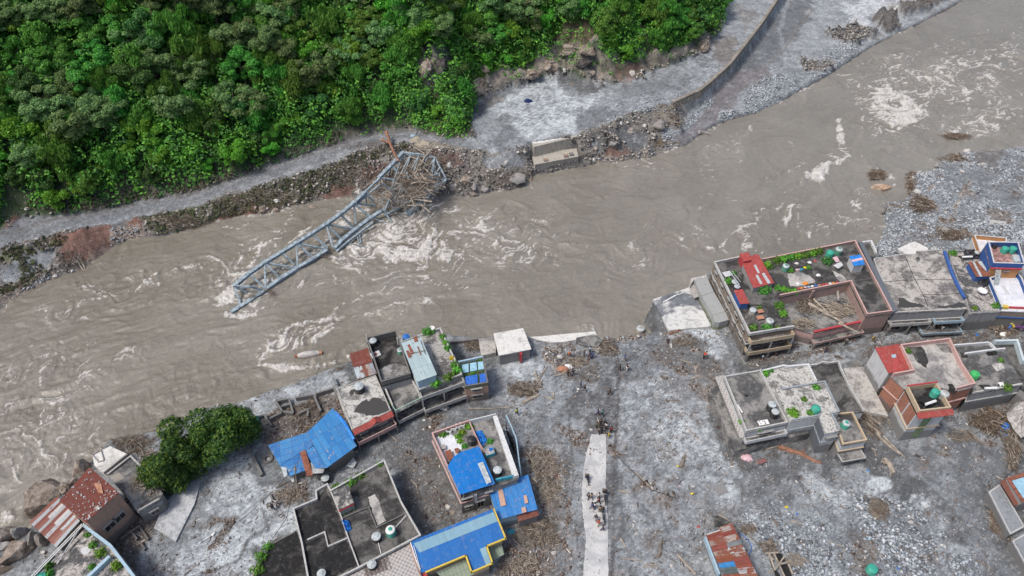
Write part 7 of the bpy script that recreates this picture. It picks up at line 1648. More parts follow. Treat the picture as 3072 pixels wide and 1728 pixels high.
# ---------------------------------------------------------------- driftwood
def tangle(label,c,cx,cy,rx,ry,n,ln,rad,mat='wood',z=None,dz=1.2,seed=1,name='driftwood_tangle',ang=None,spread=1.6):
 r=random.Random(seed); m=MB(); ir=lambda a:.35+1.3*(.5+.5*mnoise.noise(Vector((math.cos(a)*1.6,math.sin(a)*1.6,seed*3.1))) )
 for i in range(n):
  a=r.uniform(0,6.283); q=math.sqrt(r.random()); x,y=cx+rx*q*ir(a)*math.cos(a),cy+ry*q*ir(a)*math.sin(a)
  p=WG(c,x,y) if z is None else W(c,x,y,z(x) if callable(z) else z)
  p.z+=r.uniform(0,dz)*(1-q*.6); L=ln*r.uniform(.35,1.0); th=(r.uniform(0,3.14) if ang is None else ang+r.gauss(0,.25)*spread)
  d=Vector((math.cos(th),math.sin(th),r.uniform(-.25,.25)))*L/2; b=Vector((r.uniform(-.2,.2),r.uniform(-.2,.2),r.uniform(-.05,.2)))*L*.5
  m.mi=r.choice([0,0,1,2]); rr0=rad*r.uniform(.4,1.2); m.tube([p-d,p+b,p+d],[rr0,rr0*.8,rr0*.4],4,False)
  if L>ln*.6:
   for _ in range(2):s=p.lerp(p+d,r.uniform(.1,.8)); m.tube([s,s+Vector((r.uniform(-1,1),r.uniform(-1,1),r.uniform(0,.5)))*L*.25],[rr0*.5,rr0*.2],4,False)
 o=m.build(name,[M[mat],M['woodpale'],M['wooddk']]); return tag(o,label,kind='stuff')
zi=lambda x:zint([(1150,-2.2),(1300,-.5),(1500,1.2),(1700,1.6),(1800,.6)],x)
tangle('straw coloured flood sticks woven through the middle of the truss','N',1300,500,110,80,190,3.4,.055,'woodpale',zi,1.8,2,ang=-.9,spread=1.2)
tangle('branches snagged on the bank end of the truss','N',1600,320,170,190,480,3.2,.06,'wood',zi,1.8,3)
tangle('thick broken branches heaped on the bank end of the truss','N',1580,330,130,190,130,4.5,.14,'woodpale',zi,2.6,61)
tangle('reddish brown brush packed inside the truss','N',1480,400,170,120,260,2.6,.06,'wooddk',zi,1.2,62)
tangle('branches caught under the bank corner of the truss','N',1500,520,130,90,110,2.6,.06,'wooddk',lambda x:zi(x)-1.8,1.2,4)
for i,(x,y) in enumerate(((300,1270),(415,1215),(650,1040),(900,905),(1000,830),(1090,740),(1240,650),(450,1240),(880,960))):tangle('small flood trash caught on a joint of the lower bridge beam','N',x,y,30,16,22,1.2,.04,'wooddk',-2.9,.5,20+i)
tangle('roots and brush hanging over the red far bank','R',1430,700,220,60,420,2.4,.05,'wood',None,.9,5,ang=-.5)
tangle('brush and roots along the bank between path and bridge','N',330,520,330,70,480,2.2,.05,'wood',None,.8,6,ang=-.6)
tangle('roots around the hollow beside the bridge head','N',1060,330,150,100,260,2.6,.05,'wood',None,.9,7)
tangle('brush under the hillside by the path','N',1250,110,200,45,160,2.0,.04,'wood',None,.7,8)
tangle('stumps and roots on the red slip','R',560,980,110,60,110,2.2,.05,'wood',None,.6,9,ang=-1.0)
tangle('dead branches at the water by the mango trees','A',900,530,130,60,260,2.6,.045,'wood',None,.8,10)
tangle('plank heap on the puddled flat roof','A',1010,800,90,70,150,1.9,.05,'woodpale',3.2,.7,11)
tangle('plank heap spilling off the puddled roof','A',1060,880,50,50,70,1.6,.05,'woodpale',2.6,.7,12)
tangle('driftwood between the ruined walls','B',790,280,60,70,120,2.0,.05,'wood',None,.9,13,ang=.9)
tangle('driftwood behind the collapsed blue roof','B',690,350,150,90,240,1.8,.05,'wood',None,.8,14)
tangle('sticks left beside the silt walkers','B',640,890,110,50,220,1.3,.035,'woodpale',None,.35,15)
tangle('splintered sticks by the upper right of the kiosk yard','M',250,870,150,70,260,2.0,.05,'wood',None,.6,16)
tangle('flood litter left of the concrete road','C',1230,780,120,200,420,1.9,.05,'woodpale',None,.6,17)
tangle('flood litter beside the rusted blue shed','C',1180,1150,150,130,360,1.8,.05,'wood',None,.6,18)
tangle('flood litter below the long blue roof','C',1080,1380,150,70,200,1.8,.05,'woodpale',None,.6,19)
tangle('driftwood filling the pink walled yard','J',1500,920,190,80,190,2.4,.075,'woodpale',2.85,.5,21,ang=-.55,spread=1.0)
tangle('driftwood ring under the broken column','J',1170,850,110,90,150,1.9,.07,'wood',2.85,.7,22)
tangle('broken planks at the front of the pink yard','J',1130,1060,110,60,110,1.7,.07,'woodpale',2.85,.4,23,ang=-.2)
tangle('wreckage under the sooty house balcony','J',760,1310,240,45,260,2.0,.06,'wooddk',None,1.0,24,ang=.2)
tangle('wreckage along the street under the log filled yard','J',1400,1230,330,45,260,2.0,.06,'wooddk',None,.8,25,ang=.1)
tangle('wreckage in front of the pale blotched roof','L',700,1260,330,50,260,2.2,.06,'wooddk',None,1.0,26,ang=.1)
tangle('wreckage at the street end under the yellow eave','L',1640,1290,150,90,220,2.4,.08,'wood',None,1.2,27)
tangle('roots and branches jammed in the alley beside the stair tower','F',190,930,120,180,260,2.6,.07,'wood',None,1.1,28,ang=-1.0)
tangle('root mass below the solar heater house','F',1340,1010,150,110,330,2.4,.08,'wooddk',None,1.6,29)
tangle('root mass running down the right edge of the photo','F',1560,1260,70,190,260,2.2,.07,'wood',None,1.2,30,ang=1.3)
tangle('branch line left across the mud right of the stair tower','F',1080,1160,130,60,110,1.6,.05,'wood',None,.4,31,ang=-.6)
tangle('round straw heap on the gravel','H',280,700,120,110,420,1.3,.03,'wood',None,.7,32,name='straw_heap')
tangle('dark driftwood in the trench by the smooth grey roof','H',1650,760,60,200,200,1.8,.05,'wooddk',None,.6,33,ang=-1.1)
tangle('splintered wood by the wrecked frame','G',1130,1060,130,100,180,1.2,.035,'wood',None,.5,34)
tangle('splinters around the wrecked frame','G',1480,1250,160,80,120,1.4,.03,'woodpale',None,.4,35,ang=-.7)
tangle('brush behind the patchwork shed','G',860,840,120,60,140,1.2,.035,'wood',None,.4,36,ang=-.7)
tangle('driftwood on the river island upstream','U',1640,300,180,50,160,2.4,.08,'wooddk',None,.8,37)
tangle('driftwood strung out in the shallows','U',1130,600,40,130,120,2.2,.08,'wooddk',-3.3,.7,38)
tangle('driftwood raft at the gravel bar tip','U',720,500,110,60,160,2.2,.08,'wooddk',-3.2,.8,39)
tangle('wreckage on the gravel bar by the pool','U',1280,870,150,80,200,2.2,.08,'wooddk',None,.9,40)
tangle('dark wreckage mound near the muddy pools','U',1650,1230,200,60,220,2.0,.08,'wooddk',None,.9,41)
tangle('driftwood raft in midstream','U',1680,40,150,30,160,2.2,.08,'wooddk',-3.2,.8,42,ang=-.5)
tangle('bridgehead splinters near the blue walkers','M',830,560,80,60,150,1.4,.035,'woodpale',None,.5,43)
tangle('roots at the near bank below the lost bridge','M',1180,420,90,80,120,2.2,.06,'wood',None,.7,44)
tangle('brush by the river corner of the pale terrace slab','M',1990,330,130,70,160,1.8,.045,'wood',None,.5,45)
tangle('brush on the bank upstream of the collapsed foundations','B',430,60,60,60,0+40,1.6,.04,'wood',None,.4,46)
tangle('branches behind the creeper house on the bank','I',1700,380,90,70,130,1.7,.045,'wood',None,.6,47)
tangle('sticks around the black tank on the river bank','I',180,620,130,50,110,1.4,.04,'wood',None,.4,48)
tangle('roots on the far bank rocks right of the bridge','O',640,960,200,90,200,2.2,.05,'wood',None,.8,49)
tangle('roots hanging at the end of the stone wall','O',2090,420,60,110,110,2.6,.07,'wood',None,1.0,50)
for c_,pts,l in (('B',[(655,690,4.2),(520,850,3.4),(300,1050,3.2),(0,1225,3.6)],'thin cable sagging from the leaning pole over the pale silt'),('B',[(690,600,4.2),(600,1050,3.0),(500,1190,3.2)],'thin cable from the collapsed blue roof toward the low annex'),('D',[(445,600,.5),(700,850,.3),(880,915,.2)],'fallen cable lying across the silt right of the road')):
 m=MB(); m.tube([W(c_,x,y,z) for x,y,z in pts],.035,5); tag(m.build('cable',M['black'],None),l,'cable')
# single logs, trunks and beams
def log(c,pts,r,mat,label,dz=None,name='log',cat='log',group=None,lift=.1):
 p=[]
 for i,q in enumerate(pts):
  z=(dz[i] if hasattr(dz,'__len__') else dz); v=WG(c,q[0],q[1]) if z is None else W(c,q[0],q[1],z); 
  if z is None:v.z+=lift
  p.append(v)
 k=len(p); rad=[r*(1-.45*i/(k-1)) for i in range(k)]; m=MB(); n=8 if r>.12 else 6
 # subdivide with slight crookedness
 rr=random.Random(int(pts[0][0]*3+pts[0][1])); out=[]; ro=[]
 for i in range(k-1):
  L=(p[i+1]-p[i]).length; s=max(2,int(L/1.2))
  for j in range(s):t=j/s; out.append(p[i].lerp(p[i+1],t)+Vector((rr.uniform(-1,1),rr.uniform(-1,1),0))*r*.35); ro.append((rad[i]+(rad[i+1]-rad[i])*t)*rr.uniform(.88,1.12))
 out.append(p[-1]); ro.append(rad[-1]); m.tube(out,ro,n)
 for j in range(2 if r>.14 else 0):
  s=out[rr.randrange(1,len(out))]; m.tube([s,s+Vector((rr.uniform(-1,1),rr.uniform(-1,1),rr.uniform(.1,.5)))*r*4],[r*.4,r*.15],5)
 c0=out[0]; o=m.build(name,M[mat],None,loc=(c0.x,c0.y,c0.z)); return tag(o,label,cat,group)
log('N',[(1340,-10),(1365,60),(1400,150),(1440,215)],.38,'woodred','thick reddish tree trunk leaning onto the bank end of the truss',[3.6,3.6,3.8,3.6])
log('N',[(1310,48),(1358,75)],.3,'woodred','short reddish stub beside the leaning trunk',[3.4,3.5])
log('N',[(1560,325),(1640,190),(1720,90),(1790,0)],.22,'woodpale','long bleached forked trunk rising over the truss',[2.6,3.4,4.4,5.6]); log('N',[(1655,165),(1665,110),(1730,60)],.12,'woodpale','bleached side branch of the forked trunk',[3.6,3.9,4.4])
log('S',[(470,890),(455,850),(437,835),(475,830)],.1,'woodpale','bleached branch behind the blue bundle on the path'); log('S',[(485,890),(505,850),(520,832)],.1,'woodpale','upright pale branch beside the blue bundle')
log('R',[(605,960),(640,1010),(665,1070)],.22,'woodpale','upper bleached stump sliding off the red bank'); log('R',[(600,985),(625,1030),(655,1072)],.18,'woodpale','lower bleached stump sliding off the red bank')
log('M',[(1838,268),(1930,232),(2010,195)],.26,'woodred','reddish log on the silt slab by the river corner')
log('J',[(1185,835),(1400,960),(1560,1050)],.3,'woodpale','longest bleached log across the pink walled yard',[3.4,3.3,3.3]); log('J',[(1232,785),(1330,880),(1400,940)],.22,'woodpale','bleached log behind the longest one in the yard',[3.6,3.2,3.1]); log('J',[(1500,1050),(1600,1090),(1715,1150)],.24,'woodpale','log sticking out over the street from the yard',[3.2,3.0,2.6])
log('J',[(1300,830),(1370,850),(1430,930)],.14,'woodpale','thin bleached log between the longer ones',[3.1,3.1,3.1]); log('J',[(1530,770),(1610,790),(1665,880)],.08,'woodpale','thin curved branch at the right of the yard',[3.0,3.0,3.0])
log('E',[(850,1240),(1000,1280),(1150,1340),(1310,1410)],.42,'woodred','long tapering reddish trunk in front of the slate walled terrace'); log('E',[(720,1260),(880,1220),(1020,1180)],.18,'woodpale','pale beam lying along the grey house front')
log('E',[(1650,850),(1760,960),(1900,1020),(1960,1140),(2060,1230),(2174,1310)],.3,'woodpale','long crooked bleached trunk across the alley debris'); log('E',[(1700,890),(1820,920),(1960,990)],.22,'woodpale','bleached limb beside the long crooked trunk')
log('E',[(1820,720),(1890,620)],.28,'woodred','short brown stump log on the alley slab'); log('E',[(2040,920),(2070,1040)],.16,'wood','upright plank in the alley debris'); log('E',[(1860,1250),(1900,1270),(1910,1340)],.13,'woodpale','small bent branch below the front roof ledge')
log('F',[(100,960),(180,990),(300,1140)],.2,'woodpale','bleached trunk at the foot of the stair tower'); log('F',[(320,1160),(430,1270),(530,1365)],.16,'woodpale','thin bleached branch trailing from the alley onto mud')
log('F',[(1400,20),(1440,80),(1480,160)],.24,'wood','twisted trunk leaning at the end of the street'); log('F',[(1600,1170),(1590,1260),(1620,1370)],.28,'woodpale','thick rooty trunk beside the right edge of the photo')
log('H',[(340,100),(410,160),(460,270)],.55,'woodpale','thick pale hollow trunk on the mud below the alley')
log('F',[(160,790),(230,715)],.28,'woodred','brown split log in the alley near the render wall',name='split_log')
log('D',[(905,700),(925,650),(935,610)],.3,'wood','stout brown log standing out on the speckled silt'); log('D',[(750,1320),(765,1260),(775,1200)],.26,'wood','stout brown log near the patchwork shed'); log('D',[(580,725),(650,790),(715,855)],.12,'woodpale','long thin pole on the silt right of the road')
log('D',[(475,862),(545,872)],.16,'woodpale','short pale log just right of the road'); log('D',[(490,1190),(525,1250)],.15,'woodpale','short pale log lower right of the road'); log('D',[(500,1330),(640,1345)],.1,'woodpale','thin pale stick left of the two parallel poles'); log('D',[(650,1372),(745,1372)],.09,'woodpale','upper of two parallel pale poles'); log('D',[(650,1385),(745,1388)],.09,'woodpale','lower of two parallel pale poles')
log('D',[(880,1300),(940,1365),(1010,1440)],.15,'woodpale','pale pole beside the dark pit left of the patchwork shed'); log('D',[(960,440),(1060,530)],.08,'woodpale','thin stick on silt toward the grey parapet house'); log('D',[(1080,820),(1110,860)],.1,'wood','short stick near the pale square board'); log('D',[(1170,1030),(1250,1070)],.1,'wood','stick lying behind the patchwork shed')
log('D',[(1000,0),(1015,50)],.12,'woodpale','short stick above the brown stained ground'); log('D',[(975,85),(1055,68)],.1,'woodpale','pale stick on the brown stained ground'); log('D',[(800,238),(880,236)],.12,'wood','brown stick lying across the silt')
log('M',[(0,1065),(90,1060),(200,1030)],.1,'woodpale','long pole on the dark mud by the block house'); log('M',[(250,1020),(330,960),(430,920)],.28,'woodpale','broad pale trunk on the mud below the kiosk'); log('M',[(300,870),(500,858)],.1,'woodpale','straight pale pole over the splintered sticks'); log('M',[(390,780),(520,600)],.09,'woodpale','slanting pole up from the squared timber')
log('M',[(385,675),(405,770)],.2,'woodpale','squared pale timber below the kiosk yard'); log('M',[(580,900),(590,960)],.16,'woodpale','upright pale stub on the silt'); log('M',[(500,950),(600,980)],.09,'woodpale','thin stick in front of the pale stub'); log('M',[(580,620),(610,700)],.12,'woodpale','timber left of the brown bundle'); log('M',[(600,715),(680,700),(740,650)],.18,'woodpale','pale timber in front of the brown bundle')
log('M',[(890,440),(1000,420),(1120,430),(1200,440)],.14,'woodpale','curved pale branch over the bridgehead rubble'); log('M',[(1080,400),(1070,470)],.2,'woodpale','stubby pale log at the bridgehead'); log('M',[(1960,540),(2060,580)],.09,'woodpale','stick on mud near the pale blue patch'); log('M',[(2070,745),(2174,720)],.12,'woodpale','pale pole near the left corner of the sooty house')
log('M',[(2120,690),(2140,610)],.1,'woodpale','short pole up from the pale pole'); log('M',[(1790,990),(1930,985)],.12,'wood','brown pole on rippled silt'); log('M',[(2060,1310),(2110,1360)],.09,'woodpale','short thin stick on speckled silt')
log('C',[(700,290),(850,292),(990,286)],.1,'woodpale','long pole behind the white parapet of the block house'); log('C',[(1105,595),(1130,620),(1160,690)],.14,'woodpale','forked pale branch right of the outer frame'); log('C',[(1150,770),(1190,830),(1205,885)],.26,'woodpale','curved thick pale trunk in the litter by the blue shed'); log('C',[(310,785),(345,820),(358,885)],.14,'woodpale','crooked white branch on the dark mud lane'); log('C',[(145,455),(210,515)],.09,'woodpale','thin stick below the red tiled awning')
log('C',[(490,855),(580,905)],.1,'wood','thin pole left of the block house foot'); log('C',[(1165,1290),(1180,1400)],.13,'wood','upright brown pole in the litter'); log('C',[(1010,1190),(1060,1240)],.12,'woodpale','pale plank below the yellow trimmed corner'); log('C',[(1240,210),(1300,235)],.12,'woodpale','short timber on mud right of the frame top'); log('C',[(1085,250),(1190,200)],.26,'woodpale','flat pale trunk near the kiosk mud'); log('C',[(1165,35),(1185,110)],.2,'woodpale','short squared timber on the silt'); log('C',[(1185,105),(1245,5)],.09,'woodpale','slanting pole from the short squared timber')
log('B',[(655,680),(668,800),(680,930)],.12,'wood','utility pole leaning from the collapsed blue roof',[3.4,2.0,.5],name='utility_pole',cat='pole')
log('B',[(345,470),(280,550)],.1,'wood','pole laid over the fallen narrow wall'); log('B',[(530,840),(600,800)],.13,'wood','plank left of the leaning utility pole'); log('B',[(1300,455),(1360,515)],.1,'woodpale','stick by the pink wall base of the awning house')
log('A',[(1030,1035),(1110,990)],.13,'woodpale','upper of two planks beside the green scrap'); log('A',[(1040,1045),(1115,1005)],.11,'woodpale','lower of two planks beside the green scrap'); log('A',[(780,1210),(880,1285)],.09,'wood','thin pole below the brick rubble frame'); log('A',[(990,620),(1080,590)],.14,'wood','pale log between the flat roof and the mango trees')
log('Q',[(200,822),(262,828)],.5,'frame','grey pipe segment at the mouth of the silt channel',name='pipe_segment',cat='pipe'); log('Q',[(1910,630),(1950,650),(1985,700)],.2,'wooddk','dark branch caught in the rapids'); log('Q',[(1890,665),(1940,650)],.18,'wooddk','short dark branch beside the caught one'); log('U',[(800,970),(850,880)],.25,'wood','pole propping the wreckage at the gravel tip',[-3,-2.2]); log('U',[(890,870),(1040,905)],.3,'wooddk','dark beam in the wreckage at the gravel tip')
log('G',[(0,1245),(60,1330),(150,1440)],.12,'woodpale','pale pole in the lower dark pit'); log('G',[(480,640),(620,720)],.1,'woodpale','pole lying on the dark shed sheet',[1.6,2.7]); log('G',[(1930,1000),(2165,1075)],.08,'woodpale','long straight stick on gravel'); log('G',[(1180,680),(1215,740),(1240,810)],.16,'wood','brown curved log on grey silt'); log('G',[(1120,1395),(1250,1410)],.09,'woodpale','pale stick beside the wrecked frame'); log('G',[(1580,545),(1670,515)],.06,'woodpale','thin stick beside the yellow bag'); log('G',[(880,930),(1010,1030)],.1,'wood','pole reaching from the shed to the splintered wood'); log('G',[(1410,740),(1480,725),(1565,760)],.13,'woodpale','pale twisted branch on the brown litter')
# wrecked timber frame
T=thing('wrecked_frame',W('G',1280,1300,0),'wrecked timber frame over a dark hollow beside the patchwork shed','frame')
for a,b,za,zb_ in (((1130,1130),(1210,1370),.6,.5),((1195,1140),(1345,1470),.7,.6),((1390,1290),(1450,1430),.6,.5),((1210,1370),(1335,1195),.9,.8),((1090,1150),(1260,1140),.5,.5),((1290,1290),(1380,1270),.7,.6),((1130,1160),(1190,1240),.5,.5)):
 m=MB(); m.beam(W('G',*a,za),W('G',*b,zb_),.2,.2); m.build('beam',M['woodpale'],T)
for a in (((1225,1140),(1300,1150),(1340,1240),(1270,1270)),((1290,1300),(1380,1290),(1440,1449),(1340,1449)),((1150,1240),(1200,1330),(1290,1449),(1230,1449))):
 m=MB(); m.prism([W('G',*v,.12) for v in a],-.1,.12); m.build('hollow_shade',M['shade_fill'],T)  # thin slabs coloured black as the shade between the beams
# ---------------------------------------------------------------- walls and abutment of the far bank
g=NT('stone_wall'); p=g.P(); cmb=g.n('ShaderNodeCombineXYZ'); g.lk(g.math('ADD',g.z(p,0),g.z(p,1)),cmb.inputs[0]); g.lk(g.z(p,2),cmb.inputs[1]); br=g.n('ShaderNodeTexBrick'); g.lk(cmb.outputs[0],br.inputs[0])
for k_,v_ in (('Scale',1.0),('Brick Width',2.6),('Row Height',1.0),('Mortar Size',.05)):br.inputs[k_].default_value=v_
br.inputs['Color1'].default_value=(.36,.33,.28,1); br.inputs['Color2'].default_value=(.25,.225,.19,1); br.inputs['Mortar'].default_value=(.13,.12,.105,1)
c=g.mix(g.mr(g.noise(g.P(sc=(2,2,.3)),.8,6,.7),.42,.62,0,.75),br.outputs[0],(.15,.13,.11)); M['stonewall']=g.done(c,.9,g.bump(g.noise(p,2,5,.7),.1),.2)
T=thing('retaining_wall',W('X',2140,235,0),'long curved stained stone retaining wall above the silt channel','wall')
wl=dens([P(x,y,fz(x)+.15) for x,y in WALLT],6); rs=random.Random(2)
m=MB()
for a,b in zip(wl[:-1],wl[1:]):
 d=(b-a); d.z=0; d.normalize(); o=Vector((-d.y,d.x,0)); f=-o*.05; bk=o*.75; bt=-o*1.0
 m.hexa([tuple(v) for v in ((a+bt).xy.to_3d()+Vector((0,0,-2.6)),(b+bt).xy.to_3d()+Vector((0,0,-2.6)),(b+bk).xy.to_3d()+Vector((0,0,-2.6)),(a+bk).xy.to_3d()+Vector((0,0,-2.6)))],[tuple(a+f),tuple(b+f),tuple(b+bk),tuple(a+bk)])
m.build('wall_face',M['stonewall'],T)
m=MB()
for a,b in zip(wl[:-1],wl[1:]):
 d=(b-a).normalized(); m.beam(a+Vector((0,0,.06))+Vector((-d.y,d.x,0))*.35,b+Vector((0,0,.06))+Vector((-d.y,d.x,0))*.35,.8,.14)
m.build('coping',M['stonewall'],T)
T=thing('bridge_abutment',W('O',1040,760,0),'two stepped concrete bridge abutment with bearing seats on the far bank','abutment')
zu=1.95; m=MB(); p=[W('O',*v,zu) for v in ((832,620),(862,690),(1232,600),(1205,528),(1160,592),(905,655))]; m.prism(p,-3,zu); m.build('back_wall',M['abut'],T)
m=MB(); p=[W('O',*v,zu+.02) for v in ((838,628),(858,662),(940,655),(1090,622),(1160,598),(1196,540),(1188,528),(1140,572),(1000,612),(880,640))]; p=ccw(p); m.hexa([(v.x,v.y,zu+.004) for v in p],[(v.x,v.y,zu+.05) for v in p]); m.build('white_cap',M['r_white'],T)
zs=hs('O',(870,845),(875,928),WZ); m=MB(); p=[W('O',*v,zs) for v in ((838,745),(870,842),(1246,770),(1230,700))]; m.prism(p,-5,zs); m.build('bearing_shelf',M['abut'],T)
m=MB(); m.beam(W('O',870,842,zs+.12),W('O',1246,770,zs+.12),.3,.3); m.build('shelf_kerb',M['abut'],T)
for x,y,mt in ((968,800,'terracotta'),(1140,762,'terracotta'),(1186,748,'conc')):
 p=W('O',x,y,zs+.3); m=MB(); m.box((p.x,p.y,zs),1.0,1.0,.35,.2); b_=m.build('bearing_block',M['conc'],T); m=MB(); m.box((p.x,p.y,zs+.352),.55,.55,.1,.2); sub(m,'bearing_pad',mt,b_,T)
m=MB(); p=[W('O',*v,zs-.2) for v in ((1250,770),(1232,705),(1310,640),(1350,735))]; m.prism(p,-5,zs-.2); m.build('wing_wall',M['stonewall'],T)
slab_thing('undermined_path_slab','long pale undermined path slab behind the wrecked bridge end','slab','N',[(1520,60),(1560,20),(1966,65),(1966,120),(1600,108)],2.0,1.6,'r_tan')
# ---------------------------------------------------------------- rocks
bmr={}
def rock(c,cx,cy,rx,ry,label,mat='rock',hgt=None,rot=0.0,z=None,name='boulder',group=None,sink=.5,seed=None,sub_=3,rough=.22):
 """angular boulder; rx, ry are half sizes in crop pixels"""
 if z is None:p=WG(c,cx,cy)
 else:p=W(c,cx,cy,z)
 q=W(c,cx+rx,cy,p.z); ax=max(.12,(q-p).length); sc=ax/max(rx,1e-6); ay=ry*sc*1.25; h=hgt or (ax+ay)/2*.7
 me=bpy.data.meshes.new(name); import bmesh; bm_=bmesh.new(); bmesh.ops.create_icosphere(bm_,subdivisions=sub_,radius=1.0); sd_=(seed if seed is not None else int(cx*7+cy)) % 997
 off=Vector((sd_*1.7,sd_*.9,sd_*2.3)); cr,sr=math.cos(rot),math.sin(rot)
 # a few cutting planes make facets
 rr=random.Random(sd_); pl=[(Vector((rr.gauss(0,1),rr.gauss(0,1),rr.gauss(0,.8))).normalized(),rr.uniform(.5,.86)) for _ in range(16)]
 for v in bm_.verts:
  co=v.co.copy()
  for n_,d_ in pl:
   k=co.dot(n_)
   if k>d_:co-=n_*(k-d_)*.9
  co*=1+rough*mnoise.noise(co*1.3+off)+rough*.4*mnoise.noise(co*4+off)
  x,y=co.x*ax,co.y*ay; v.co=(x*cr-y*sr,x*sr+y*cr,co.z*h)
 bm_.to_mesh(me); bm_.free(); me.materials.append(M[mat]); o=bpy.data.objects.new(name,me); COL.objects.link(o); o.location=(p.x,p.y,p.z+h*(.5-sink)*.6); return tag(o,label,'rock',group)
rock('A',330,900,190,95,'huge pale tilted rock ledge at the water behind the rust roofed house','rocktan',3.0,.72,-1.2,'rock_ledge',sub_=4,rough=.3); rock('A',590,720,70,55,'pale rock corner beside the far corner of the rust roof','rocktan',2.6,.3,-.6)
rock('A',500,850,75,55,'rubbly pale rock pile against the rust roof edge','rocktan',3.2,.2,1.2,'rock_pile',sub_=4,rough=.5)
rock('A',70,1190,120,50,'long brown rock at the left edge of the photo','rocktan',3.0,.55,-1.2,sub_=4); rock('A',150,1160,55,48,'squarish grey boulder below the striped shed','rock',2.4,.2,-.5); rock('A',120,1330,190,75,'largest brown rock outcrop in the lower left corner','rocktan',3.2,.5,-.9,'rock_outcrop',sub_=4,rough=.3); rock('A',40,1260,70,35,'grey silted rock between the long rock and the corner outcrop','rock',2.0,.3,-.8)
rock('A',240,1220,45,60,'dark mossy boulder under the striped roof eave','rock',2.2,.2,-.4); rock('A',310,1200,50,50,'grey boulder at the foot of the striped shed','rock',2.2,.6,-.2); rock('A',300,1285,28,12,'flat pale block on the corner rocks','rockpale',.4,-.3,0); rock('A',60,1420,120,40,'low brown rock at the bottom left corner','rocktan',2.2,.3,-1.0)
far=[('O',285,975,52,45,'pinkish boulder on the far bank right of the bridge','rocktan'),('O',355,1030,45,55,'tall grey boulder beside the pinkish one','rock'),('O',140,850,28,35,'pale slab boulder above the bridge end','rockpale'),('O',630,825,28,30,'square white block under the silt edge','rockpale'),('O',730,960,75,75,'big dark boulder at the water left of the abutment','rock'),('O',840,985,32,60,'upright brown boulder beside the big dark one','rocktan'),('O',900,945,20,16,'small pale block at the abutment foot','rockpale'),
 ('O',345,1095,45,25,'low wet rock at the far waterline','rock'),('O',440,1050,50,35,'round grey rock at the far waterline','rock'),('O',600,930,35,30,'grey rock in the middle of the left bank slope','rock'),('O',780,735,26,20,'pale round stone beside the abutment top','rockpale'),('O',60,715,30,14,'flat pale stone on the path slab','rockpale'),('O',170,1040,60,40,'dark square rock near the bridge truss','rock'),
 ('O',1940,510,75,65,'largest grey boulder on the right bank slope','rock'),('O',1810,505,26,22,'pale rock left of the largest boulder','rockpale'),('O',1610,485,20,20,'pale square stone on the slope crest','rockpale'),('O',1395,700,28,28,'grey rock right of the wing wall','rock'),('O',1700,560,45,40,'dark rock in the middle of the right slope','rock'),('O',1540,660,50,35,'dark wet rock above the red patch','rock'),('O',1380,800,25,22,'pale rubble stone at the wing wall foot','rockpale'),('O',1620,800,26,20,'reddish stone near the red patch','rocktan'),
 ('O',2080,700,24,16,'pale stone at the mouth of the silt channel','rockpale'),('O',1710,60,32,40,'pale standing rock under the wooded slope','rockpale'),('O',1370,60,28,34,'grey rock at the cliff foot left of the standing rock','rock'),('O',1570,335,18,16,'white stone alone on the gravel terrace','rockpale'),('O',1125,30,20,24,'pale stone at the gully mouth','rockpale'),('O',1475,142,14,9,'small white stone on dark terrace mud','rockpale'),('O',1195,150,20,14,'brown stone in dark terrace mud','rocktan'),
 ('R',1172,845,34,24,'round tan boulder at the water below the red slip','rocktan'),('R',2035,590,34,34,'tan boulder in the red bank','rocktan'),('R',1985,570,20,26,'smaller tan boulder left of the bank boulder','rocktan'),('R',560,1070,18,14,'pale stone at the foot of the red slip','rockpale'),('R',500,1115,15,14,'grey stone at the end of the rubble shore','rockpale'),('R',430,1110,24,16,'pale stone in the rubble shore','rockpale'),('R',210,585,30,16,'flat pale rock at the edge of the trees','rockpale'),('R',65,718,28,10,'flat reddish rock on the red slope','rocktan'),('R',280,825,20,12,'pale stone on the path verge','rockpale'),
 ('N',770,570,60,38,'big angular boulder below the bank brush','rocktan'),('N',850,532,26,14,'flat rock at the tip of the bank brush','rock'),('N',385,590,34,34,'tan boulder second from the left under the brush','rocktan'),('N',485,600,42,18,'flat tan boulder under the brush','rocktan'),('N',1130,455,40,32,'pale grey boulder left of the woven sticks','rockpale'),('N',1830,250,24,30,'pale upright rock right of the bridge end','rockpale'),('N',25,765,18,14,'round stone in the shallows','rockpale')]
for q in far:rock(q[0],q[1],q[2],q[3],q[4],q[5],q[6])
bar=[('U',1815,225,55,48,'largest white boulder on the gravel bar'),('U',2020,380,42,48,'white boulder behind the muddy pool'),('U',2115,425,26,22,'small white boulder right of the pool boulder'),('U',1960,385,28,24,'pale boulder left of the pool boulder'),('U',1210,715,48,45,'white boulder by the shallows'),('U',1160,535,32,20,'pale boulder at the driftwood bend'),('U',1755,460,38,24,'flat pale rock in the middle of the bar'),('U',1340,420,26,16,'pale stone at the bar edge'),('U',680,445,38,20,'white rock on the driftwood raft'),('U',940,840,32,20,'white rock on the bar tip wreckage'),
 ('U',2455,665,20,14,'small pale stone by the right edge of the photo'),('U',1560,955,26,20,'pale stone above the muddy pools'),('U',930,455,26,10,'flat stone in the shallows'),('U',800,1255,30,16,'dark pale topped rock at the bar foot')]
for q in bar:rock(*q[:6],'rockpale')
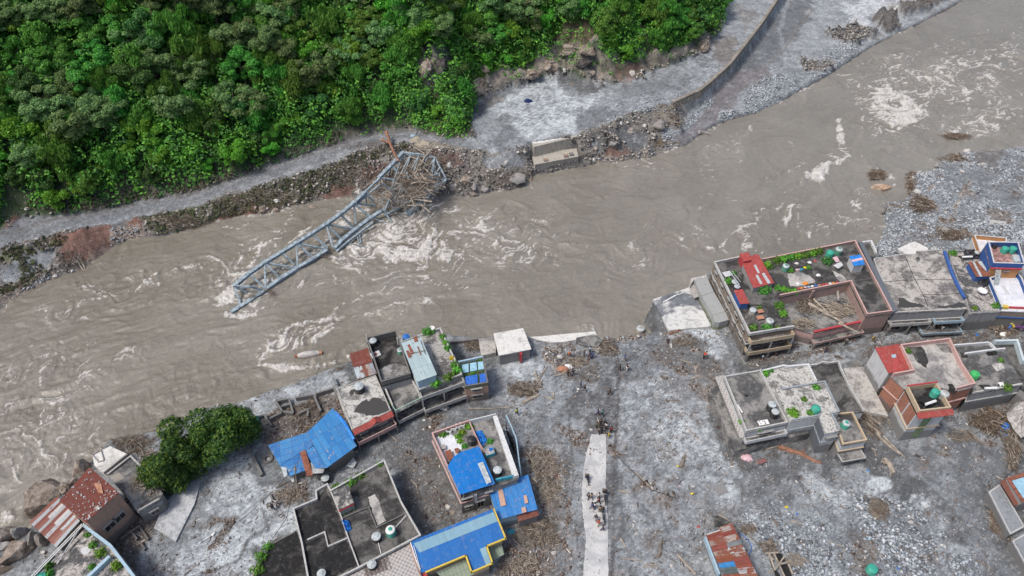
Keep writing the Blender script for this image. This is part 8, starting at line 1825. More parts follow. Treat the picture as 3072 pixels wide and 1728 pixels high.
rock('U',790,665,135,48,'long orange brown rock standing in the river','rockorange',1.2,-.1,-3.4,'river_rock',sub_=4); rock('U',1550,1170,100,55,'large grey slab rock in the dark wreckage mound','rock',1.0,-.2); rock('U',2200,1110,190,90,'huge pale broken slab rock behind the orange lined room','rockpale',.5,.5,-.9,sub_=4); rock('U',2380,1090,60,70,'pale slab fragment right of the huge one','rockpale',.5,.2,-.9)
rock('Q',522,805,20,20,'white boulder alone in the river','rockpale',1.0,0,-3.4); rock('Q',625,1108,18,10,'small brown rock awash in the rapids','rock',.5,0,-3.5); rock('Q',1265,1410,14,12,'small dark rock awash upstream of the shrub roof','rock',.6,0,-3.5); rock('Q',1790,825,28,18,'pale rock on the midstream raft','rockpale',.8,0,-3.2)
near=[('M',1100,305,20,20,'white block at the tip of the bridgehead'),('M',1130,330,16,14,'pale block beside the bridgehead tip'),('M',315,442,16,14,'orange white block beside the kiosk'),('M',1410,1295,22,18,'pale block on silt right of the crowd'),('M',995,1305,24,20,'pale boulder at the left of the crowd'),('M',645,510,45,25,'flat grey block in the bridgehead rubble'),('M',1850,370,20,60,'broken pale kerb piece near the river corner'),('M',1750,265,16,22,'pale block at the slab corner'),
  ('D',580,1105,15,15,'white block right of the road'),('D',600,1158,22,12,'white oblong block right of the road'),('D',432,1053,8,8,'small pale block beside the road edge'),('D',1195,730,8,8,'small white block on dark mud'),('D',985,825,18,10,'pale flat block near the yellow scrap'),('D',840,1375,16,16,'white block left of the patchwork shed'),('D',145,1330,14,10,'white scrap block left of the road'),('D',20,1290,26,16,'white sheet of rubble at the litter edge'),
  ('G',1770,840,20,20,'round white stone on gravel'),('G',1515,990,16,16,'white stone left of the round one'),('G',2070,1175,18,14,'pinkish stone near the long straight stick'),('G',520,75,14,14,'white stone on dark mud'),('G',945,765,26,20,'pale block behind the patchwork shed'),('H',660,830,38,30,'pinkish white slab stone on gravel'),('H',1052,1110,22,24,'pale stone in the mud channel'),('H',965,1255,16,16,'pale stone at the gravel island head'),('H',1357,603,7,7,'small white stone on smooth mud'),('H',567,215,14,12,'pale stone beside the hollow trunk'),
  ('C',565,975,24,20,'white fragment left of the block house foot'),('C',597,1010,20,18,'reddish fragment left of the block house foot'),('C',1090,1378,14,14,'white block in the lower litter'),('C',1205,905,14,16,'white block in the litter by the blue shed'),('C',1300,1162,12,10,'pink block in the lower litter'),('C',1158,842,12,14,'upper white block by the blue shed corner'),('B',1085,590,20,16,'pale fragments under the blue roof end'),('B',480,640,22,18,'round worn tyre like ring of stone in the silt')]
for i,q in enumerate(near):rock(*q[:6],'rockpale' if 'reddish' not in q[5] else 'rocktan',name='rubble_block',sub_=2)
# cliff outcrops standing proud of the slope
for i,q in enumerate([('S',555,460,55,80,'tall pale cliff face in the forest','rocktan'),('S',660,430,60,90,'dark wet cliff face beside the pale one','rockdark'),('S',560,320,30,50,'dark rock knob above the pale cliff','rockdark'),('S',690,530,40,35,'pale ledge below the dark cliff','rocktan'),('S',880,570,70,60,'pale rocky toe at the edge of the terrace','rocktan'),('S',930,450,30,70,'pale rock ribs in the undergrowth','rocktan'),('S',1250,490,60,40,'grey cliff foot above the flat mud','rocktan'),('S',1380,430,60,50,'grey cliff behind the silt fan','rocktan'),('S',1480,340,70,50,'pale cliff under the brown slip','rocktan'),('S',1620,340,60,55,'broken cliff right of the brown slip','rocktan'),('S',1590,420,40,50,'dark gully rock under the broken cliff','rockdark'),('S',2170,355,35,28,'pale rock at the wooded point','rocktan'),('S',2370,300,50,50,'rocky point beneath the last trees','rocktan'),('S',680,730,30,40,'dark rock showing through the creeper mound','rockdark')]):
 rock(*q[:7],None,.15*i,None,'cliff_outcrop',None,.25,50+i,4,.45)
# ---------------------------------------------------------------- scrub along the path foot
def scrub(label,c,pts,n,R0,R1,mats,leaf=.2,asp=1.5,k=8,dens_=None):
 p=ips(c,pts); xs_=[q[0] for q in p]; ys_=[q[1] for q in p]; C_=[]; N_=[]; mi=[]; tries=0
 r=random.Random(len(label)*13+n)
 while len(C_)<n and tries<n*30:
  tries+=1; x,y=r.uniform(min(xs_),max(xs_)),r.uniform(min(ys_),max(ys_))
  if not in_poly(x,y,p) or line_d(np.array([x]),np.array([y]),PATHC)[0]<27:continue
  g0=WG('X',x,y); R=r.uniform(R0,R1); d=rng.normal(size=(k,3)); d[:,2]=np.abs(d[:,2]); d /= np.linalg.norm(d,axis=1,keepdims=True)
  C_.append(np.array(g0)+d*R); N_.append(d+np.array([0,0,.4])); mi+=[r.randrange(len(mats))]*k
 C_=np.concatenate(C_); me=leaf_mesh('scrub',C_,np.concatenate(N_),rng.uniform(.6,1.3,len(C_))*leaf,[M[m_] for m_ in mats],asp,.2,np.array(mi)); o=bpy.data.objects.new('scrub',me); COL.objects.link(o); return tag(o,label,kind='stuff')
scrub('muddied dead scrub at the foot of the trees beside the path','V',[(250,1449),(700,1449),(1100,1290),(1500,1330),(2100,1210),(2576,990),(2576,1060),(2300,1220),(1700,1400),(1400,1480),(700,1640),(200,1560)],700,.3,.8,['leaf_dry','leaf_dry','leaf_dark'])
scrub('low scrub and grass on the bank below the path','N',[(0,520),(250,440),(480,330),(900,240),(1130,160),(1500,60),(1530,130),(1240,210),(1130,300),(1100,400),(850,490),(640,530),(450,590),(200,630),(0,640)],450,.25,.5,['leaf_dry','leaf_dry','leaf_dry2'])
scrub('low scrub on the bank above the red slip','R',[(1090,640),(1400,600),(1700,520),(2070,430),(2070,540),(1900,610),(1650,670),(1450,760),(1200,790)],300,.25,.5,['leaf_dry','leaf_dry','leaf_dry2'])
scrub('green and brown scrub at the lower left of the far bank','R',[(0,900),(200,880),(400,760),(600,740),(420,900),(220,950),(380,1090),(180,1190),(0,1270),(0,1200),(160,1120),(150,1000),(0,1000)],170,.25,.5,['leaf_dry','leaf_dry2'])
scrub('olive creepers on the mound at the bend of the path','S',[(430,790),(560,700),(700,560),(830,600),(860,700),(840,850),(700,910),(560,860)],700,.3,.9,['leaf_mid','leaf_lime','leaf_dry'])
scrub('creepers around the cliffs','S',[(700,560),(740,400),(860,300),(1250,300),(1380,320),(1200,430),(1000,470),(860,560)],900,.3,.9,['leaf_mid','leaf_lime','leaf_mid'])
# ---------------------------------------------------------------- mango trees
for i,(X_,Y_,R,s,lab,sd_) in enumerate([(512,1372,4.9,1,'larger dark glossy mango tree, nearer the brick house',1),(668,1292,4.7,1,'rounder mango tree with yellow young leaves, nearer the ruined walls',2),(575,1330,2.6,1,'low bough of mango foliage between the two big crowns',3)]):
 C_,N_=crown_pts(R,3.9,30,14000 if R>3 else 4000,.95,.40,900+i); p=W('X',X_,Y_,4.4); p.z=0; T=thing('mango_tree',p,lab,'tree'); C_[:,2]+=4.2 if R>3 else 2.6
 me=leaf_mesh('crown',C_,N_,.17*np.random.default_rng(i).uniform(.7,1.3,len(C_)),[M['leaf_mango']],1.5,.1); o=bpy.data.objects.new('crown',me); COL.objects.link(o); o.parent=T
 tm=trunk_mb(4.6,.34,R,40+i,-.6); tm.v=[(v[0]+p.x,v[1]+p.y,v[2]+p.z) for v in tm.v]; tm.build('trunk',M['bark'],T)
plant('X',728,1245,0,1.0,'small green tree beside the ruined walls','leaf_mid',ground=True,cat='tree',name='small_tree',h=1.5)
# ---------------------------------------------------------------- people
import bmesh
def skin(name,verts,edges,rad,sub_=1,root=0):
 me=bpy.data.meshes.new(name); me.from_pydata(verts,edges,[]); o=bpy.data.objects.new(name,me); COL.objects.link(o)
 md=o.modifiers.new('s','SKIN'); sv_=me.skin_vertices[0].data
 for i,r in enumerate(rad):sv_[i].radius=(r,r) if not hasattr(r,'__len__') else r; sv_[i].use_root=(i==root)
 if sub_:o.modifiers.new('u','SUBSURF').levels=sub_
 dg=bpy.context.evaluated_depsgraph_get(); m2=bpy.data.meshes.new_from_object(o.evaluated_get(dg)); bpy.data.objects.remove(o); m2.name=name; m2.polygons.foreach_set('use_smooth',[True]*len(m2.polygons)); return m2
def join(meshes,name):
 b=bmesh.new()
 for m_ in meshes:b.from_mesh(m_)
 r=bpy.data.meshes.new(name); b.to_mesh(r); b.free(); r.polygons.foreach_set('use_smooth',[True]*len(r.polygons)); return r
def pose(kind):
 """joint positions of a 1.7 m person facing +Y"""
 J={'pel':(0,0,.93),'ch':(0,0,1.22),'nk':(0,0,1.45),'hd0':(0,.01,1.53),'hd1':(0,.02,1.64)}
 st={'walk':.26,'stand':.05,'stoop':.12,'carry':.18,'ride':0}[kind]
 for s,sg in ((-1,1),(1,-1)):
  J[f'hip{s}']=(s*.09,0,.88); J[f'kn{s}']=(s*.10,sg*st*.6+.03,.49); J[f'an{s}']=(s*.11,sg*st-.04,.09); J[f'to{s}']=(s*.12,sg*st+.13,.04)
  J[f'sh{s}']=(s*.19,0,1.41); J[f'el{s}']=(s*.25,-sg*st*.5-.03,1.13); J[f'wr{s}']=(s*.25,-sg*st*.8+.07,.90)
  if kind=='carry':J[f'el{s}']=(s*.26,.08,1.16); J[f'wr{s}']=(s*.16,.28,1.14)
 if kind=='stoop':
  for k_ in ('ch','nk','hd0','hd1'):
   x,y,z=J[k_]; d=z-.93; J[k_]=(x,d*.72,.93+d*.66)
  for s in (-1,1):J[f'sh{s}']=(s*.19,.34,1.25); J[f'el{s}']=(s*.24,.42,.98); J[f'wr{s}']=(s*.2,.55,.78)
 if kind=='ride':
  J['pel']=(0,0,.85)
  for s in (-1,1):J[f'hip{s}']=(s*.1,.02,.82); J[f'kn{s}']=(s*.2,.36,.72); J[f'an{s}']=(s*.2,.26,.32); J[f'to{s}']=(s*.2,.42,.27); J[f'el{s}']=(s*.32,.22,1.12); J[f'wr{s}']=(s*.3,.46,1.03)
 return J
PM={}
def pmesh(kind):
 J=pose(kind); names=list(J); ix={n:i for i,n in enumerate(names)}; E=[('pel','ch'),('ch','nk'),('nk','hd0'),('hd0','hd1')]
 R={'pel':.13,'ch':.15,'nk':.06,'hd0':.085,'hd1':.10}
 for s in (-1,1):
  E+=[('pel',f'hip{s}'),(f'hip{s}',f'kn{s}'),(f'kn{s}',f'an{s}'),(f'an{s}',f'to{s}'),('nk',f'sh{s}'),(f'sh{s}',f'el{s}'),(f'el{s}',f'wr{s}')]
  R.update({f'hip{s}':.085,f'kn{s}':.058,f'an{s}':.042,f'to{s}':.035,f'sh{s}':.055,f'el{s}':.04,f'wr{s}':.028})
 body=skin('body',[J[n] for n in names],[(ix[a],ix[b]) for a,b in E],[R[n] for n in names],1)
 hands=[]
 for s in (-1,1):
  w=Vector(J[f'wr{s}']); e=Vector(J[f'el{s}']); d=(w-e).normalized(); a=Vector((s,0,0)); a=(a-d*a.dot(d)).normalized(); c_=d.cross(a)
  V=[w,w+d*.045,w+d*.085]; hands.append(skin('palm',[tuple(v) for v in V],[(0,1),(1,2)],[(.022,.022),(.034,.018),(.036,.014)],0))
  for i in range(4):
   b=w+d*.085+c_*(i-1.5)*.019; L=(.06,.07,.065,.05)[i]; hands.append(skin('finger',[tuple(b-d*.01),tuple(b+d*L*.55),tuple(b+d*L+a*-s*.012)],[(0,1),(1,2)],[.009,.0085,.007],0))
  b=w+d*.03+c_*-.03; hands.append(skin('thumb',[tuple(b),tuple(b+d*.03-c_*.02),tuple(b+d*.055-c_*.024)],[(0,1),(1,2)],[.011,.01,.008],0))
 nose=skin('nose',[tuple(Vector(J['hd1'])+Vector((0,.085,-.03))),tuple(Vector(J['hd1'])+Vector((0,.115,-.05)))],[(0,1)],[.012,.014],0)
 body=join([body,nose]+hands,'body')
 tn=['pel','ch','nk']+[f'{a}{s}' for s in (-1,1) for a in ('sh','el')]; ti={n:i for i,n in enumerate(tn)}
 el={n:J[n] for n in tn}
 for s in (-1,1):el[f'el{s}']=tuple(Vector(J[f'sh{s}']).lerp(Vector(J[f'el{s}']),.75))
 el['nk']=tuple(Vector(J['nk'])-Vector((0,0,.03)))
 shirt=skin('shirt',[el[n] for n in tn],[(ti['pel'],ti['ch']),(ti['ch'],ti['nk'])]+[(ti['nk'],ti[f'sh{s}']) for s in (-1,1)]+[(ti[f'sh{s}'],ti[f'el{s}']) for s in (-1,1)],[.155,.175,.08,.072,.06,.072,.06],1)
 ln=['pel']+[f'{a}{s}' for s in (-1,1) for a in ('hip','kn','an')]; li={n:i for i,n in enumerate(ln)}
 tr=skin('trousers',[J[n] for n in ln],[(0,li[f'hip{s}']) for s in (-1,1)]+[(li[f'hip{s}'],li[f'kn{s}']) for s in (-1,1)]+[(li[f'kn{s}'],li[f'an{s}']) for s in (-1,1)],[.148,.105,.078,.066,.105,.078,.066],1)
 h=Vector(J['hd1']); b=bmesh.new(); bmesh.ops.create_icosphere(b,subdivisions=2,radius=.118)
 for v in b.verts:v.co=Vector((v.co.x,v.co.y*1.08-.018,max(v.co.z,-.05 if v.co.y<0 else .0)+.028))+h
 hair=bpy.data.meshes.new('hair'); b.to_mesh(hair); b.free()
 return body,shirt,tr,hair
for k_ in ('walk','stand','stoop','carry','ride'):PM[k_]=pmesh(k_)
CM={'black':(.02,.02,.024),'navy':(.025,.035,.09),'blue':(.03,.11,.38),'white':(.65,.65,.65),'grey':(.18,.18,.19),'teal':(.05,.28,.33),'maroon':(.20,.03,.04),'yellow':(.62,.46,.04),'red':(.5,.05,.03),'orange':(.6,.16,.04),'tan':(.40,.31,.2),'green':(.05,.12,.07),'lblue':(.35,.5,.62),'khaki':(.22,.19,.13),'hivis':(.5,.62,.12),'skin':(.28,.16,.10)}
for k_,v_ in CM.items():M['c_'+k_]=m_plain('cloth_'+k_,v_,.85,.15,6,obj=True)
def person(c,x,y,kind,sh,tr,label,rz=None,z=None):
 p=WG(c,x,y+8) if z is None else W(c,x,y+8,z); r=random.Random(int(x*13+y)); rz=r.uniform(0,6.28) if rz is None else rz
 T=thing('person',p,label,'person','people on the flood mud'); T.rotation_euler=(0,0,rz); s=r.uniform(.96,1.06); T.scale=(s*1.05,s*1.05,s)
 for nm,me,mt in zip(('body','shirt','trousers','hair'),PM[kind],('skin',sh,tr,'black')):
  o=bpy.data.objects.new(nm,me); COL.objects.link(o); o.parent=T
  if not me.materials:me.materials.append(M['c_'+mt])
  o.material_slots[0].link='OBJECT'; o.material_slots[0].material=M['c_'+mt]
 return T
PL=[('M',912,500,'stand','navy','black','person in dark blue at the left of the bridgehead trio'),('M',975,462,'stand','lblue','black','person in pale shirt standing behind the bridgehead trio'),('M',970,522,'walk','navy','navy','person in navy in the middle of the bridgehead trio'),('M',1000,515,'walk','blue','navy','person in blue jacket at the right of the bridgehead trio'),
('M',738,715,'stand','black','black','person all in black beside the brown bundle'),('M',790,702,'walk','navy','black','person in navy beside a propped bicycle'),('M',874,838,'carry','blue','grey','person in blue carrying a white sack'),('M',915,878,'walk','black','grey','person in black behind the sack carrier'),('M',1188,915,'walk','black','black','person in black striding along the dark gutter line'),('M',1350,550,'walk','blue','khaki','person in bright blue right of the gutter line'),
('M',1297,655,'walk','black','black','person in black nearest the head of the gutter line'),('M',1376,650,'stand','black','white','person in black top and white trousers'),('M',1058,1138,'walk','blue','navy','person in blue just beyond the crowd'),('M',1108,1143,'walk','teal','black','person in teal just beyond the crowd'),('M',1090,1252,'stand','black','black','person in black at the back of the crowd'),('M',1135,1250,'stand','navy','black','person in navy at the back right of the crowd'),
('M',1050,1285,'stand','green','black','person in dark green at the left of the crowd'),('M',1150,1290,'stand','white','black','person in white at the right of the crowd'),('M',1072,1338,'walk','grey','black','person in grey at the front left of the crowd'),('M',1100,1320,'walk','black','black','person in black at the front of the crowd'),('M',1202,1330,'stand','maroon','black','person in maroon beside the road head'),('M',1187,1378,'stoop','yellow','khaki','stooping person in yellow beside the road head'),
('M',182,1130,'walk','hivis','black','person in yellow green vest right of the block house'),('M',1815,355,'stoop','black','black','stooping person in black near the river corner'),('M',740,495,'stoop','orange','khaki','stooping person in orange brown in the rubble'),('M',772,505,'stand','white','grey','person in white in the rubble beside the stooping one'),
('D',263,905,'walk','grey','black','person in grey at the left edge of the road'),('D',283,910,'walk','tan','grey','person in beige walking beside the one in grey'),('D',336,905,'carry','white','grey','person in white in the middle of the road'),('D',334,940,'walk','maroon','black','person in maroon in front of the one in white'),('D',287,975,'walk','blue','grey','person in blue on the left of a walking pair'),('D',306,975,'walk','white','navy','person in white on the right of a walking pair'),
('D',342,998,'stand','tan','grey','person in tan beside the parked motorbike'),('D',315,1055,'walk','navy','grey','person in navy walking down the road'),('D',333,1092,'walk','red','khaki','person in orange red on the road'),('D',360,1128,'walk','grey','navy','person in grey nearest the camera on the road'),
('B',510,982,'walk','navy','black','person in navy on pale silt beside the dark roofs'),('B',536,950,'walk','white','grey','person in white on pale silt beside the dark roofs'),('E',665,275,'stoop','lblue','black','stooping person in pale blue behind the grey section'),('E',815,235,'walk','black','black','person in black behind the wavy parapet'),('E',1358,200,'walk','black','navy','person in black alone in the mud street'),
('E',1870,75,'stoop','yellow','khaki','stooping person in yellow near the red sheet roof'),('E',1572,118,'walk','grey','black','person in grey under the log filled yard'),('E',1575,62,'walk','black','grey','person in black close behind the one in grey'),('E',1292,75,'stoop','grey','black','stooping person in grey by the yard wall'),('E',35,272,'stoop','red','black','stooping person in red left of the sooty house'),
('F',815,135,'walk','black','black','person in black in front of the light blue ledge'),('F',868,140,'walk','white','grey','person in white beside the one in black'),('F',545,160,'stoop','black','black','stooping person in black behind the pink parapet'),('F',345,150,'stoop','white','grey','stooping person in white near the street wreckage')]
for q in PL:person(*q)
# ---------------------------------------------------------------- motorbikes
def motorbike(c,x,y,rz,label,rider=None):
 p=WG(c,x,y); T=thing('motorbike',p,label,'motorbike','motorbikes on the road'); cs,sn=math.cos(rz),math.sin(rz)
 def w(a,b,z):return Vector((p.x+a*cs-b*sn,p.y+a*sn+b*cs,p.z+z))
 for yy in (-.65,.65):
  m=MB(); ring_=[w(0,yy+math.cos(t)*.26,.31+math.sin(t)*.26) for t in np.linspace(0,6.283,19)]; m.tube(ring_,.055,7,False); wh=m.build('wheel',M['black'],T)
  m=MB(); m.tube([w(-.05,yy,.31),w(.05,yy,.31)],.06,8)
  for t in np.linspace(0,6.283,9)[:-1]:m.tube([w(0,yy,.31),w(0,yy+math.cos(t)*.24,.31+math.sin(t)*.24)],.012,4)
  sub(m,'rim','frame',wh,T)
 m=MB(); m.tube([w(0,-.15,.45),w(0,.2,.48)],.15,8); m.tube([w(0,-.62,.32),w(0,-.1,.42)],.05,6); m.tube([w(0,.05,.72),w(0,.42,.82)],[.15,.12],8); m.tube([w(0,.42,.86),w(0,.62,.34)],.045,6); m.build('frame',M['black'],T)
 m=MB(); m.tube([w(0,-.62,.80),w(0,-.25,.76),w(0,.05,.78)],[.10,.13,.11],8); m.build('seat',M['black'],T)
 m=MB(); m.tube([w(-.34,.34,1.0),w(0,.44,.95),w(.34,.34,1.0)],.025,6); m.build('handlebar',M['frame'],T)
 m=MB(); m.tube([w(0,.5,.88),w(0,.6,.87)],[.09,.07],8); m.build('headlight',M['lid_pale'],T)
 m=MB(); m.tube([w(.16,.1,.3),w(.17,-.7,.36)],[.03,.05],6); m.build('exhaust',M['frame'],T)
 return T
motorbike('D',256,785,.15,'black motorbike ridden along the left edge of the road'); person('D',257,778,'ride','black','navy','rider in black on the left edge motorbike',.15)
motorbike('D',376,890,.05,'black motorbike farthest of the three on the right'); person('D',376,884,'ride','black','black','rider in black on the farthest right hand motorbike',.05); motorbike('D',379,925,.0,'black motorbike close behind the farthest one'); motorbike('D',361,1010,.1,'black motorbike parked beside the person in tan'); person('D',362,1005,'ride','black','grey','rider in black astride the parked motorbike',.1); motorbike('D',369,1062,.1,'black motorbike nearest the camera on the road')
# ---------------------------------------------------------------- road
rp=[(288,470),(262,560),(236,690),(218,850),(225,1000),(250,1200),(228,1449),(215,1640)]; rq=[(388,470),(390,620),(384,800),(396,1000),(402,1200),(404,1449),(404,1640)]
def chain(pts,n):
 v=[Vector((*ip('D',*q),0)) for q in pts]; L=[0]
 for a,b in zip(v[:-1],v[1:]):L.append(L[-1]+(b-a).length)
 return [Vector((float(np.interp(t*L[-1],L,[q.x for q in v])),float(np.interp(t*L[-1],L,[q.y for q in v])),0)) for t in np.linspace(0,1,n)]
A1,A2=chain(rp,60),chain(rq,60); m=MB(); rs=random.Random(8); vs=[]
for i,(a,b) in enumerate(zip(A1,A2)):
 a=a+Vector((rs.uniform(-1.5,1.5),0,0)); b=b+Vector((rs.uniform(-1,1),0,0))
 for t in np.linspace(0,1,9):q=a.lerp(b,t); v=WG('X',q.x,q.y); vs.append((v.x,v.y,v.z))
zs_=np.array(vs).reshape(60,9,3)
for _ in range(6):zs_[1:-1,:,2]=(zs_[:-2,:,2]+zs_[2:,:,2]+zs_[1:-1,:,2])/3
zs_[...,2]+=.09; m.add([tuple(v) for v in zs_.reshape(-1,3)],[(i*9+j,i*9+j+1,(i+1)*9+j+1,(i+1)*9+j) for i in range(59) for j in range(8)])
g=NT('concrete_road'); p=g.P(); n1=g.noise(p,.5,7,.7,.4); n2=g.noise(p,3,6,.75); sl=g.math('FRACT',g.math('MULTIPLY',g.z(p,1),.22))
c=g.mix(g.mr(n1,.4,.6),(.40,.405,.41),(.54,.54,.53)); c=g.mix(g.mr(n2,.56,.64,0,.8),c,(.22,.215,.21)); c=g.mix(g.mr(sl,.0,.012,.5,0),c,(.25,.25,.25)); M['road']=g.done(c,.85,g.bump(n2,.03))
o=m.build('road',M['road']); o['kind']='structure'; o['label']='pale concrete road emerging from the mud'
# ---------------------------------------------------------------- single small things on the ground
def bag(c,x,y,s,mat,label,cat='bag',name='bag',z=None):return cloth(c,x,y,z or 0,s*(.6 if s<.6 else .85),mat,label,cat,name,3,None,z is None)
bag('M',678,645,1.0,'terracotta','large brown orange bundle at the bridgehead','bundle','brown_bundle'); bag('M',735,620,.7,'white_p','white sack beside the large brown bundle','sack','sack'); bag('M',850,858,.35,'white_p','white sack in the arms of the walker in blue','sack','sack')
bag('O',812,300,1.1,'blue_dk','dark blue bundle alone on the far terrace','bundle','bundle'); bag('O',402,418,.5,'blue_dk','small dark blue bag near the mound','bag'); bag('S',472,895,.7,'ltblue_w','pale blue bundle at the end of the path','bundle','bundle')
bag('H',508,1360,.4,'blue_p','deep blue bag on the gravel'); bag('G',1365,535,.4,'yellow','yellow bag on grey silt'); bag('G',1505,625,.3,'blue_p','small blue bag beside the brown litter'); bag('G',120,360,.4,'yellow','yellow scrap near the pale square board'); bag('D',895,828,.25,'pinkc','small magenta scrap on silt'); bag('D',885,688,.3,'yellow','yellow scrap at the foot of the stout brown log')
bag('D',50,765,.5,'red_p','red scrap left of the road'); bag('D',75,752,.35,'white_p','white scrap beside the red one'); bag('D',38,1165,.3,'pinkc','pink scrap at the lower left of the road'); bag('D',1360,635,.9,'pinkc','pink and white heap by the grey house corner','heap','heap'); bag('D',1027,1108,.35,'red_p','red box near the patchwork shed'); bag('E',510,1355,.9,'pinkc','pink crumpled bundle below the grey section','bundle','bundle')
crumpled('red_blanket','dark red blanket spread on the mud below the grey section','blanket','E',[(600,1380),(700,1350),(738,1395),(625,1432)],.15,'red_w',.15); bag('I',1385,1070,.8,'white_p','crumpled white plastic on the mud lane','plastic','plastic_heap'); bag('I',1165,1200,.4,'white_p','small white plastic near the tiled awning','plastic','plastic_heap')
bag('C',995,1140,.6,'teal','green and white bundle under the blue shed eave','bundle','bundle'); bag('C',1058,1305,.2,'tank_g','small teal scrap in the lower litter','scrap'); bag('F',1420,150,.5,'white_p','smaller white sack at the street end','sack','sack'); bag('F',1475,170,.7,'white_p','larger white sack at the street end','sack','sack'); bag('F',1225,175,.5,'blue_p','small blue tarpaulin scrap on the street','scrap'); bag('F',890,60,.8,'tarp','blue and red cloth heap under the blotched roof','heap','heap'); bag('F',1490,1060,.9,'blue_p','deep blue cloth in the root mass','cloth','cloth'); bag('F',1515,1150,.5,'blue_p','smaller blue cloth lower in the root mass','cloth','cloth')
bag('H',170,235,.3,'tarp','small bright blue scrap on gravel','scrap'); bag('H',180,1025,.3,'sky_l','pale blue scrap above the teal tank','scrap'); bag('B',700,712,.2,'tarp','small blue scrap on the torn sheet','scrap'); bag('G',1095,960,.45,'navyp','dark navy barrel scrap by the splintered wood','barrel'); bag('N',490,525,.7,'white_p','white plastic snagged on the bank brush','plastic','plastic_heap'); bag('N',1785,425,.4,'blue_p','blue cloth caught on the right end of the truss','cloth','cloth'); bag('N',300,1250,.35,'red_p','dark red scrap on the outer end of the truss','scrap')
tank('B',865,765,.1,.6,.9,'black','lid_pale','black tank toppled beside the collapsed blue roof',grp=None); tank('M',1532,190,-3.6,.75,1.3,'frame','lid_pale','grey drum floating near the pale terrace slab',grp=None,pipe=False,name='floating_drum'); tank('H',232,1355,.2,.66,1.1,'tank_g','tank_g','teal tank alone on the gravel at the bottom of the photo',open_=True,grp=None)
T=thing('green_chair',WG('B',400,375),'small green chair in the mud by the ruined walls','chair'); p=T.location; m=MB(); m.box((p.x,p.y,p.z+.35),.5,.5,.08); m.build('seat',M['tank_g'],T); m=MB(); m.box((p.x,p.y+.28,p.z+.4),.5,.06,.55); m.build('backrest',M['tank_g'],T)
for dx,dy in ((-.2,-.2),(.2,-.2),(.2,.2),(-.2,.2)):m=MB(); m.box((p.x+dx,p.y+dy,p.z),.05,.05,.35); m.build('leg',M['tank_g'],T)
T=thing('tyre',WG('B',474,640),'large tyre half buried in silt left of the collapsed house','tyre'); p=T.location; m=MB(); m.tube([(p.x+math.cos(t)*.6,p.y+math.sin(t)*.6,p.z+.12) for t in np.linspace(0,6.283,21)],.2,8,False); m.build('tread',M['parapet_dk'],T)
T=thing('buried_boat_wreck',W('X',925,1066,WZ),'capsized pale hulk with orange ends awash in midstream foam','wreck'); a,b=W('X',893,1068,-3.2),W('X',958,1058,-3.15); m=MB(); m.tube([a,a.lerp(b,.3),a.lerp(b,.7),b],[.35,.62,.6,.35],10); m.build('hull',M['rockpale'],T); m=MB(); m.tube([b,b+Vector((.5,0,0))],[.36,.3],8); m.build('end_cap',M['terracotta'],T)
m=MB(); m.tube([a-Vector((.5,0,0)),a],[.25,.36],8); m.build('end_cap',M['rust'],T)
T=thing('pale_board',WG('D',1180,850),'pale square board with rust nails on the silt','board'); p=T.location; m=MB(); m.box((p.x,p.y,p.z+.05),1.6,1.5,.1,.35); m.build('panel',M['white_w'],T)
for q,l in (([(1130,1030),(1220,1070),(1262,1090),(1140,1108)],0),):
 slab_thing('dark_sheet','dark triangular sheet sticking out of the mud behind the patchwork shed','sheet','D',q,.3,.1,'r_dark')
m=MB(); pts=[W('G',*v,.25) for v in ((740,880),(800,910),(860,980),(900,1050),(895,1120),(870,1160))]; m.tube(pts,.045,6); tag(m.build('blue_hose',M['blue_p'],None),'blue hose curling from the patchwork shed onto gravel','hose')
m=MB(); a,b=W('I',178,735,.5),W('I',220,815,.5); m.beam(a,b,.35,.2); tag(m.build('blue_plank',M['ltblue_w'],None),'light blue board on the silt left of the tin shed','board')
m=MB(); a,b=WG('B',60,1225,.1),WG('B',95,1140,.12)
crumpled('white_scrap','white plastic scrap on silt left of the low annex','plastic','B',[(75,1165),(100,1135),(105,1150),(90,1175)],.1,'white_p',.1)
crumpled('torn_white_mass','huge torn grey white sheet draped over rubble at the right edge','sheet','F',[(1500,930),(1640,800),(1760,900),(1760,1130),(1650,1175),(1560,1060)],.9,'rockpale',2.0)
crumpled('glass_pane','broken pale pane leaning by the end of the blue roof','pane','B',[(1005,690),(1060,625),(1085,665),(1060,700)],.3,'lid_pale',.1)
# ---------------------------------------------------------------- litter: countless small stones, chips and sticks
rg=np.random.default_rng(12)
def scatter(name,label,weight,n,mk_,mat,seed,lim=2.0):
 r=np.random.default_rng(seed); vis=(PX>-60)&(PX<3130)&(PY>-40)&(PY<1780)&(ZZ>WZ+.25)
 cell=np.gradient(XX,axis=1)*np.gradient(YY,axis=0); wgt=(weight*vis*cell).ravel(); wgt=wgt/wgt.sum(); id_=r.choice(len(wgt),n,p=wgt); x=XX.ravel()[id_]+r.uniform(-.2,.2,n); y=YY.ravel()[id_]+r.uniform(-.2,.2,n); z=ZZ.ravel()[id_]
 v,f=mk_(x,y,z,r,n); me=bpy.data.meshes.new(name); nv=v.shape[1]; nf=f.shape[0]; k=f.shape[1]
 me.vertices.add(n*nv); me.vertices.foreach_set('co',v.ravel()); F_=(f[None]+(np.arange(n)*nv)[:,None,None]).reshape(-1,k); me.loops.add(F_.size); me.loops.foreach_set('vertex_index',F_.ravel()); me.polygons.add(len(F_)); me.polygons.foreach_set('loop_start',np.arange(0,F_.size,k)); me.update(calc_edges=True)
 me.materials.append(M[mat]); o=bpy.data.objects.new(name,me); COL.objects.link(o); return tag(o,label,kind='stuff')
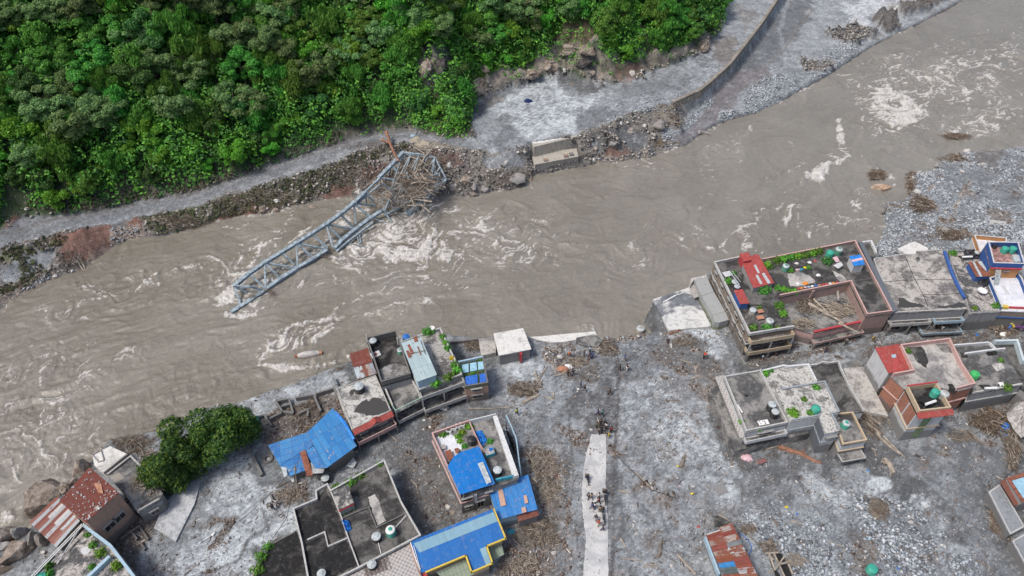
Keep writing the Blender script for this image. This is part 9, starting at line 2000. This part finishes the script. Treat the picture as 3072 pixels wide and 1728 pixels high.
def stones(smin,smax,flat=.6):
 def f(x,y,z,r,n):
  b=np.array([[1,0,0],[.3,.95,0],[-.8,.6,0],[-.8,-.6,0],[.3,-.95,0],[.2,.1,.8],[-.1,0,-.5]]); a=r.uniform(0,6.28,n); s=(smin*(smax/smin)**(r.random(n)**2.2)); v=b[None]*(1+r.uniform(-.3,.3,(n,7,1))); v=v*s[:,None,None]*np.array([1,.75,flat])
  X_=v[...,0]*np.cos(a)[:,None]-v[...,1]*np.sin(a)[:,None]+x[:,None]; Y_=v[...,0]*np.sin(a)[:,None]+v[...,1]*np.cos(a)[:,None]+y[:,None]
  return np.stack([X_,Y_,v[...,2]+z[:,None]+s[:,None]*.15],-1),np.array([[i,(i+1) % 5,5] for i in range(5)]+[[(i+1) % 5,i,6] for i in range(5)])
 return f
def sticks(lmin,lmax,w_=.05):
 def f(x,y,z,r,n):
  a=r.uniform(0,6.28,n); L=lmin*(lmax/lmin)**(r.random(n)**1.7); W_=w_*r.uniform(.6,1.8,n); b=np.array([[-.5,-1,0],[.5,-.8,0],[.5,.8,0],[-.5,1,0],[-.5,0,1.6],[.5,0,1.2]]); v=np.zeros((n,6,3)); v[...,0]=b[:,0][None]*L[:,None]; v[...,1]=b[:,1][None]*W_[:,None]; v[...,2]=b[:,2][None]*W_[:,None]
  X_=v[...,0]*np.cos(a)[:,None]-v[...,1]*np.sin(a)[:,None]+x[:,None]; Y_=v[...,0]*np.sin(a)[:,None]+v[...,1]*np.cos(a)[:,None]+y[:,None]; til=r.uniform(-.12,.12,n)[:,None]
  return np.stack([X_,Y_,v[...,2]+z[:,None]+.04+np.abs(v[...,0]*til)],-1),np.array([[0,1,5,4],[2,3,4,5]])
 return f
CCr,CCg,CCb=CC[...,0],CC[...,1],CC[...,2]; brownness=np.clip((CCr-CCb)*14,0,1); town=(PY>820)|(PX>2600); cl=sst(.5,.62,fbm(XX/5,YY/5,777,4,.6)); hillm_=poly_sd(PX,PY,[(-600,800)]+FOOT+[(2200,-400),(-600,-900)])>6
scatter('gravel_stones','countless pale grey stones of the gravel banks',np.clip(GR-.5,0,1)*(~hillm_)*(.4+cl),26000,stones(.09,.42),'pebble',1)
scatter('silt_stones','countless stones and clods scattered over the silt',(.25+cl)*(~hillm_)*(.6+.8*town),15000,stones(.05,.22),'pebble',2)
scatter('flood_chips','countless wood chips and plaster bits left by the flood',(brownness*1.3+.04+.15*cl)*town,15000,sticks(.12,.8),'bits',3)
scatter('bank_stones','countless stones on the eroded far bank',np.clip(RG-.3,0,1)*(~hillm_)*(~town)*sst(.09,.05,CCr-CCb),8500,stones(.12,.6,.8),'bankstone',4)
scatter('rubble_bits','countless broken plaster and brick bits in the debris',brownness*town*sst(.5,.6,nB),4500,stones(.08,.35,.7),'bits',5)
